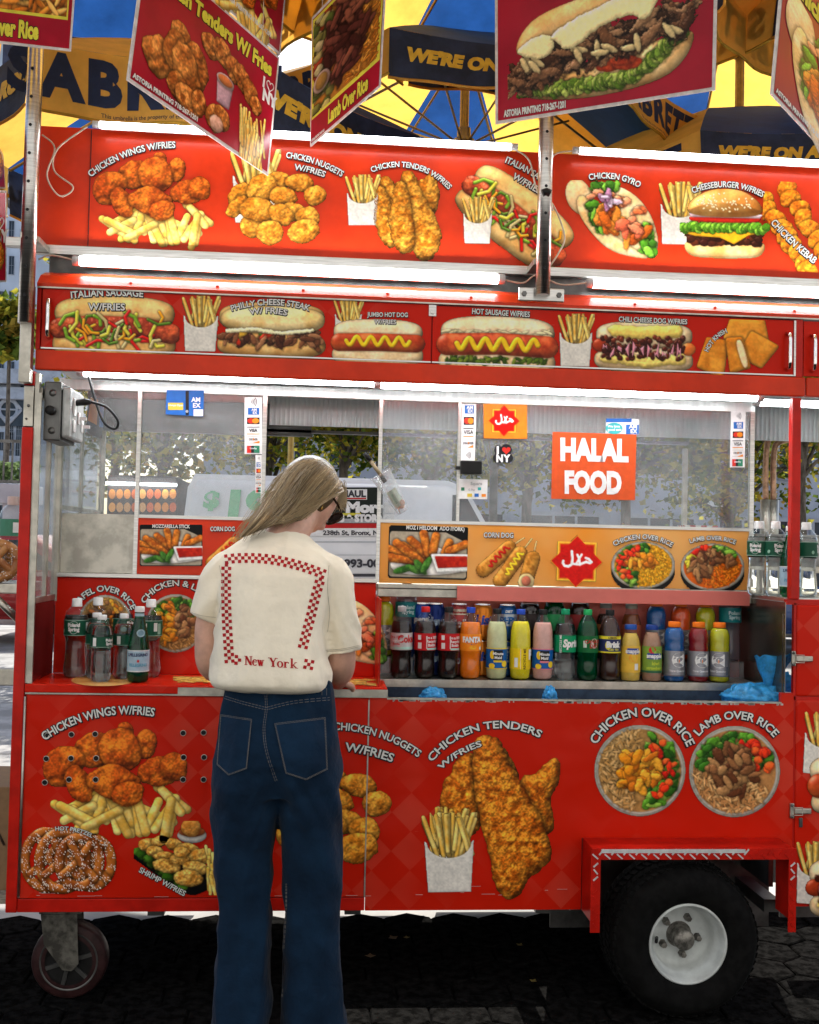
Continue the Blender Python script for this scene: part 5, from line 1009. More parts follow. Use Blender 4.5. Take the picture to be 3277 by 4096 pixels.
def build_stickers():
    Y = .2945
    pl = plane_y(Y)
    def R(mb, x0, y0, x1, y1, l, m): mb.quad(pl(x0, y0, l), pl(x0, y1, l), pl(x1, y1, l), pl(x1, y0, l), m)
    def O(mb, x, y, rx, ry, l, m): mb.add([pl(x + rx * math.cos(a), y + ry * math.sin(a), l) for a in np.linspace(0, 6.28, 24, endpoint=False)], [tuple(range(24))], m)
    def Tx(mb, t, x, y, h, m, l=.0016, sx=1., bold=.03, ctr=True, tilt=0.):
        w0 = width(t, h, sx); x0 = x - w0 / 2 if ctr else x; letters(mb, t, lambda u, v: pl(x0 + u, y - v + u * tilt, l), h, 0, bold, m, sx)
    PAL = [ink(c) for c in ((.78, .79, .78), (.014, .014, .016), (.02, .13, .45), (.62, .03, .02), (.80, .26, .02), (.03, .22, .12), (.70, .50, .06), (.05, .45, .45), (.40, .42, .42), (.66, .09, .02))]
    def strip(x0, y0, x1, y1, what, label, n='payment_sticker', dx=0.):
        m = MB(); a, b, c, d = pl(x0, y0), pl(x0 + dx, y1), pl(x1 + dx, y1), pl(x1, y0); m.prism([a, b, c, d], (0, .0012, 0), 0); h = (y1 - y0) / len(what); W = x1 - x0
        for k, q in enumerate(what):
            cx = (x0 + x1) / 2 + dx * (k + .5) / len(what); cy = y0 + h * (k + .5); e = W * .36
            if q == 'a': R(m, cx - e * .85, cy - h * .36, cx + e * .95, cy + h * .36, .0008, 2); Tx(m, 'AM', cx + e * .15, cy - h * .04, h * .26, 0); Tx(m, 'EX', cx + e * .25, cy + h * .28, h * .26, 0)
            if q == 'm': R(m, cx - e, cy - h * .35, cx + e, cy + h * .35, .0008, 1); O(m, cx - e * .36, cy, e * .55, h * .27, .0012, 3); O(m, cx + e * .36, cy, e * .55, h * .27, .0013, 4)
            if q == 'v': R(m, cx - e, cy - h * .38, cx + e, cy - h * .30, .0008, 1); Tx(m, 'VISA', cx, cy + h * .16, h * .32, 1, sx=.9); R(m, cx - e, cy + h * .34, cx + e, cy + h * .42, .0008, 4)
            if q == 'd': R(m, cx - e, cy + h * .33, cx + e, cy + h * .36, .0008, 8); R(m, cx - e, cy - h * .36, cx + e, cy - h * .33, .0008, 8); Tx(m, 'DISC VER', cx, cy + h * .05, h * .2, 1, sx=.75); O(m, cx + e * .06, cy - h * .05, e * .13, h * .12, .0012, 4); m.add([pl(cx + e, cy + h * .1, .001), pl(cx + e, cy + h * .36, .001), pl(cx - e * .2, cy + h * .36, .001)], [(0, 1, 2)], 4)
            if q == 'u': R(m, cx - e, cy - h * .38, cx + e, cy + h * .38, .0008, 5); R(m, cx - e, cy - h * .38, cx - e * .35, cy + h * .38, .0010, 3); R(m, cx - e * .35, cy - h * .38, cx + e * .1, cy + h * .38, .0010, 1); Tx(m, 'UnionPay', cx, cy - h * .02, h * .17, 0, sx=.75)
            if q == 'w':
                for j in range(4):
                    A = np.linspace(-.7, .7, 8); r = e * (.25 + .24 * j); o_ = e * .5
                    m.add([pl(cx - o_ + rr_ * math.cos(t), cy + rr_ * math.sin(t), .001) for rr_ in (r, r + e * .09) for t in A], [(i, i + 1, 9 + i, 8 + i) for i in range(7)], 1)
        m.build(n, PAL, None, label, 'sticker', 'payment stickers on the windows')
    strip(515, 836, 552, 956, 'wamvdu', 'white payment sticker strip with six logos, at the left window post'); strip(538, 958, 551, 1038, 'wamvdu', 'small narrow payment sticker strip, below the bigger left one')
    strip(973, 850, 1003, 970, 'amvdw', 'white payment sticker strip beside the orange halal sticker', dx=-3); strip(1539, 866, 1570, 984, 'wamvdu', 'white payment sticker strip at the right edge of the window', dx=-2)
    m = MB(); m.prism([pl(1164, 909), pl(1161, 1050), pl(1337, 1053), pl(1340, 915)], (0, .003, 0), 9); Tx(m, 'HALAL', 1250, 967, 42, 0, .002, 142 / width('HALAL', 42), .06, tilt=.02); Tx(m, 'FOOD', 1248, 1036, 42, 0, .002, 120 / width('FOOD', 42), .06, tilt=.012); m.build('halal_food_sign', PAL, None, 'square red sign with white HALAL FOOD lettering on the window', 'sign')
    m = MB(); m.cols = []; picture('x', pic_emblem, (240, 230), (1026, 852), .30, 1, pl, mb=m, lift=.002); m.prism([pl(1018, 850), pl(1019, 923), pl(1110, 924), pl(1110, 852)], (0, .0012, 0), 1); m.cols += [(1, 1, 1, 1)] * (len(m.v) - len(m.cols)); m.build('halal_sticker', [M['print'], ink((.78, .22, .015))], None, 'orange sticker with red and gold halal star emblem', 'sticker')
    m = MB()
    for x, y, rx, ry in ((1049, 948, 8, 11), (1066, 947, 12, 12), (1050, 964, 12, 11), (1068, 964, 12, 11)): O(m, x, y, rx, ry, .0006, 1)
    Tx(m, 'I', 1048, 955, 14, 0, .0018, 1, .06); Tx(m, 'N', 1052, 972, 14, 0, .0018, .9, .06); Tx(m, 'Y', 1067, 972, 14, 0, .0018, .9, .06)
    m.add([pl(1066 + 9 * math.sin(t) ** 3, 948 - .55 * (13 * math.cos(t) - 5 * math.cos(2 * t) - 2 * math.cos(3 * t) - math.cos(4 * t)), .0018) for t in np.linspace(0, 6.28, 24, endpoint=False)], [tuple(range(24))], 3); m.build('heart_sticker', PAL, None, 'small black-edged I love NY sticker on the window', 'sticker')
    m = MB(); m.prism([pl(966, 1008), pl(965, 1050), pl(1026, 1051), pl(1027, 1010)], (0, .0012, 0), 0); Tx(m, 'Square', 1003, 1021, 6, 8, .0012); R(m, 971, 1026, 978, 1033, .001, 5); R(m, 1006, 1026, 1013, 1032, .001, 7); R(m, 999, 1039, 1008, 1046, .001, 2); R(m, 1014, 1040, 1023, 1046, .001, 4); R(m, 984, 1039, 994, 1046, .001, 6); Tx(m, 'G Pay', 993, 1033, 4, 8, .0012); m.build('terminal_sticker', PAL, None, 'pale sticker with tiny card logos, below the black card reader', 'sticker')
    m = MB(); a, b = pl(969, 970), pl(1013, 1000); m.box(a.x, b.x, .272, .2955, b.z, a.z, 0, .003); m.box(a.x + .004, b.x - .004, .2705, .272, b.z + .004, a.z - .004, 1); m.box(a.x - .016, a.x, .285, .295, (a.z + b.z) / 2 - .008, (a.z + b.z) / 2 + .004, 0); m.build('card_reader', [M['black_pl'], ink((.006, .006, .006), .15)], None, 'black card reader box fixed to the window below the payment strip', 'card reader')
    m = MB(); m.prism([pl(351, 821), pl(349, 872), pl(428, 877), pl(430, 822)], (0, .0012, 0), 2); R(m, 354, 848, 386, 863, .0008, 6); Tx(m, 'Always Open', 370, 855, 4, 0, .0014); R(m, 391, 823, 398, 874, .0008, 1); R(m, 398, 836, 424, 860, .0009, 2); Tx(m, 'AM', 413, 846, 9, 0); Tx(m, 'EX', 414, 858, 9, 0); R(m, 408, 862, 428, 876, .0008, 0); O(m, 394, 866, 3, 3, .0012, 8); m.build('card_sticker', PAL, None, 'blue card company sticker at the top of the left window', 'sticker')
    m = MB(); m.prism([pl(1276, 881), pl(1275, 912), pl(1345, 915), pl(1346, 882)], (0, .001, 0), 0); R(m, 1276, 881, 1330, 889, .0008, 2); O(m, 1293, 902, 18, 12, .0010, 7); Tx(m, 'We love', 1292, 900, 5, 0, .0014); Tx(m, 'good eats', 1294, 907, 5, 0, .0014); R(m, 1318, 894, 1345, 914, .0009, 2); Tx(m, 'AM', 1333, 902, 8, 0); Tx(m, 'EX', 1334, 912, 8, 0); m.build('card_sticker', PAL, None, 'teal and blue We love good eats sticker above the HALAL FOOD sign', 'sticker')
    # side window stickers
    m = MB(); q = [PXp(-.864, a, b) for a, b in ((186, 820), (182, 912), (215, 924), (218, 828))]; m.prism(q, (.001, 0, 0), 1); q = [p + Vector((.002, 0, 0)) for p in [PXp(-.864, a, b) for a, b in ((190, 836), (184, 885), (203, 895), (206, 842))]]; m.add(q, [(0, 1, 2, 3)], 4); q = [p + Vector((.003, 0, 0)) for p in [PXp(-.864, a, b) for a, b in ((210, 852), (207, 898), (222, 902), (224, 858))]]; m.add(q, [(0, 1, 2, 3)], 2); m.build('side_sticker', PAL, None, 'dark poster sticker with orange cone and blue tab on the side glass', 'sticker')
def PXp(X, px, py):
    d = _f + _r * ((px - PCX) / FPX) - _u * ((py - PCY) / FPX); return CAM + d * ((X - CAM.x) / d.x)
def build_goods():
    # tip cup taped to the window post
    a, b = at(803, 1000, .25), at(850, 1077, .262); ax = (a - b).normalized(); L = (a - b).length; yv = Vector((0, 1, 0)); yv = (yv - ax * yv.dot(ax)).normalized(); Q = Matrix((yv.cross(ax), yv, ax)).transposed()
    M['cup'] = mat_thin('clear_cup_plastic', (.93, .95, .95), rough=.1, hz=.22, ior=1.6, sc=20)
    m = MB(); m.lathe([(0, 0), (.021, 0), (.0215, .003), (.036, L), (.039, L + .002), (.039, L + .006), (.036, L + .006)], seg=32); m.v = [tuple(Q @ Vector(v) + b) for v in m.v]; m.build('tip_cup', M['cup'], None, 'tilted clear plastic tip cup taped to the window post', 'cup')
    m = MB(); n = 8
    vs = [(-.018 + .036 * i / n, .008 + .004 * math.sin(i), .022 + .062 * j) for j in (0, 1) for i in range(n + 1)]; m.add(vs, [(i, i + 1, n + 2 + i, n + 1 + i) for i in range(n)], 0, True)
    m.add([(x * .5, y - .001, z) for x, y, z in [(-.016, .007, .035), (.016, .007, .035), (.016, .007, .07), (-.016, .007, .07)]], [(0, 1, 2, 3)], 1); m.v = [tuple(Q @ Vector((v[0], v[1] - .012, v[2])) + b) for v in m.v]
    m.build('dollar_bill', [ink((.40, .46, .36)), ink((.16, .24, .16))], None, 'green dollar bill folded inside the tip cup', 'banknote')
    r = rr(3); cpp = mat('coin_copper', (.36, .17, .09), .4, .8, var=.3, sc=90)
    for k, lb in enumerate(('copper coin lying lowest in the tip cup', 'copper coin leaning left in the tip cup', 'copper coin leaning right in the tip cup', 'copper coin on top of the others in the tip cup')):
        RR = Q @ Matrix.Rotation(.9 * (k - 1.5), 3, 'Y') @ Matrix.Rotation(.4 * k, 3, 'X'); c = b + Q @ Vector(((k - 1.5) * .008, -.006, .011 + .006 * (k % 2) + .004 * k)); m = MB().lathe([(0, -.0008), (.0095, -.0008), (.0095, .0008), (0, .0008)], seg=18, smooth=False); m.v = [tuple(RR @ Vector(v) + c) for v in m.v]; m.build('coin', cpp, None, lb, 'coin', 'coins in the tip cup')
    a2, b2 = at(768, 953, .25), at(812, 1015, .255); ax2 = (b2 - a2)
    m = MB(); m.tube([a2, a2 + ax2 * .27], .0085, 0, 12).tube([a2 + ax2 * .27, a2 + ax2 * .8], .0065, 1, 12).tube([a2 + ax2 * .8, b2], .008, 0, 12); m.build('marker_pen', [M['black_pl'], ink((.28, .22, .13), .2)], None, 'black capped marker sticking out of the tip cup', 'marker')
    # blue plastic bags in the ice bin
    bag = mat_cloth('blue_plastic_bag', (.05, .40, .80), .4, var=.25, sc=30, rough=.22)
    def crumple(name, label, c, sx, sy, sz, knot, seed, arts=False):
        m = MB(); bm = bmesh.new(); bmesh.ops.create_icosphere(bm, subdivisions=5, radius=1)
        for v in bm.verts:
            p = v.co.copy(); q = p * 2.1 + Vector((seed, 0, 0)); f = 1 + .16 * (abs(noise.noise(q * 1.0)) * 2 - .6) + .07 * (abs(noise.noise(q * 2.6)) * 2 - .5)
            v.co = Vector((p.x * sx * f, p.y * sy * f, p.z * sz * f))
        m.add([v.co + Vector(c) for v in bm.verts], [[v.index for v in f.verts] for f in bm.faces], 0, True); bm.free()
        if knot:
            k = Vector(knot); base = Vector(c) + Vector((sx * .35, 0, sz * .5))
            for j, (ang, sc_, L) in enumerate(((-.05, 1.2, 1.), (.85, .9, .8))):
                rings = []; dirn = Matrix.Rotation(ang, 3, 'Y') @ (k * L)
                for i in range(12):
                    t = i / 11; w0 = sc_ * (.008 + .050 * t ** 1.2); d = base + dirn * t; ax_ = Matrix.Rotation(ang, 3, 'Y')
                    rings.append([d + ax_ @ Vector((w0 * math.cos(a) * (1 + .25 * noise.noise(Vector((math.cos(a) * 2, math.sin(a) * 2, t * 2 + seed + j * 5)))), w0 * .45 * math.sin(a) + .010 * t * math.sin(5 * a + j), .016 * t * noise.noise(Vector((math.cos(a) * 3, math.sin(a) * 3, seed + j))))) for a in np.linspace(0, 6.2832, 36, endpoint=False)])
                m.loft(rings, 0, True, False)
        m.build(name, [bag, ink((.35, .55, .08)), ink((.01, .04, .12))], None, label, 'plastic bag', 'blue plastic bags in the ice bin')
    p = at(1590, 1462, .10); crumple('plastic_bag', 'big knotted blue plastic bag at the right end of the ice bin', (p.x, .10, .930), .11, .075, .055, (.035, 0, .115), 3)
    p = at(910, 1466, .12); crumple('plastic_bag', 'corner of a blue plastic bag at the left end of the ice bin', (p.x, .10, .925), .042, .03, .034, None, 8)
    p = at(1155, 1470, .12); crumple('plastic_bag', 'tip of a blue plastic bag in the middle of the ice bin', (p.x, .10, .925), .024, .03, .042, None, 15)
    # side station: trays, paper boats, pipework
    tr = MB().box(-.16, .16, -.11, .11, 0, .0055, 0, .002).box(-.165, .165, -.115, .115, .0055, .0075)
    t0 = None
    for k in range(14):
        loc = (1.70 + .006 * math.sin(k * 2.3), .50 + .005 * math.cos(k * 1.7), 1.367 + k * .0078)
        lb = 'white foil lidded food tray in the tall stack behind the side counter'
        if t0 is None: t0 = tr.build('food_tray', ink((.50, .50, .48)), None, lb, 'tray', 'stacked food trays', loc=loc)
        else: o = t0.copy(); COL.objects.link(o); o.location = loc
    MB().box(1.50, 2.1, .42, .70, 1.34, 1.366, 0, .003).box(1.56, 1.60, .45, .68, 1.262, 1.34).box(1.95, 1.99, .45, .68, 1.262, 1.34).build('tray_shelf', M['steel_dull'], None, 'low steel shelf carrying the stacked food trays', 'shelf')
    for k, (x, y, lb) in enumerate(((1.40, .60, 'red and white checked paper food boat behind the right window'),)):
        m = MB(); n = 12; r0 = [(-.05, -.03), (.05, -.03), (.05, .03), (-.05, .03)]
        b0 = [Vector((x + a * .8, y + c * .8, 1.45)) for a, c in r0]; t1 = [Vector((x + a * 1.3, y + c * 1.3, 1.505)) for a, c in r0]
        for i in range(4):
            for u in range(6):
                for v in range(3):
                    f = lambda s, t: (b0[i].lerp(b0[(i + 1) % 4], s)).lerp(t1[i].lerp(t1[(i + 1) % 4], s), t)
                    m.add([f(u / 6, v / 3), f((u + 1) / 6, v / 3), f((u + 1) / 6, (v + 1) / 3), f(u / 6, (v + 1) / 3)], [(0, 1, 2, 3)], (u + v) % 2)
        m.add(b0, [(0, 1, 2, 3)], 0); m.build('paper_boat', [ink((.75, .75, .72)), ink((.55, .03, .03))], None, lb, 'food boat')
        MB().box(x - .1, x + .1, y - .08, y + .2, 1.262, 1.4485, 0, .004).build('napkin_box', ink((.72, .72, .70)), None, 'white box under the checked paper boat behind the window', 'box')
    for k, x in enumerate((1.67, 1.70)):
        MB().tube(smooth_path([(x, .62, 1.60), (x, .62, 1.78), (x + .02, .61, 1.86 - .03 * k), (x + .12, .60, 1.885 - .04 * k)]), .011, 0, 10).tube([(x, .62, 1.37), (x, .62, 1.61)], .02, 1, 12).build('gas_pipe', [mat('copper_pipe', (.36, .22, .14), .4, .8, var=.3), M['steel_dull']], None, ('thin bent copper gas pipe above the food trays, left one', 'thin bent copper gas pipe above the food trays, right one')[k], 'pipe')
    # left of the cart: shelf, pretzels, bottle, box
    mb = MB(); mb.box(-1.25, -.91, .05, .34, 1.232, 1.262, 0, .003).box(-1.25, -.906, .04, .07, .955, 1.005, 0, .003).tube([(-1.0, .06, 1.235), (-.91, .06, 1.15)], .012, 0, 8).box(-1.24, -1.20, .072, .10, .955, 1.2315).box(-1.24, -1.20, .04, .0715, 1.005, 1.2315); mb.build('side_rack', M['steel_dull'], None, 'folding metal side shelf with a lower bar at the left end of the cart', 'shelf')
    big = [o for o in COL.objects if o.name == 'water_bottle'][0] if False else None
    t = bottle('big', 'water_bottle', 'large water bottle on the metal side shelf left of the cart', 'pet', (.62, .45, .40), None, lcol=(.06, .22, .14), art=[('b', WHITE, .2, .8, .3, .8)], loc=(-.985, .22, 1.262)); t.scale = (1.12, 1.12, 1.1)
    pt = mat('pretzel_crust', (.28, .10, .03), .35, var=.35, sc=25, col2=(.50, .24, .08), bump=.3, coat=.3)
    for k, (y, x, lb) in enumerate(((.08, -.985, 'big brown pretzel standing on the side shelf at the left edge'), (.12, -1.02, 'second brown pretzel behind the first on the side shelf'))):
        c = Vector((x, y, 1.262 + .068)); m = MB(); T = np.linspace(0, 2 * math.pi, 40)
        m.tube([c + Vector((.058 * math.cos(a), .004 * math.sin(3 * a), .052 * math.sin(a))) for a in T], .0155, 0, 12).tube(smooth_path([c + Vector(q) for q in ((-.045, -.006, -.03), (-.01, -.012, .0), (.03, -.01, .045))]), .012, 0, 10).tube(smooth_path([c + Vector(q) for q in ((.045, -.006, -.03), (.01, -.014, .0), (-.03, -.01, .045))]), .012, 0, 10)
        r = rr(k)
        for i in range(120):
            a = r.random() * 6.28; b_ = r.random() * 6.28; q = .058 + .0165 * math.cos(b_); m.box(-.0014, .0014, -.0014, .0014, -.0014, .0014, 1, T=c + Vector((q * math.cos(a), -abs(.0165 * math.sin(b_)), (q - .006) * math.sin(a))))
        m.build('pretzel', [pt, ink((.75, .72, .68))], None, lb, 'pretzel', 'pretzels on the side shelf')
    m = MB(); m.box(-1.3, -.945, .18, .5, .30, .62, 0, .003); m.tube([(-.965, .1795, .44), (-.99, .1795, .49)], .004, 1); m.build('cardboard_box', [ink((.26, .16, .085), .8), ink((.06, .04, .03))], None, 'brown cardboard box at the left end of the cart', 'box')
    MB().box(-1.3, -.93, .14, .55, .27, .2995, 0, .003).box(-.944, -.925, .15, .17, .3, .60, 0, .002).build('box_shelf', mat('weathered_wood', (.34, .30, .24), .8, var=.3, sc=30, stretch=(1, 1, 6)), None, 'weathered wooden shelf under the cardboard box', 'shelf')
    # plug and cord on the outlet box
    MB().tube([(-.765, .075, 1.822), (-.735, .07, 1.826), (-.72, .07, 1.826)], [.010, .011, .007], 0, 10).tube(smooth_path([(-.72, .07, 1.826), (-.67, .06, 1.81), (-.635, .06, 1.77), (-.645, .07, 1.745), (-.68, .08, 1.765), (-.715, .12, 1.83), (-.75, .16, 1.92)]), .0042, 0, 8).build('power_cord', M['black_pl'], None, 'black plug and looping cord in the outlet box', 'cord')
# ---------------------------------------------------------------- ground
def build_ground():
    con = mat('concrete_and_sunlit_pavers', (.30, .29, .28), .85, var=.25, sc=1.2, bump=.1, bsc=40); asp = mat('road_asphalt', (.27, .27, .27), .85, var=.25, sc=3, bump=.2, bsc=90)
    pav = mat('paver_painted_shaded', (.0075, .0073, .0071), .9, var=.5, sc=30, bump=.35, bsc=160, spec=.0); jt = mat('paver_joint', (.005, .005, .005), .95, spec=.0)  # near-black paver colour carries the shade under the cart
    MB().quad((-60, .80, -.010), (60, .80, -.010), (60, 3.9, -.010), (-60, 3.9, -.010)).build('pavement_painted_sunlit', con, kind='structure')  # same paving past the cart's shadow edge, sunlight put into its pale colour
    MB().quad((-200, -40, -.05), (200, -40, -.05), (200, 300, -.05), (-200, 300, -.05)).build('ground', con, kind='structure')
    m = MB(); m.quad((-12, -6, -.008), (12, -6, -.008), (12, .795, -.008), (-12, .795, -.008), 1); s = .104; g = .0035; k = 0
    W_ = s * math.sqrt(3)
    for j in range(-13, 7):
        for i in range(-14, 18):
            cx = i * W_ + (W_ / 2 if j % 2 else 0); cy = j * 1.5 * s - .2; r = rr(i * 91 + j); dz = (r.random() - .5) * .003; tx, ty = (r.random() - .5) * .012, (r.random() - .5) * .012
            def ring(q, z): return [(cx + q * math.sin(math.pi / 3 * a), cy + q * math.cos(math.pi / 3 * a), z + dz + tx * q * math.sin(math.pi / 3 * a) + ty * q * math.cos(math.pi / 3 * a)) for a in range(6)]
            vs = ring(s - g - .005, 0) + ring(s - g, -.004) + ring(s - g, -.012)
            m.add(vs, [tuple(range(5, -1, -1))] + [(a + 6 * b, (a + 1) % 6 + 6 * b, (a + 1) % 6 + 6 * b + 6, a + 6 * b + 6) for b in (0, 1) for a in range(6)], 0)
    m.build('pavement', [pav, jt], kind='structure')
    MB().quad((-200, 4.2, -.04), (200, 4.2, -.04), (200, 15, -.04), (-200, 15, -.04)).build('road', asp, kind='structure')
    MB().box(-60, 60, 3.9, 4.2, -.05, .0, 0, .02).build('kerb', con, kind='structure')
    MB().box(-60, 60, 15, 22, -.05, .1, 0, .02).build('far_pavement', con, kind='structure')
    r = rr(4); lf = [ink((.16, .12, .03), .8), ink((.12, .07, .03), .8)]; n = 0
    for k in range(5):
        p = atz(750 + 450 * r.random(), 1960 + 130 * r.random(), .004); m = MB(); a = r.random() * 6; sz = .012 + .01 * r.random()
        m.add([p + Vector((sz * math.cos(a + t) * (1 if i % 2 else .6), sz * math.sin(a + t) * (1 if i % 2 else .6), .002 * (i % 2))) for i, t in enumerate(np.linspace(0, 6.28, 9)[:-1])], [tuple(range(8))]); m.build('fallen_leaf', lf[k % 2], None, 'tiny dry yellow leaf lying on the dark pavers', 'leaf', 'fallen leaves on the pavers')
# ---------------------------------------------------------------- trees, van, buildings behind the cart
def tree(x, y, h, rx, ry, z0, z1, n, seed, label, lean=0., size=.085):
    r = rr(seed); t = empty('street_tree', (x, y, 0), label, 'tree', 'trees behind the cart')
    bk = M.setdefault('bark', mat('bark', (.10, .085, .07), .9, var=.4, sc=20, bump=.5, stretch=(1, 1, .3)))
    lv = M.setdefault('leaf', leaf_mat('leaf', (.24, .25, .030), (.44, .38, .045))); lv2 = M.setdefault('leaf_b', leaf_mat('leaf_orange', (.30, .24, .04), (.45, .30, .05)))
    lv3 = M.setdefault('leaf_c', leaf_mat('leaf_green', (.05, .085, .015), (.13, .18, .03)))
    m = MB(); top = Vector((lean, 0, z0 + (z1 - z0) * .55)); m.tube(smooth_path([(0, 0, -.05), (lean * .2 + .02, 0, z0 * .5), (lean * .5 - .02, 0, z0), tuple(top)]), [.105 - .004 * i for i in range(19)], 0, 10)
    cl = []
    for k in range(int(n / 40)):
        while True:
            p = Vector((r.uniform(-1, 1), r.uniform(-1, 1), r.uniform(-1, 1)))
            if .25 < p.length < 1: break
        cl.append(Vector((lean + p.x * rx, p.y * ry, (z0 + z1) / 2 + p.z * (z1 - z0) / 2)))
    for c in cl[::3]:
        b = Vector((lean * .6, 0, min(c.z - .25, z0 + r.random() * (z1 - z0) * .45))); m.tube(smooth_path([b, b.lerp(c, .5) + Vector((0, 0, .12)), c], 4), [.035, .03, .026, .022, .018, .015, .012, .009, .006], 0, 6)
    m.build('trunk', bk, t); f = MB(); f.mm = 0
    for c in cl:
        s = .16 + .14 * r.random(); mm = (0, 0, 2, 1, 2, 2)[r.randrange(6)]
        for i in range(66):
            p = c + Vector((r.gauss(0, s * 1.2), r.gauss(0, s), r.gauss(0, s * .8))); a = size * (.6 + .8 * r.random())
            e = Vector((r.gauss(0, 1), r.gauss(0, 1), r.gauss(0, .6))).normalized(); g = e.cross(Vector((r.gauss(0, 1), r.gauss(0, 1), r.gauss(0, 1)))).normalized()
            f.add([p - e * a * .6, p - e * a * .1 + g * a * .5, p + e * a * .15 + g * a * .28, p + e * a * .7, p + e * a * .1 - g * a * .3, p - e * a * .15 - g * a * .5], [(0, 1, 2, 3), (0, 3, 4, 5)], mm)
    f.build('crown', [lv, lv2, lv3], t)
def leaf_mat(name, c1, c2):
    m, t, out = nodes(name); L = t.links.new
    d = N(t, 'ShaderNodeBsdfDiffuse'); tn = N(t, 'ShaderNodeBsdfTranslucent'); tc = t.nodes.new('ShaderNodeTexCoord'); nz = N(t, 'ShaderNodeTexNoise', Scale=3., Detail=3.); L(tc.outputs['Object'], nz.inputs['Vector'])
    rp = t.nodes.new('ShaderNodeValToRGB'); e = rp.color_ramp.elements; e[0].position = .38; e[1].position = .62; e[0].color = (*[c * .55 for c in c1], 1); e[1].color = (*c2, 1); L(nz.outputs['Fac'], rp.inputs[0])
    L(rp.outputs[0], d.inputs[0]); L(rp.outputs[0], tn.inputs[0]); mx = N(t, 'ShaderNodeMixShader', Fac=.5); L(d.outputs[0], mx.inputs[1]); L(tn.outputs[0], mx.inputs[2]); L(mx.outputs[0], out.inputs[0]); return m
def building(name, label, x0, x1, y, z1, wcol, wins, depth=8., extra=None):
    b = empty(name, ((x0 + x1) / 2, y + depth / 2, 0), label, 'building'); WORLD.add(b.name)
    MB().box(x0, x1, y, y + depth, -.05, z1).build('wall', wcol, b)
    gl = M.setdefault('dark_pane', mat('dark_window_pane', (.03, .04, .055), .1, var=.3, sc=.5)); fr = M.setdefault('stone_trim', mat('stone_trim', (.34, .36, .40), .8, var=.12, sc=2))
    for (a, c, za, zb, nx, nz) in wins:
        w = MB().box(a, c, y - .03, y - .002, za, zb).build('window', gl, b); t = (c - a) * .06
        f = MB(); f.box(a - t, a, y - .1, y - .001, za - t, zb + t).box(c, c + t, y - .1, y - .001, za - t, zb + t).box(a, c, y - .1, y - .001, zb, zb + t).box(a, c, y - .14, y - .001, za - t, za)
        for i in range(1, nx): xx = a + (c - a) * i / nx; f.box(xx - t * .3, xx + t * .3, y - .06, y - .031, za, zb)
        for i in range(1, nz): zz = za + (zb - za) * i / nz; f.box(a, c, y - .0595, y - .031, zz - t * .3, zz + t * .3)
        f.build('window_frame', fr, w)
    if extra: extra(b, fr, gl)
    return b
def vehicle(name, label, cat, x0, L, y, w, prof, zg, paint, wheels, glass, col=None, detail=None):
    t = empty(name, (x0 + L / 2, y + w / 2, 0), label, cat); WORLD.add(t.name)
    bm = bmesh.new(); a = [bm.verts.new((x0 + px * L, y, pz)) for px, pz in prof]; f = bm.faces.new(a); e = bmesh.ops.extrude_face_region(bm, geom=[f]); bmesh.ops.translate(bm, verts=[v for v in e['geom'] if isinstance(v, bmesh.types.BMVert)], vec=(0, w, 0))
    bmesh.ops.bevel(bm, geom=[q for q in bm.edges if abs((q.verts[0].co - q.verts[1].co).y) < 1e-6], offset=.06, segments=3, affect='EDGES'); bmesh.ops.recalc_face_normals(bm, faces=bm.faces[:]); bm.verts.index_update()
    MB().add([v.co for v in bm.verts], [[v.index for v in q.verts] for q in bm.faces], 0, True).build('body', paint, t); bm.free()
    for g in glass: MB().prism([(x0 + px * L, y - .004, pz) for px, pz in g], (0, .008, 0)).build('window', M['dark_pane'], t)
    for wx in wheels:
        wh = MB().lathe([(.18, .0), (.30, -.01), (.325, .02), (.325, .18), (.3, .2)], (x0 + wx * L, y - .01, .325), 32, 0, 'Y').build('wheel', M['rubber'], t); MB().lathe([(.19, -.002), (.17, .01), (.06, .015), (0, .0)], (x0 + wx * L, y - .012, .325), 24, 0, 'Y').build('rim', M['steel'], wh)
    if detail: detail(t)
    return t
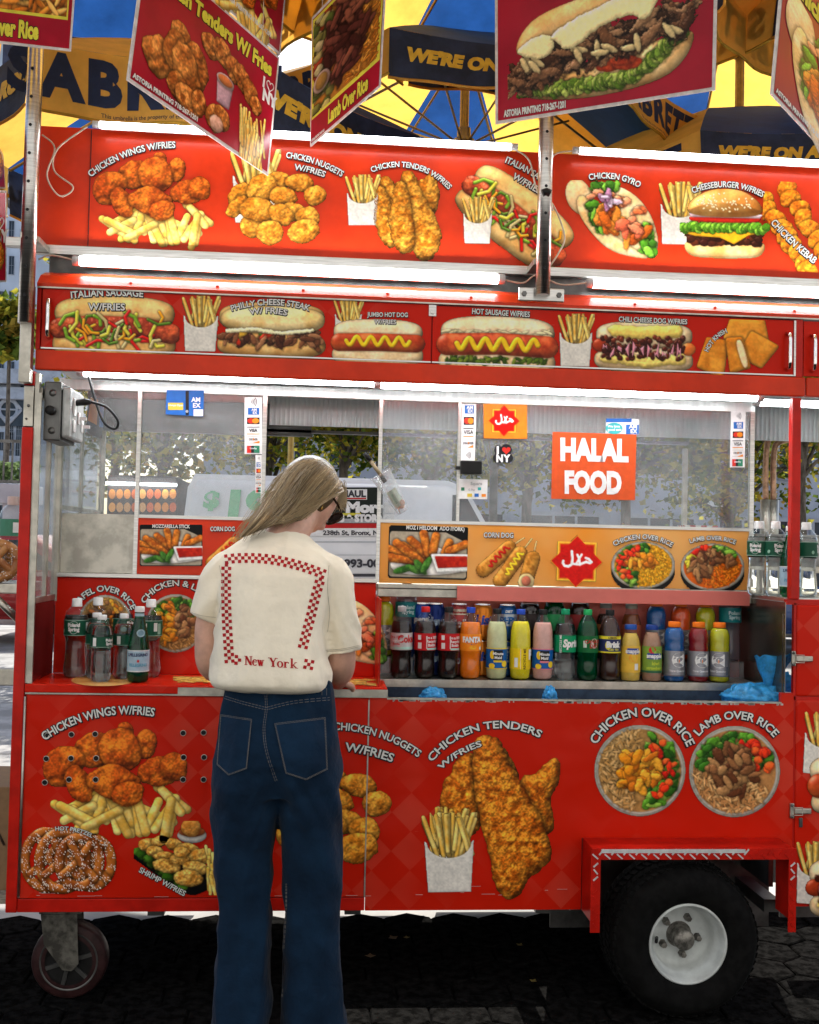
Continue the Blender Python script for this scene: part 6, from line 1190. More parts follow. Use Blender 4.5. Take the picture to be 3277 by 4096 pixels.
def build_background():
    M.setdefault('dark_pane', mat('dark_window_pane', (.03, .04, .055), .1, var=.3, sc=.5))
    Y = 5.5; pl = plane_y(Y - .008); x0, x1 = at(383, 1050, Y).x, at(945, 1050, Y).x; L = (x1 - x0) * 1.42; k = 1 / 1.42; zt = at(650, 1003, Y).z
    def det(t):
        m = MB(); PAL = [ink((.16, .50, .27)), ink((.014, .02, .016)), ink((.72, .72, .72)), ink((.45, .02, .02)), ink((.05, .05, .06)), ink((.35, .36, .38)), ink((.55, .5, .05))]
        def T(s, xa, xb, y, h, c, l, b=.06, sh=0.): sx = (xb - xa) / max(1e-6, width(s, h)); letters(m, s, lambda u, v: pl(xa + u, y - v, l), h, 0, b, c, sx, shear=sh)
        def R(a, b, c, d, q, l): m.quad(pl(a, b, l), pl(a, d, l), pl(c, d, l), pl(c, b, l), q)
        T('$', 427, 460, 1068, 32, 0, .004, .05, .1); T('19', 464, 566, 1096, 60, 0, .004, .06, .1); T('.95', 572, 640, 1096, 40, 0, .004, .1, .1)
        R(640, 1026, 806, 1128, 1, .003); R(640, 1102, 806, 1112, 3, .004); R(680, 1092, 800, 1101, 5, .0035); R(695, 1030, 773, 1052, 2, .005); R(697, 1048, 771, 1051, 3, .006); T('U-HAUL', 699, 770, 1046, 13, 4, .007, .05); T('Morris', 728, 832, 1078, 20, 2, .006, .07); R(705, 1080, 760, 1085, 6, .005); T('MOVING & STORAGE', 650, 830, 1098, 14, 2, .007, .07)
        R(640, 1112, 806, 1128, 2, .0045); T('238th St, Bronx, NY', 680, 806, 1126, 9, 4, .006, .04); T('718-993-0000', 676, 826, 1194, 16, 4, .004, .04); R(385, 1208, 1000, 1214, 4, .002); R(385, 1140, 950, 1142, 5, .002); R(385, 1168, 950, 1169, 5, .002)
        m.build('lettering', PAL, t)
    white = mat('white_van_paint', (.74, .75, .77), .3, var=.04, sc=2, coat=.4)
    vehicle('moving_van', 'white moving van with green price and dark advert, behind the cart', 'van', x0, L, Y, 1.95, [(0, .42), (0, 1.45), (.012, 1.85), (.03, zt), (k, zt), (k + .05, zt - .06), (.885, 1.22), (.985, 1.08), (1, .9), (1, .42)], 0, white, (.17, .82), [[(k + .01, 1.22), (k + .01, zt - .12), (k + .045, zt - .12), (.865, 1.22)]], None, det)
    def car(px, Y, L, col, label, flip=False):
        x = at(px, 1100, Y).x; pr = [(0, .3), (.0, .78), (.06, .92), (.20, .95), (.30, 1.40), (.38, 1.46), (.64, 1.46), (.80, .98), (.97, .86), (1, .65), (1, .3)]; gl = [[(.25, .97), (.325, 1.36), (.48, 1.38), (.48, .97)], [(.50, .97), (.50, 1.38), (.635, 1.38), (.76, .98)]]
        vehicle('parked_car', label, 'car', x, L, Y, 1.75, pr, 0, mat('car_paint', col, .25, 0, var=.06, coat=.6), (.18, .80), gl)
    car(1290, 11.2, 4.4, (.02, .05, .16), 'dark blue car across the street, seen through the right window'); car(20, 12.5, 4.4, (.70, .70, .70), 'white car across the street at the left edge of the picture'); car(1610, 13.2, 4.5, (.16, .17, .18), 'grey car far right across the street'); car(-420, 11.5, 4.5, (.30, .02, .02), 'red car across the street at the far left')
    # other food stand
    a, b = at(225, 1050, 6.6).x, at(372, 1050, 6.6).x; st = empty('food_stand', ((a + b) / 2, 7.2, 0), 'dark food stand with rows of round dish pictures, behind the left window', 'food stand'); WORLD.add(st.name)
    MB().box(a, b, 6.6, 7.8, .3, 2.0, 0, .02).build('stand_body', mat('dark_stand', (.04, .035, .035), .5), st); z = at(300, 1019, 6.55).z; MB().box(a, b, 6.54, 6.59, z - .012, z + .012).build('light_strip', M['lamp_dim'], st)
    m = MB(); r = rr(2); cs = [ink(c) for c in ((.62, .22, .04), (.66, .30, .08), (.55, .12, .04), (.50, .26, .10))]
    for j in range(5):
        for i in range(9):
            c = at(236 + i * 16, 1040 + j * 28, 6.59); m.add([(c.x + (.031) * math.cos(t), 6.595, c.z + .045 * math.sin(t)) for t in np.linspace(0, 6.28, 16, endpoint=False)], [tuple(range(16))], r.randrange(4))
    m.build('dish_pictures', cs, st)
    for i, (px, Y, rx, z0, z1, n, ln, lb) in enumerate(((335, 8.6, 1.0, 2.0, 5.2, 3600, .1, 'yellow-green street tree with a dark trunk, seen through the left window'), (245, 10.5, .7, 2.1, 5.6, 2200, 0, 'yellow-green tree behind the left side glass'), (735, 10.0, 1.4, 2.3, 5.4, 5200, -.1, 'orange-tinged tree right behind the woman\'s head'), (905, 12.0, 1.5, 2.3, 5.6, 4800, 0, 'tree seen between tip cup and payment strip'),
                                                            (560, 12.5, 1.5, 2.2, 5.6, 4800, .1, 'tree behind the left payment strip'), (1105, 9.0, 1.3, 1.9, 4.6, 3600, .1, 'tree just left of the HALAL FOOD sign'), (1322, 9.2, 1.6, 1.95, 5.2, 5200, 0, 'thick-trunked tree right of the HALAL FOOD sign'), (1540, 10.5, 1.5, 1.85, 5.0, 4800, 0, 'yellow-leaved tree at the right window edge'), (1690, 9.5, 1.5, 2.2, 7.5, 3600, 0, 'tall tree behind the red post'), (12, 34, .85, 7.6, 9.6, 700, 0, 'sunlit yellow tree in front of the stone building at the left edge'))):
        tree(at(px, 1000, Y).x, Y, 3, rx, rx * .8, z0, z1, n, 40 + i, lb, ln, .07 if Y < 20 else .26)
    # stone building at the left
    Yb = 80; stone = mat('limestone', (.44, .48, .54), .85, var=.12, sc=.3, bump=.1); W_ = []
    def wpx(x, y, w, h, nx=2, nz=2): a, c = at(x - w / 2, y + h / 2, Yb), at(x + w / 2, y - h / 2, Yb); W_.append((a.x, c.x, a.z, c.z, nx, nz))
    for j in range(9):
        for x, w in ((57, 27), (25, 12), (4, 10), (-40, 24)): wpx(x, 505 + j * 74 - (0 if x > 40 else 20), w, 38)
    def extra(b, fr, gl):
        def bar(y0, y1, d): p, q = at(-300, y1, Yb), at(140, y0, Yb); MB().box(p.x, q.x, Yb - d, Yb - .001, p.z, q.z).build('cornice', fr, b)
        bar(785, 800, 1.2); bar(822, 832, .9); bar(964, 972, .6)
    for x in (22, 40, -20, 58): wpx(x, 932, 15, 84, 3, 6)
    building('stone_building', 'pale stone apartment building with many windows, left edge of the picture', at(-300, 900, Yb).x, at(150, 900, Yb).x, Yb, 46, stone, W_, 10, extra)
    d = MB(); c = at(18, 862, Yb - .3); R_ = 26 * 83 / 2237
    for s0, s1 in ((0, 1), (1, 2), (2, 3), (3, 4)):
        p = [c + Vector((R_ * math.cos(math.pi / 2 * s), 0, R_ * 1.2 * math.sin(math.pi / 2 * s))) for s in (s0, s1)]; d.tube(p, .12, 0, 6)
    d.tube([c + Vector((R_ * .68 * math.cos(t), 0, R_ * .72 * math.sin(t))) for t in np.linspace(0, 6.283, 28)], .12, 0, 6).tube([c - Vector((R_ * .68, 0, 0)), c + Vector((R_ * .68, 0, 0))], .08, 0, 6).tube([c - Vector((0, 0, R_ * .7)), c + Vector((0, 0, R_ * .7))], .08, 0, 6)
    blk = MB().box(c.x - R_ * 1.6, c.x + R_ * 1.6, Yb - .22, Yb - .05, c.z - R_ * 1.3, c.z + R_ * 1.3).build('ornament_window', M['dark_pane'], bpy.data.objects['stone_building']); d.build('tracery', M['stone_trim'], blk)
    Yc = 30; cols = mat('blue_grey_facade', (.30, .33, .39), .8, var=.15, sc=.4); W_ = []
    x0, x1 = at(430, 900, Yc).x, at(1900, 900, Yc).x
    for i in range(15):
        for j in range(3):
            xx = x0 + 1 + i * 1.45; W_.append((xx, xx + .7, 3.9 + j * 2.6, 5.4 + j * 2.6, 2, 2))
    for i in range(7): xx = x0 + 1 + i * 3.1; W_.append((xx, xx + 2.2, .4, 2.5, 3, 1))
    building('grey_building', 'long blue-grey building with dark shopfronts behind the trees', x0, x1, Yc, 12, cols, W_, 8)
    Yd = -16; W_ = []  # unseen building added to cut skylight and bounce sun onto the cart front
    sb = empty('unseen_fill_building', (0, -20, 0), 'tall pale brick building on the near side of the street, behind the viewer', 'building'); WORLD.add(sb.name); MB().box(-40, 40, -24, Yd, -.05, 34).build('wall', mat('fill_wall_grey', (.40, .40, .40), .9, var=.12, sc=3, bump=.2, bsc=30), sb)
    for i in range(10):
        for j in range(5): MB().box(-30 + i * 6, -28.2 + i * 6, Yd + .001, Yd + .03, 3 + j * 4, 5.6 + j * 4).build('window', M['dark_pane'], sb)
    # lamp post, street sign, railing, hedge
    Yl = 8.2; p = at(1040, 1000, Yl); t = empty('street_lamp', (p.x, Yl, 0), 'old lantern street lamp behind the heart sticker', 'street lamp'); z = at(1040, 975, Yl).z
    MB().lathe([(.12, 0), (.1, .3), (.05, .4), (.045, z - .05), (.07, z), (.0, z)], seg=16).build('post', M['steel_dark'], t); MB().lathe([(.06, z), (.13, z + .26)], seg=6, smooth=False).build('lantern_glass', M['glass'], t)
    m = MB().lathe([(.14, z + .26), (.15, z + .28), (.05, z + .36), (.02, z + .44), (0, z + .45)], seg=6, smooth=False)
    for q in range(6): m.tube([(.06 * math.cos(q * 1.047), .06 * math.sin(q * 1.047), z), (.13 * math.cos(q * 1.047), .13 * math.sin(q * 1.047), z + .26)], .008, 0, 6)
    m.build('lantern_frame', M['steel_dark'], t)
    Ys = 14.5; p = at(1521, 1020, Ys); t = empty('street_sign', (p.x, Ys, 0), 'thin signpost with ONE WAY arrow across the street, right window', 'sign'); MB().tube([(0, 0, 0), (0, 0, p.z)], .035, 0, 8).box(-.3, .3, -.01, .01, p.z - .03, p.z + .05).build('post', M['steel_dark'], t)
    z = at(1521, 1061, Ys).z; m = MB().box(-.36, .36, -.06, -.045, z - .13, z + .13, 1); m.prism([(-.30, -.061, z), (-.18, -.061, z + .09), (-.18, -.061, z + .05), (.31, -.061, z + .05), (.31, -.061, z - .05), (-.18, -.061, z - .05), (-.18, -.061, z - .09)], (0, -.002, 0), 0); letters(m, 'ONE WAY', lambda u, v: (-.17 + u, -.0645, z - .03 + v), .06, 0, .04, 1); m.build('sign_plate', [ink((.7, .7, .7)), M['black_pl']], t)
    xa, xb = at(-350, 950, 15.5).x, at(60, 950, 15.5).x
    m = MB(); m.box(xa, xb, 15.5, 15.54, 2.35, 2.4).box(xa, xb, 15.5, 15.54, 3.05, 3.1)
    for i in range(int((xb - xa) / .14)): m.box(xa + i * .14, xa + i * .14 + .03, 15.51, 15.53, 2.4, 3.05)
    m.build('railing', M['steel_dark'], None, 'dark bar railing on a white ledge at the left edge', 'railing'); MB().box(xa, xb, 15.4, 16.6, 2.0, 2.34, 0, .02).box(xa, xa + .3, 15.5, 16.5, .1, 2.0).box(xb - .4, xb - .1, 15.5, 16.5, .1, 2.0).build('ledge_wall', M['stone_trim'], None, 'pale raised ledge under the railing at the left edge', 'wall')
    m = MB(); r = rr(8)
    for i in range(1100):
        p = Vector((xa + (xb - xa) * r.random(), 15.7 + .7 * r.random(), 2.4 + .34 * r.random() ** .8)); a = .07; e = Vector((r.gauss(0, 1), r.gauss(0, 1), r.gauss(0, 1))).normalized(); g = e.cross(Vector((r.gauss(0, 1), r.gauss(0, 1), r.gauss(0, 1)))).normalized(); m.add([p - e * a, p + g * a * .5, p + e * a, p - g * a * .5], [(0, 1, 2, 3)])
    m.build('hedge', leaf_mat('hedge_leaf', (.10, .17, .06), (.20, .28, .12)), None, 'green hedge growing behind the railing at the left edge', 'hedge')
# ---------------------------------------------------------------- umbrellas
def umbrella(label, cx, cy, R, zb, vh, rot, first=0, texts=(), pole=None, rise=.42, drop=(0, 0), seed=0):
    t = empty('market_umbrella', (cx, cy, 0), label, 'umbrella', 'yellow and blue umbrellas over the cart', 0); t.location.z = zb
    yel, blu, nav = M['cl_yellow'], M['cl_blue'], M['cl_navy']; n = 8; ze = vh; A = [rot + 2 * math.pi * (k + .5) / n for k in range(n)]
    def e(k, q=1., z=0.): a = A[k % n]; return Vector((R * q * math.cos(a), R * q * math.sin(a), z + drop[0] * math.cos(a) + drop[1] * math.sin(a)))
    top = Vector((0, 0, ze + rise)); m = MB(); v = MB(); S = 6; inked = MB()
    for k in range(n):
        mi = (k + first) % 2; b = len(m.v); vs = []
        for i in range(S + 1):
            for j in range(S + 1):
                q = i / S; p = e(k).lerp(e(k + 1), j / S); p = Vector((p.x * q, p.y * q, (p.z) * q)); sag = .05 * math.sin(math.pi * j / S) * q * q
                vs.append(p + Vector((0, 0, ze + rise * (1 - q ** 1.25) - sag * .6)))
        m.add(vs, [(i * (S + 1) + j, i * (S + 1) + j + 1, (i + 1) * (S + 1) + j + 1, (i + 1) * (S + 1) + j) for i in range(S) for j in range(S)], mi, True)
        p0, p1 = e(k), e(k + 1); nrm = Vector((p0.x + p1.x, p0.y + p1.y, 0)).normalized(); D = (p1 - p0); ln = D.length; D2 = D / ln
        def val(u, w, lift=0.): # u along 0..ln, w 0 bottom..1 top
            s = u / ln; wav = .022 * math.sin(s * 7 + k * 1.7 + seed) * (1 - w) + .012 * math.sin(s * 15 + k) * (1 - w)
            return p0 + D2 * u + nrm * (wav + lift) + Vector((0, 0, ze - vh * (1 - w) - .05 * math.sin(math.pi * s) * .6))
        J = 16; vs = [val(ln * j / J, w / 3) for w in range(4) for j in range(J + 1)]
        v.add(vs, [(w * (J + 1) + j, w * (J + 1) + j + 1, (w + 1) * (J + 1) + j + 1, (w + 1) * (J + 1) + j) for w in range(3) for j in range(J)], 0 if mi == 0 else 1, True)
        v.tube([val(ln * j / J, 0) for j in range(J + 1)], .005, 2 if mi == 0 else 0, 6)
        if mi == 0:
            h = vh * .60; wd = width('SABRETT', h, 1.0, .10); letters(inked, 'SABRETT', lambda u, w: val((ln - wd) / 2 + u, .25 + w / vh, .003), h, 0, .055, 0, 1.0, .10)
            sh = vh * .10; letters(inked, 'This umbrella is the property of the vendor', lambda u, w: val(ln * .3 + u, .06 + w / vh, .003), sh * .6, 0, .01, 0)
        else:
            h = vh * .25; tx = "WE'RE ON A ROLL"; wd = width(tx, h, 1.15); letters(inked, tx, lambda u, w: val((ln - wd) * .3 + u, .40 + w / vh, .003), h, 0, .07, 1, 1.15, shear=.18)
    m.build('canopy', [yel, blu], t); v.build('valance', [yel, nav, M['trim_gold']], t); inked.build('lettering', [M['ink_navy'], M['ink_gold']], t)
    for k in range(n): MB().tube([e(k, .99, ze - .012), Vector((0, 0, ze + rise - .03))], .006, 0, 6).build('rib', M['umb_metal'], t)
    hubz = ze + rise - .45 if pole else ze + .1
    for k in range(n): MB().tube([e(k, .55, ze + rise * (1 - .55 ** 1.25) - .02), Vector((.03 * math.cos(A[k]), .03 * math.sin(A[k]), hubz))], .005, 0, 6).build('strut', M['umb_metal'], t)
    MB().lathe([(.02, -.05), (.035, -.045), (.045, .0), (.045, .02), (.03, .03), (.028, .07), (.02, .07)], (0, 0, hubz), 16).build('hub', M['umb_metal'], t)
    if pole: MB().tube([(0, 0, pole - zb), (0, 0, ze + rise)], .019, 0, 14).build('pole', M['umb_wood'], t)
def build_umbrellas():
    M['cl_yellow'] = mat_cloth('yellow_umbrella_cloth', (.80, .46, .08), .62, var=.10, sc=6); M['cl_blue'] = mat_cloth('blue_umbrella_cloth', (.012, .06, .22), .42, var=.15, sc=5); M['cl_navy'] = mat_cloth('navy_valance', (.016, .026, .06), .4, var=.3, sc=8)
    M['trim_gold'] = mat('gold_trim', (.35, .20, .02), .7); M['ink_navy'] = mat('navy_print', (.012, .02, .05), .6); M['ink_gold'] = mat('gold_print', (.55, .33, .03), .6); M['umb_metal'] = mat('umbrella_metal', (.40, .32, .18), .4, .7); M['umb_wood'] = mat('umbrella_pole', (.42, .30, .10), .4, .5)
    R = .97; ap = R * math.cos(math.pi / 8)
    def zof(px, py, Y): return at(px, py, Y).z
    Y1 = .17; z1 = zof(180, 238, Y1); umbrella('market umbrella at the left whose near valance is yellow with big dark letters', at(345, 200, Y1).x, Y1 + ap, R, z1, .215, -.06, 1, (), 2.2, drop=(-.05, 0), seed=1)
    Y2 = .22; z2 = zof(930, 165, Y2); umbrella('market umbrella in the middle whose near valance is navy with gold WE\'RE ON A ROLL', at(1050, 165, Y2).x, Y2 + ap, R, z2, .155, 0, 0, (), 2.2, drop=(-.02, 0), seed=2)
    Y3 = .30; z3 = zof(1560, 345, Y3); umbrella('market umbrella at the right, tilted, with a navy valance', at(1690, 330, Y3).x, Y3 + ap, R, z3, .15, .0, 0, (), 2.2, drop=(.10, 0), seed=3)
    umbrella('overhead market umbrella carried by the left pole', -.89, -.045, R, 3.20, .16, 0, 0, (), None, seed=4); umbrella('overhead market umbrella carried by the middle pole', .668, -.045, R, 3.23, .16, 0, 0, (), None, seed=5)
    umbrella('overhead market umbrella at the far right edge', 2.15, -.2, R, 3.22, .16, 0, 0, (), 2.2, seed=6)
    umbrella('back market umbrella filling the gap at the upper right', 1.72, 1.05, R, 3.42, .17, .2, 0, (), 2.2, seed=9)
    umbrella('small far market umbrella behind the others in the middle', at(620, 250, 2.4).x, 2.4 + ap, R, zof(620, 285, 2.4), .16, .3, 0, (), 0.02, seed=7)
# ---------------------------------------------------------------- hanging picture signs
def quad3(c, near):
    """the flat sign (parallelogram) seen with print corners BL, BR, TR, TL; near = camera distance of its nearest corner"""
    d = [(_f + _r * ((x - PCX) / FPX) - _u * ((y - PCY) / FPX)) for x, y in c]
    Mx = np.array([[-d[1][i], d[2][i], -d[3][i]] for i in range(3)]); s = np.linalg.solve(Mx, np.array([-d[0][i] for i in range(3)])); s = [1.] + list(s); k = near / min(s)
    return [CAM + d[i] * (s[i] * k) for i in range(4)]
def hang_sign(label, corners, near, W, H, content, name='hanging_sign'):
    bl, br, tr, tl = quad3(corners, near); nrm = (br - bl).cross(tl - bl).normalized()
    if nrm.dot(CAM - bl) < 0: nrm = -nrm
    def pl(u, v, lift=0.):
        s, t = u / W, v / H; return tl.lerp(tr, s).lerp(bl.lerp(br, s), t) + nrm * lift
    c = (tl + tr) / 2; t = empty(name, c, label, 'sign', 'food picture signs hanging over the cart'); WORLD.add(t.name)
    m = MB(); m.prism([pl(0, 0), pl(W, 0), pl(W, H), pl(0, H)], -nrm * .004, 0); e = .014 * W; m.add([pl(e, e, .0008), pl(W - e, e, .0008), pl(W - e, H - e, .0008), pl(e, H - e, .0008)], [(0, 1, 2, 3)], 1); m.build('board', [M['sign_edge'], M['sign_red']], t)
    content(t, pl); ck = MB()
    for u in (.15, .85): p = pl(W * u, 4); ck.tube([p, p + Vector((0, 0, .35))], .0012, 0, 5)
    ck.build('hanging_cord', M['cable'], t)
def build_signs():
    M['sign_edge'] = mat('white_sign_edge', (.62, .60, .57), .4); M['sign_red'] = mat('crimson_sign', (.36, .006, .022), .3, var=.12, sc=5); yel = ink((.72, .66, .06)); PAL = [M['print'], yel, M['black_ink'], M['white_ink']]
    def txt(t, pl, items):
        m = MB()
        for s, x, y, h, c, out, w in items:
            f = lambda l: (lambda u, v: pl(x + u, y - v, l)); sx = w / width(s, h)
            if out: letters(m, s, f(.0012), h, 0, .09, 2, sx)
            letters(m, s, f(.0024), h, 0, .05, c, sx)
        m.build('lettering', PAL, t)
    PH = 'ASTORIA PRINTING 718-267-1201'
    def heart(t, pl, x, y, s):
        m = MB(); letters(m, 'I', lambda u, v: pl(x - s * .75 + u, y - v, .002), s * .8, 0, .06, 0); letters(m, 'NY', lambda u, v: pl(x - s * .62 + u, y + s * 1.05 - v, .002), s * .9, 0, .06, 0)
        P = [pl(x + s * .25 + s * .03 * 16 * math.sin(a) ** 3, y - s * .42 - s * .03 * (13 * math.cos(a) - 5 * math.cos(2 * a) - 2 * math.cos(3 * a) - math.cos(4 * a)), .002) for a in np.linspace(0, 6.283, 30)]; m.tube(P, .0015, 0, 6); m.build('heart_emblem', M['white_ink'], t)
    def c1(t, pl):
        picture('fried_chicken_picture', pic_signtenders, (1000, 632), (0, 0), 1, 0, pl, t, None, st=3.6); txt(t, pl, [('Chicken Tenders W/ Fries', 40, 135, 66, 1, True, 900), (PH, 25, 608, 20, 3, True, 420)]); heart(t, pl, 925, 215, 62)
    hang_sign('hanging sign with fried chicken tenders and fries, in front of the left sign board', [(268, 168), (565, 370), (589, 121), (307, -126)], 2.72, 1000, 632, c1)
    def c1b(t, pl): picture('fried_chicken_picture', pic_wings, (560, 420), (300, 150), 1.2, 0, pl, t, None); txt(t, pl, [(PH, 480, 585, 22, 3, True, 420)])
    hang_sign('upper half of the chicken sign, mostly cut off by the top edge', [(308, -130), (590, 117), (612, -120), (345, -420)], 2.75, 1000, 632, c1b)
    def c3(t, pl):
        m = MB(); m.quad(pl(20, 20, .0012), pl(20, 500, .0012), pl(980, 500, .0012), pl(980, 20, .0012)); m.build('picture_mount', yel, t)
        picture('lamb_and_rice_picture', pic_lamb_sign, (420, 620), (35, 35), 1, 0, lambda u, v, l=0.: pl(35 + (u - 35) * 2.21, 35 + (v - 35) * .73, l), t, None, st=4.2); txt(t, pl, [('Lamb Over Rice', 280, 590, 66, 1, True, 560), (PH, 30, 612, 12, 3, False, 200)])
    hang_sign('narrow looking turned sign reading Lamb Over Rice', [(653, 310), (800, 184), (817, -130), (657, 37)], 2.75, 1000, 632, c3)
    def c4(t, pl): picture('steak_sandwich_picture', pic_steak, (880, 440), (58, 165), 1.0, -1, pl, t, None, st=3.2, bright=1.2); txt(t, pl, [(PH, 45, 606, 27, 3, True, 300)])
    hang_sign('big hanging sign with a cheese steak sandwich with lettuce', [(1043, 262), (1506, 190), (1513, -150), (1042, -45)], 2.85, 1000, 632, c4)
    def c5(t, pl): picture('gyro_picture', pic_gyro, (400, 330), (120, 130), 1.7, 20, lambda u, v, l=0.: pl(u * 1.25 - 60, v * .85, l), t, None); txt(t, pl, [('Chicken Gyro', 60, 110, 70, 1, True, 620), (PH, 25, 608, 20, 3, True, 420)])
    hang_sign('hanging sign with a chicken gyro, cut by the right edge', [(1624, 198), (1850, 442), (1872, 205), (1652, -110)], 2.72, 1000, 632, c5)
    def c6(t, pl):
        m = MB(); m.quad(pl(40, 30, .0012), pl(40, 480, .0012), pl(965, 480, .0012), pl(965, 30, .0012)); m.build('picture_mount', yel, t)
        picture('rice_picture', pic_rice_sign, (300, 120), (55, 45), 1, 0, lambda u, v, l=0.: pl(55 + (u - 55) * 3., 45 + (v - 45) * 3.5, l), t, None, st=1.2); txt(t, pl, [('Chicken Over Rice', 250, 588, 76, 1, True, 540)])
    hang_sign('hanging sign ending in the word Rice, cut by the upper left corner', [(-210, 68), (150, 109), (169, -170), (-205, -235)], 2.75, 1000, 632, c6)
    def c7(t, pl): picture('fried_chicken_picture', pic_tenders, (220, 350), (700, 120), 1.3, 0, pl, t, None); heart(t, pl, 900, 250, 90)
    hang_sign('lower of two narrow hanging sign edges at the left picture edge', [(-180, 600), (14, 594), (14, 402), (-190, 392)], 2.95, 1000, 632, c7); hang_sign('upper of two narrow hanging sign edges at the left picture edge', [(-180, 396), (12, 397), (4, 262), (-190, 190)], 2.95, 1000, 632, c7)
# ---------------------------------------------------------------- the woman at the counter
def remeshed(mb, voxel, smooth, disp=None):
    me = mb.mesh('tmp', []); o = bpy.data.objects.new('tmp', me); COL.objects.link(o)
    r = o.modifiers.new('r', 'REMESH'); r.mode = 'VOXEL'; r.voxel_size = voxel; r.use_smooth_shade = True
    s = o.modifiers.new('s', 'SMOOTH'); s.factor = .5; s.iterations = smooth
    dg = bpy.context.evaluated_depsgraph_get(); m2 = bpy.data.meshes.new_from_object(o.evaluated_get(dg)); bpy.data.objects.remove(o); bpy.data.meshes.remove(me)
    if disp:
        n = [v.normal.copy() for v in m2.vertices]
        for v, q in zip(m2.vertices, n): v.co = v.co + q * disp(v.co, q)
    for p in m2.polygons: p.use_smooth = True
    m2.update(); return m2
def oval(c, a, b, n=32, p=.85, tilt=0., tw=0.):
    return [Vector((c[0] + a * np.sign(math.cos(t)) * abs(math.cos(t)) ** p, c[1] + b * np.sign(math.sin(t)) * abs(math.sin(t)) ** p, c[2] + tilt * math.sin(t) + tw * math.cos(t))) for t in np.linspace(0, 2 * math.pi, n, endpoint=False)]
def rings_px(rows, p=.85):
    R = []
    for (y, xl, xr, b, Yc, *t) in rows:
        a, c = at(xl, y, Yc), at(xr, y, Yc); m = (a + c) / 2; R.append(oval(m, (c - a).length / 2, b, 40, p, *(t or (0,)), tw=(c.z - a.z) / 2 * 0))
    return R
def chain(mb, pts, n=10, seg=14):
    """tapering tube through (px, py, Y, radius) stations"""
    P = [tuple(at(x, y, Y)) for x, y, Y, r in pts]; Q = smooth_path(P, n); r = [q[3] for q in pts]; rad = []
    for i in range(len(Q)): u = i / n; k = min(int(u), len(r) - 2); rad.append(r[k] + (r[k + 1] - r[k]) * (u - k))
    mb.tube(Q, rad, 0, seg); return Q
def hand(mb, wrist, fwd, up, k=1., curl=.5, side=1):
    f = Vector(fwd).normalized(); s = f.cross(Vector(up)).normalized(); u = s.cross(f); w_ = Vector(wrist)
    def p(a, b, c): return w_ + f * a * k + s * b * k + u * c * k
    mb.loft([[p(a, hw * math.cos(t), th * math.sin(t)) for t in np.linspace(0, 6.283, 16, endpoint=False)] for a, hw, th in ((-.01, .026, .02), (.02, .033, .017), (.05, .041, .015), (.085, .042, .013), (.094, .038, .010))])
    for i, (b, L, r) in enumerate(((-.031, .062, .0078), (-.0105, .076, .0084), (.0105, .082, .0086), (.031, .072, .0082))):
        b *= side * -1; q = [p(.075, b, 0)]; a = 0; cur = (.085, b, 0)
        x, z = .085, 0.
        for j, l in enumerate((.45, .32, .23)):
            a += curl * (.5 + .25 * j); x += L * l * math.cos(a); z -= L * l * math.sin(a); q.append(p(x, b * 1.08, z))
        mb.tube(q, [r * 1.05, r, r * .95, r * .8], 0, 10)
    q = [p(.015, side * .022, -.004), p(.045, side * .048, -.012), p(.07, side * .055, -.022), p(.088, side * .050, -.030)]; mb.tube(q, [.012, .0105, .0095, .008], 0, 10)
def head_mesh(mb, c, R, nk=40, nl=28):
    """skull, brow, nose, lips and chin on one grid; local x right, y forward, z up"""
    rings = []
    for i in range(nl + 1):
        th = math.pi * i / nl; z = math.cos(th); row = []
        for j in range(nk):
            ph = 2 * math.pi * j / nk; x, y = math.sin(th) * math.sin(ph), math.sin(th) * math.cos(ph)
            X, Y, Z = x * .074, y * .092, z * .112
            if z < 0: X *= 1 - .34 * min(1, -z * 1.1) ** 1.5; Y = Y * (1 - .10 * -z) + .012 * -z
            f = max(0, y)
            Y += f * (.020 * math.exp(-((x / .16) ** 2 + ((z + .18) / .20) ** 2)) + .010 * math.exp(-((x / .12) ** 2 + ((z + .28) / .07) ** 2)))       # nose
            Y -= f * .010 * math.exp(-(((abs(x) - .38) / .2) ** 2 + ((z - .02) / .13) ** 2))                                                         # eye sockets
            Y += f * (.007 * math.exp(-((x / .3) ** 2 + ((z + .52) / .06) ** 2)) + .006 * math.exp(-((x / .26) ** 2 + ((z + .64) / .05) ** 2)) + .010 * math.exp(-((x / .35) ** 2 + ((z + .88) / .12) ** 2)))
            row.append(c + R @ Vector((X, Y, Z)))
        rings.append(row)
    mb.loft(rings)
    for s in (-1, 1):                                                                                                                              # ears
        e = [c + R @ Vector((s * (.071 + .010 * math.sin(t * .5)), -.008 - .014 * math.cos(t), .002 + .030 * math.sin(t) - .004)) for t in np.linspace(-1.4, 4.2, 14)]; mb.tube(e, [.0045] * 14, 0, 8)
        mb.loft([[c + R @ Vector((s * (.066 + d), -.008 + q * .012 * math.cos(t), .002 + q * .026 * math.sin(t))) for t in np.linspace(0, 6.283, 12, endpoint=False)] for d, q in ((-.006, 1.), (.006, 1.), (.009, .6))])
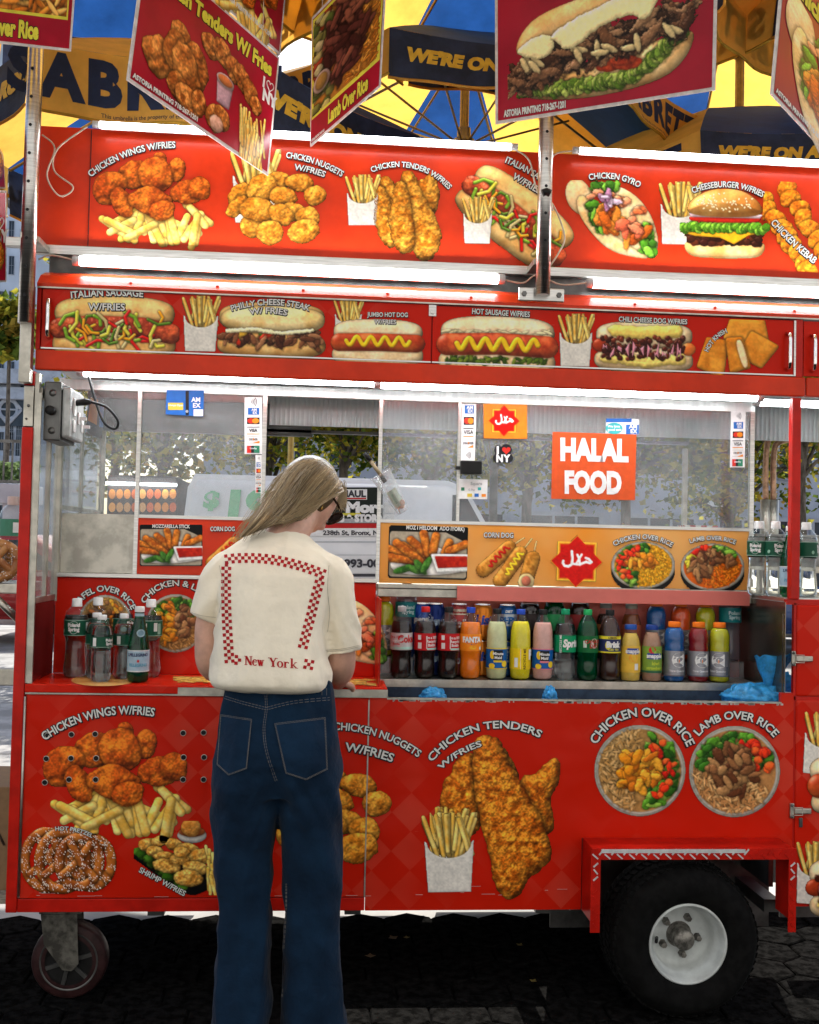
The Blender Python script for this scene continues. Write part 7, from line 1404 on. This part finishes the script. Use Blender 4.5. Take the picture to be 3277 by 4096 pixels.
def build_person():
    skin = mat('skin', (.64, .37, .27), .5, var=.12, sc=14, spec=.4); skin.node_tree.nodes['Principled BSDF'].inputs['Subsurface Weight'].default_value = .12; skin.node_tree.nodes['Principled BSDF'].inputs['Subsurface Radius'].default_value = (.01, .004, .002)
    root = empty('person', (at(588, 1450, -.36).x, -.36, 0), 'woman seen from behind in cream New York t-shirt and blue jeans', 'person'); WORLD.add(root.name)
    # head frame: looking down, away and to the right
    hc = at(650, 1046, -.165); fwd = Vector((.52, .50, -.69)).normalized(); upv = Vector((.33, .42, .60)); rt = fwd.cross(upv).normalized(); up = rt.cross(fwd)
    HR = Matrix((rt, fwd, up)).transposed()
    b = MB(); head_mesh(b, hc, HR)
    chain(b, [(590, 1150, -.27, .075), (606, 1122, -.255, .060), (630, 1090, -.215, .053), (646, 1060, -.175, .050)])
    b.loft(rings_px([(1480, 490, 688, .095, -.35), (1400, 490, 680, .095, -.345), (1300, 490, 680, .10, -.335), (1220, 490, 680, .09, -.32), (1180, 515, 660, .07, -.30), (1140, 550, 630, .05, -.265)]))
    chain(b, [(520, 1200, -.31, .042), (472, 1232, -.325, .038), (442, 1300, -.33, .036), (437, 1360, -.325, .035), (440, 1394, -.31, .035), (456, 1409, -.27, .037), (500, 1420, -.18, .034), (545, 1432, -.08, .027), (560, 1436, -.05, .025)])
    chain(b, [(650, 1200, -.31, .042), (692, 1236, -.32, .040), (710, 1310, -.318, .039), (719, 1370, -.305, .039), (718, 1398, -.285, .041), (714, 1412, -.25, .042), (712, 1422, -.18, .036), (712, 1430, -.10, .029), (712, 1434, -.06, .026)])
    w1 = at(560, 1436, -.05); hand(b, w1, (.55, .8, -.12), (0, 0, 1), 1, .45, -1)
    w2 = at(712, 1434, -.065); hand(b, w2, (-.10, .95, -.22), (0, 0, 1), 1, .40, 1)
    me = remeshed(b, .0045, 3); me.materials.append(skin); body = put_on(bpy.data.objects.new('body', me), root)
    # t-shirt
    s = MB(); s.loft(rings_px([(1447, 468, 694, .128, -.365), (1441, 452, 701, .142, -.370), (1431, 446, 704, .149, -.372), (1412, 445, 704, .150, -.37), (1380, 447, 694, .145, -.365), (1320, 455, 690, .14, -.357), (1260, 462, 694, .136, -.348), (1212, 464, 704, .130, -.332), (1180, 466, 706, .118, -.315), (1158, 482, 694, .104, -.295), (1140, 504, 668, .088, -.278), (1124, 528, 648, .072, -.26), (1112, 548, 634, .060, -.245), (1106, 560, 626, .05, -.235)], .9))
    chain(s, [(550, 1205, -.30, .055), (508, 1196, -.31, .055), (480, 1208, -.32, .056), (461, 1240, -.325, .056), (444, 1272, -.33, .052), (429, 1302, -.33, .045)], 8, 20)
    chain(s, [(610, 1205, -.30, .055), (662, 1198, -.31, .058), (692, 1218, -.32, .062), (704, 1262, -.32, .060), (713, 1315, -.315, .058), (722, 1371, -.31, .051)], 8, 20)
    hem = at(590, 1440, -.45).z; sh = at(590, 1200, -.45).z
    ox = root.location.x
    def ridge(v): return .5 - abs(noise.noise(v)) * 2
    def folds(p, n):
        t = max(0, min(1, (sh - p.z) / (sh - hem))); x = p.x - ox; side = abs(x) / .17
        f = ridge(Vector((x * 7 + p.z * 1.4, p.y * 3, p.z * 1.1))) * .016 * (.25 + t) + noise.noise(Vector((x * 15 - p.z * 3, p.y * 9, p.z * 2.5 + 4))) * .006 * (.3 + t)
        sg = 1 if x > 0 else -1
        d = ridge(Vector(((x * sg + p.z * .75) * 15, p.y * 5, (x * sg - p.z) * 2.2 + 7 * sg))) * .012 * min(1, max(0, side - .25) * 1.6)
        hx = (ridge(Vector((x * 9, 2.3, p.y * 4))) * .014 + noise.noise(Vector((x * 22, 1.3, p.y * 9))) * .007) * max(0, t - .86) * 7 * (1 - min(1, abs(n.z)) ** 2)
        f *= 1 - .85 * max(0, -n.z); d *= 1 - .8 * max(0, -n.z)
        v_ = f + d + hx + noise.noise(p * 45) * .0008; return v_ if v_ > 0 else v_ * .55
    me = remeshed(s, .005, 4, folds); cloth = mat('cream_cotton', (.88, .80, .63), .9, var=.05, sc=7, bump=.45, bsc=22, spec=.1, sheen=.1); me.materials.append(cloth); shirt = put_on(bpy.data.objects.new('t_shirt', me), root)
    def bvh(o): return BVHTree.FromPolygons([v.co.copy() for v in o.data.vertices], [tuple(p.vertices) for p in o.data.polygons])
    B = bvh(shirt)
    def onto(BV, px, py, lift):
        d = (at(px, py, 0) - CAM).normalized(); h = BV.ray_cast(CAM, d)
        if h[0] is None: return None
        return h[0] - d * lift
    pr = MB(); ck = 7.0
    def cell(p00, p10, p11, p01, lift=.0016):
        G = 3; P = [[onto(B, *[(p00[i] * (1 - u) + p10[i] * u) * (1 - v) + (p01[i] * (1 - u) + p11[i] * u) * v for i in (0, 1)], lift) for u in (0, .5, 1)] for v in (0, .5, 1)]
        if any(q is None for r in P for q in r): return
        fl = [q for r in P for q in r]
        if max(q.y for q in fl) - min(q.y for q in fl) > .05: return
        pr.add(fl, [(j * 3 + i, j * 3 + i + 1, j * 3 + i + 4, j * 3 + i + 3) for j in (0, 1) for i in (0, 1)])
    def strip(path, rows=3, k0=0, off=0.):
        P = [Vector((x, y, 0)) for x, y in path]; Q = smooth_path(P, 20); L = [0]
        for a, c in zip(Q[:-1], Q[1:]): L.append(L[-1] + (c - a).length)
        n = int(L[-1] / ck)
        def pt(l, o):
            l = max(0, min(L[-1] - 1e-6, l)); i = max(k for k in range(len(L) - 1) if L[k] <= l); t = (l - L[i]) / max(1e-9, L[i + 1] - L[i]); p = Q[i].lerp(Q[i + 1], t); d = (Q[i + 1] - Q[i]).normalized(); return (p.x - d.y * o, p.y + d.x * o)
        for i in range(n):
            for j in range(rows):
                if (i + j + k0) % 2 == 0:
                    o0 = (j - rows / 2) * ck; cell(pt(i * ck, o0), pt((i + 1) * ck, o0), pt((i + 1) * ck, o0 + ck), pt(i * ck, o0 + ck))
    strip([(473, 1178), (500, 1175), (540, 1175), (585, 1180), (635, 1192), (688, 1211)]); strip([(477, 1186), (476, 1230), (477, 1290), (480, 1345), (484, 1400)], 3, 1); strip([(494, 1389), (510, 1390)], 3, 0); strip([(676, 1216), (664, 1258), (654, 1300), (642, 1345), (637, 1366)], 3, 1); strip([(640, 1397), (662, 1401)], 3, 0)
    ltr = MB(); letters_serif(ltr, lambda u, v: onto(B, 515 + u * 118, 1399.5 + u * 8.5 - v * 19, .0018)); red = mat('red_shirt_print', (.42, .012, .015), .8, var=.08); pr.add(ltr.v, ltr.f); pr.build('shirt_print', red, shirt)
    # collar rib, sleeve and hem stitching
    st = MB()
    def line(BV, pts, lift=.001, r=.0008, n=10):
        P = [onto(BV, p.x, p.y, lift) for p in smooth_path([Vector((x, y, 0)) for x, y in pts], n)]; P = [p for p in P if p is not None]; run = []
        for p in P:
            if run and (p - run[-1]).length > .04:
                if len(run) > 2: out.append(run)
                run = []
            run.append(p)
        if len(run) > 2: out.append(run)
    out = []; line(B, [(399, 1288), (425, 1296), (455, 1300)]); line(B, [(686, 1369), (722, 1366), (758, 1358)]); line(B, [(688, 1372), (722, 1369), (758, 1361)]); line(B, [(693, 1190), (690, 1240), (694, 1290), (690, 1330)]); line(B, [(462, 1190), (470, 1240), (462, 1290)])
    for q in out: st.tube(q, .0007, 0, 5)
    st.build('stitching', mat('cream_thread', (.50, .45, .35), .9), shirt)
    # jeans
    j = MB(); j.loft(rings_px([(1425, 478, 700, .110, -.362), (1445, 473, 704, .118, -.364), (1480, 466, 707, .124, -.368), (1520, 461, 710, .130, -.374), (1560, 457, 714, .134, -.378), (1600, 452, 718, .134, -.376), (1640, 448, 720, .128, -.370), (1672, 450, 720, .112, -.364)], .82))
    j.loft(rings_px([(1600, 452, 600, .118, -.372), (1650, 447, 590, .118, -.370), (1720, 447, 586, .108, -.364), (1800, 448, 576, .098, -.360), (1900, 456, 571, .090, -.360), (2000, 454, 573, .092, -.366), (2100, 447, 578, .10, -.372), (2160, 441, 572, .108, -.376), (2255, 436, 574, .112, -.38)], .85))
    j.loft(rings_px([(1600, 574, 719, .118, -.372), (1650, 580, 721, .118, -.370), (1720, 588, 721, .108, -.364), (1800, 594, 720, .098, -.358), (1900, 601, 716, .090, -.355), (2000, 596, 718, .092, -.358), (2100, 592, 724, .10, -.362), (2160, 594, 730, .108, -.364), (2255, 592, 736, .112, -.366)], .85))
    cx = at(584, 1600, -.4).x; zc = at(584, 1660, -.4).z
    def jf(p, n):
        w = math.exp(-((p.z - zc) / .10) ** 2); f = noise.noise(Vector((p.x * 6, p.y * 6, p.z * 16 + abs(p.x - cx) * 30))) * .009 * (.5 + w) + (.5 - abs(noise.noise(Vector((p.x * 13, p.y * 8, p.z * 1.6)))) * 2) * .010 * (1 - w) + (.5 - abs(noise.noise(Vector((p.x * 6, p.y * 6, p.z * 9 + p.x * 5)))) * 2) * .0065
        g = -.012 * math.exp(-((p.x - cx) / .03) ** 2) * math.exp(-((p.z - zc - .05) / .09) ** 2) if n.y < 0 else 0
        return f + g + noise.noise(Vector((p.x * 8, p.y * 8, p.z * 34))) * .0016
    me = remeshed(j, .006, 5, jf); den = denim(); me.materials.append(den); jeans = put_on(bpy.data.objects.new('jeans', me), root); BJ = bvh(jeans)
    thr = mat('jeans_thread', (.22, .20, .17), .8); dd = denim((.003, .014, .034), (.008, .029, .064))
    def pocket(poly):
        m = MB(); q = [Vector((x, y, 0)) for x, y in poly]; n = 10; a, c, d, e, f = q
        for i in range(n + 1):
            for k in range(n + 1):
                u, v = i / n, k / n; bt = f.lerp(e, u * 2) if u < .5 else e.lerp(d, u * 2 - 1); p = a.lerp(c, u).lerp(bt, v); m.v.append(tuple(onto(BJ, p.x, p.y, .0028) or (0, 0, 0)))
        m.add([], []); m.f += [(i * (n + 1) + k, i * (n + 1) + k + 1, (i + 1) * (n + 1) + k + 1, (i + 1) * (n + 1) + k) for i in range(n) for k in range(n)]; m.m += [0] * (n * n); m.sm += [True] * (n * n)
        for ins in (0., .035):
            cc = sum(q, Vector()) / 5; L = [p.lerp(cc, ins + .02) for p in q] ; L.append(L[0])
            for A, Bq in zip(L[:-1], L[1:]):
                N_ = max(6, int((Bq - A).length / 3.2))
                for s_ in range(0, N_, 1):
                    p0, p1 = A.lerp(Bq, s_ / N_), A.lerp(Bq, (s_ + .65) / N_); h0, h1 = onto(BJ, p0.x, p0.y, .0034), onto(BJ, p1.x, p1.y, .0034)
                    if h0 and h1 and (h0 - h1).length < .02: m.tube([h0, h1], .0006, 1, 5, False)
        m.build('back_pocket', [dd, thr], jeans)
    pocket([(464, 1503), (531, 1513), (520, 1619), (481, 1633), (456, 1610)]); pocket([(577, 1522), (686, 1509), (691, 1620), (645, 1643), (601, 1629)])
    sm = MB()
    def seam(pts, w=2.6, stitch=True):
        P = smooth_path([Vector((x, y, 0)) for x, y in pts], 8); L = []; Rr = []
        for i, p in enumerate(P):
            d = (P[min(i + 1, len(P) - 1)] - P[max(i - 1, 0)]).normalized(); o = Vector((-d.y, d.x, 0)) * w; a, c = onto(BJ, *(p + o).xy, .0016), onto(BJ, *(p - o).xy, .0016)
            if a is None or c is None: continue
            L.append(a); Rr.append(c)
        sm.add(L + Rr, [(i, i + 1, len(L) + i + 1, len(L) + i) for i in range(len(L) - 1)], 0, True)
        if stitch:
            for S in (L, Rr):
                for a, c in zip(S[:-1], S[1:]):
                    if (a - c).length < .03: sm.tube([a + Vector((0, -.0006, 0)), a.lerp(c, .7) + Vector((0, -.0006, 0))], .0006, 1, 5, False)
    seam([(474, 1468), (510, 1479), (561, 1492)]); seam([(561, 1492), (620, 1478), (706, 1470)]); seam([(559, 1452), (561, 1492), (556, 1535), (562, 1584), (582, 1645)], 2.)
    seam([(559, 1446), (559, 1463)], 5.); seam([(683, 1449), (683, 1464)], 5.); seam([(575, 1860), (574, 1940), (577, 2010), (581, 2060), (572, 2150)], 1.); seam([(603, 1860), (602, 1920), (597, 2000), (594, 2100)], 1.)
    sm.build('seams', [dd, thr], jeans)
    # shoes under the hems
    for sx in (508, 662):
        p = at(sx, 2200, -.37); c = Vector((p.x, -.37, 0)); m = MB(); m.loft([[c + Vector((a * math.cos(t), y + .0, max(.004, z + h * math.sin(t)))) for t in np.linspace(0, 6.283, 18, endpoint=False)] for y, a, z, h in ((-.10, .022, .035, .03), (-.08, .036, .045, .045), (-.02, .04, .05, .05), (.06, .044, .04, .036), (.12, .040, .032, .028), (.15, .024, .026, .02))]); m.build('shoe', ink((.6, .6, .58), .6), root)
    # hair
    hair_mesh(root, hc, HR)
    # sunglasses and earring
    g = MB(); gc = hc + HR @ Vector((0, .1, .0)); lens = MB()
    for s_ in (-1, 1):
        e = [hc + HR @ Vector((s_ * .033 + .028 * math.cos(t), .098 + .006 * (1 - abs(math.sin(t))) - .006 * abs(s_ * .033 + .028 * math.cos(t)) / .06, .004 + .023 * math.sin(t))) for t in np.linspace(0, 6.283, 25)]; g.tube(e, .0035, 0, 8); lens.add(e[:-1], [tuple(range(24))])
        g.tube([hc + HR @ Vector((s_ * .062, .094, .012)), hc + HR @ Vector((s_ * .073, .05, .012)), hc + HR @ Vector((s_ * .075, .0, .010)), hc + HR @ Vector((s_ * .073, -.016, .0))], .0034, 0, 8)
    g.tube([hc + HR @ Vector((-.008, .106, .008)), hc + HR @ Vector((.008, .106, .008))], .003, 0, 8); gl = g.build('sunglasses', mat('tortoise_frame', (.03, .015, .008), .25, var=.6, sc=60), root); lens.build('lens', mat('dark_lens', (.015, .015, .016), .06), gl)
    ear = hc + HR @ Vector((.078, -.008, -.032)); er = MB(); er.tube([ear + Vector((.004 * math.cos(t), -.004 * math.cos(t), -.007 + .007 * math.sin(t))) for t in np.linspace(0, 6.283, 16)], .0011, 0, 6).tube([ear + Vector((0, 0, -.014)), ear + Vector((0, 0, -.026))], [.0025, .003], 0, 8); er.build('earring', mat('gold', (.60, .40, .12), .25, 1.), root)
def letters_serif(mb, f):
    """New York in slab-like serif capitals; u 0..1 along the line, v 0..1 cap height"""
    def bar(x0, y0, x1, y1, w0, w1=None):
        w1 = w1 or w0; mb_add([(x0 - w0 / 2, y0), (x0 + w0 / 2, y0), (x1 + w1 / 2, y1), (x1 - w1 / 2, y1)])
    def mb_add(P):
        n = 4; V = []
        for i in range(n + 1):
            for k in range(2): a, b, c, d = P; t = i / n; L = (a[0] + (d[0] - a[0]) * t, a[1] + (d[1] - a[1]) * t); R_ = (b[0] + (c[0] - b[0]) * t, b[1] + (c[1] - b[1]) * t); V.append(f(*(L if k == 0 else R_)))
        if any(v is None for v in V): return
        mb.add(V, [(2 * i, 2 * i + 1, 2 * i + 3, 2 * i + 2) for i in range(n)])
    def arc_(cx, cy, rx, ry, a0, a1, wx, wy, n=10):
        A = [a0 + (a1 - a0) * i / n for i in range(n + 1)]
        for a, b in zip(A[:-1], A[1:]):
            P = [f(cx + (rx + s * wx / 2) * math.cos(t), cy + (ry + s * wy / 2) * math.sin(t)) for t in (a, b) for s in (-1, 1)]
            if all(p is not None for p in P): mb.add([P[0], P[1], P[3], P[2]], [(0, 1, 2, 3)])
    def serif(x, y, w=.052, h=.07): mb_add([(x - w / 2, y), (x + w / 2, y), (x + w / 2, y + h), (x - w / 2, y + h)])
    T, H = .033, .018
    bar(.025, 0, .025, 1, H); bar(.025, 1, .115, 0, T + .01); bar(.115, 0, .115, 1, H); serif(.025, 0); serif(.02, .93, .05); serif(.115, .93)                         # N
    arc_(.185, .33, .036, .33, .5, 5.6, .030, .08); mb_add([(.152, .36), (.218, .36), (.218, .43), (.152, .43)])                                                        # e
    for x in (.245, .285): bar(x, .66, x + .025, 0, T); bar(x + .025, 0, x + .045, .66, H)                                                                               # w
    serif(.243, .62, .04, .06); serif(.332, .62, .04, .06)
    bar(.46, 1, .51, .45, T + .006); bar(.51, .45, .56, 1, H); bar(.51, 0, .51, .5, T + .004); serif(.51, 0, .07); serif(.455, .93, .07); serif(.565, .93, .055)              # Y
    arc_(.635, .33, .042, .33, 0, 6.29, .032, .08, 16)                                                                                                                   # o
    bar(.725, 0, .725, .66, T); serif(.725, 0, .06); serif(.715, .60, .04, .06); arc_(.762, .38, .03, .25, .5, 2.6, .02, .10, 6)                                             # r
    bar(.845, 0, .845, 1.08, T); serif(.845, 0, .06); serif(.838, 1.02, .04, .06); bar(.86, .3, .915, .66, H); bar(.87, .36, .93, 0, T); serif(.93, 0, .055, .06); serif(.915, .62, .045, .06)  # k
def denim(c1=(.002, .0105, .026), c2=(.0055, .023, .052)):
    m = mat('denim', c1, .85, var=.2, sc=9, col2=c2, bump=.5, bsc=34, spec=.12, sheen=.05, lo=.3, hi=.7); return m
def hair_mesh(root, hc, HR):
    r = rr(11); Yh = hc.y
    # control curves in print pixels from outer (q = 0) to inner (q = 1)
    C = [[(652, 968), (612, 982), (578, 1030), (540, 1088), (503, 1132)], [(666, 967), (630, 985), (594, 1042), (556, 1094), (516, 1130)], [(684, 974), (650, 1000), (614, 1052), (576, 1098), (540, 1118)], [(702, 992), (674, 1022), (640, 1062), (608, 1092), (566, 1106)], [(714, 1012), (694, 1036), (664, 1062), (634, 1086), (598, 1102)], [(723, 1034), (707, 1043), (684, 1054), (660, 1072), (636, 1095)]]
    def P(q, t):
        q = max(0, min(1, q)); k = q * (len(C) - 1); i = min(int(k), len(C) - 2); f = k - i; a = [Vector((*p, 0)) for p in C[i]]; b = [Vector((*p, 0)) for p in C[i + 1]]; c = [x.lerp(y, f) for x, y in zip(a, b)]
        u = t * 4; j = min(int(u), 3); w_ = u - j; p0, p1, p2, p3 = c[max(j - 1, 0)], c[j], c[j + 1], c[min(j + 2, 4)]
        return .5 * ((2 * p1) + (p2 - p0) * w_ + (2 * p0 - 5 * p1 + 4 * p2 - p3) * w_ ** 2 + (3 * p1 - p0 - 3 * p2 + p3) * w_ ** 3)
    def deep(x, y, t, q):
        dx, dy = (x - 650) / 74, (y - 1046) / 82; k = max(0, 1 - dx * dx - dy * dy); on = Yh - .02 - .085 * math.sqrt(k); fall = -.30 - .075 * max(0, min(1, (y - 1040) / 90)) * (1 - .5 * q)
        s = max(0, min(1, (t - .35) / .45)); s = s * s * (3 - 2 * s); lk = .0065 * math.sin(q * 34 + 3 * math.sin(q * 13 + t * 2)) * min(1, t * 2.5); return on * (1 - s) + min(on, fall) * s + lk
    base = MB(); NQ, NT = 24, 24; vs = []
    for i in range(NQ + 1):
        for k in range(NT + 1): p = P(i / NQ, k / NT); vs.append(at(p.x, p.y, deep(p.x, p.y, k / NT, i / NQ) + .006))
    fs = [(i * (NT + 1) + k, i * (NT + 1) + k + 1, (i + 1) * (NT + 1) + k + 1, (i + 1) * (NT + 1) + k) for i in range(NQ) for k in range(NT)]; n = len(vs)
    back = [v + Vector((0, .02, 0)) for v in vs]; base.add(vs + back, fs + [tuple(n + i for i in reversed(f)) for f in fs], 0, True)
    base.lathe([(0, 1)] + [(math.sin(a), math.cos(a)) for a in np.linspace(.1, 3.04, 20)] + [(0, -1)], (0, 0, 0), 28); nb = len(base.v) - 22 * 28
    for i in range(nb, len(base.v)):
        v = Vector(base.v[i]); base.v[i] = tuple(hc + HR @ Vector((v.x * .080, v.y * .098 - .012, v.z * .108 + .016)))
    keepf = []
    for f, m_, s_ in zip(base.f, base.m, base.sm):
        if f[0] >= nb:
            c = sum((Vector(base.v[i]) for i in f), Vector()) / len(f); l = HR.transposed() @ (c - hc)
            if l.y > .030 and l.z < .085 or l.z < -.075: continue
        keepf.append((f, m_, s_))
    base.f = [k[0] for k in keepf]; base.m = [k[1] for k in keepf]; base.sm = [k[2] for k in keepf]
    base.cols = [(.085, .052, .022, 1)] * len(base.v)
    deep_y = 0
    for k in range(1700):
        q = r.random() * 1.02 - .01; q2 = q + r.gauss(0, .035); t0 = r.random() * .25 if r.random() < .6 else 0; t1 = .78 + .22 * r.random(); lift = .001 + .011 * r.random() ** 1.5; wv = r.gauss(0, 2.0); ph = r.random() * 6; pts = []
        g = .5 + .5 * math.sin(q * 31 + 2 * math.sin(q * 9)) ; g = .6 * g + .4 * r.random(); tone = .30 + 1.15 * g; col = (.27 * tone, .185 * tone, .09 * tone, 1) if r.random() < .75 else (.48 * tone, .37 * tone, .21 * tone, 1)
        for i in range(13):
            t = t0 + (min(1, t1) - t0) * i / 12; qq = q + (q2 - q) * t; p = P(qq, t); x, y = p.x + wv * math.sin(t * 5 + ph), p.y + wv * .6 * math.cos(t * 4 + ph); pts.append(at(x, y, deep(x, y, t, qq) - lift))
        rad = .0007 + .0007 * r.random(); b0 = len(base.v); base.tube(pts, [rad * (1 - .75 * max(0, i - 8) / 4) for i in range(13)], 0, 4, False); base.cols += [col] * (len(base.v) - b0)
    for k in range(420):                                            # loose wisps at the temple and along the outline
        if k < 110: x0, y0 = 712 + 14 * r.random(), 1010 + 30 * r.random(); pts = [(x0, y0), (x0 + 6 * r.random(), y0 + 14), (x0 + 4 * r.gauss(0, 1.5), y0 + 28 + 12 * r.random())]
        else:
            q0 = 0 if k < 240 else r.random(); t = r.random() * .75; p = P(q0, t); p2 = P(q0, min(1, t + .25 + .15 * r.random())); w0 = r.gauss(0, 4) if q0 else -abs(r.gauss(0, 5)); deep_y = .035 if q0 == 0 else .105 + .1 * t
            pts = [(p.x, p.y), ((p.x + p2.x) / 2 + w0, (p.y + p2.y) / 2 + w0 * .6), (p2.x + w0 * 1.4 + r.gauss(0, 2), p2.y + r.gauss(0, 4) + (6 * r.random() if t > .6 else 0))]
        b0 = len(base.v); base.tube(smooth_path([at(x, y, Yh - (.01 if k < 110 else deep_y)) for x, y in pts], 5), .0006, 0, 4, False); base.cols += [(.34, .25, .13, 1)] * (len(base.v) - b0)
    m, t, out = nodes('hair'); a = t.nodes.new('ShaderNodeAttribute'); a.attribute_name = 'Col'; p = N(t, 'ShaderNodeBsdfPrincipled', Roughness=.38); p.inputs['Specular IOR Level'].default_value = .45; p.inputs['Anisotropic'].default_value = .5
    tc = t.nodes.new('ShaderNodeTexCoord'); nz = N(t, 'ShaderNodeTexNoise', Scale=30., Detail=2.); t.links.new(tc.outputs['Object'], nz.inputs['Vector']); mr = N(t, 'ShaderNodeMapRange'); mr.inputs[3].default_value = .8; mr.inputs[4].default_value = 1.2; t.links.new(nz.outputs['Fac'], mr.inputs[0])
    sc = t.nodes.new('ShaderNodeVectorMath'); sc.operation = 'SCALE'; t.links.new(a.outputs['Color'], sc.inputs[0]); t.links.new(mr.outputs[0], sc.inputs['Scale']); t.links.new(sc.outputs[0], p.inputs['Base Color']); t.links.new(p.outputs[0], out.inputs[0])
    base.build('hair', m, root)
# ---------------------------------------------------------------- build it all
setup_materials()
for f in ('build_ground', 'build_background', 'build_umbrellas', 'build_cart', 'build_signs', 'build_bottles', 'build_stickers', 'build_goods', 'build_person'):
    if f in globals(): globals()[f]()
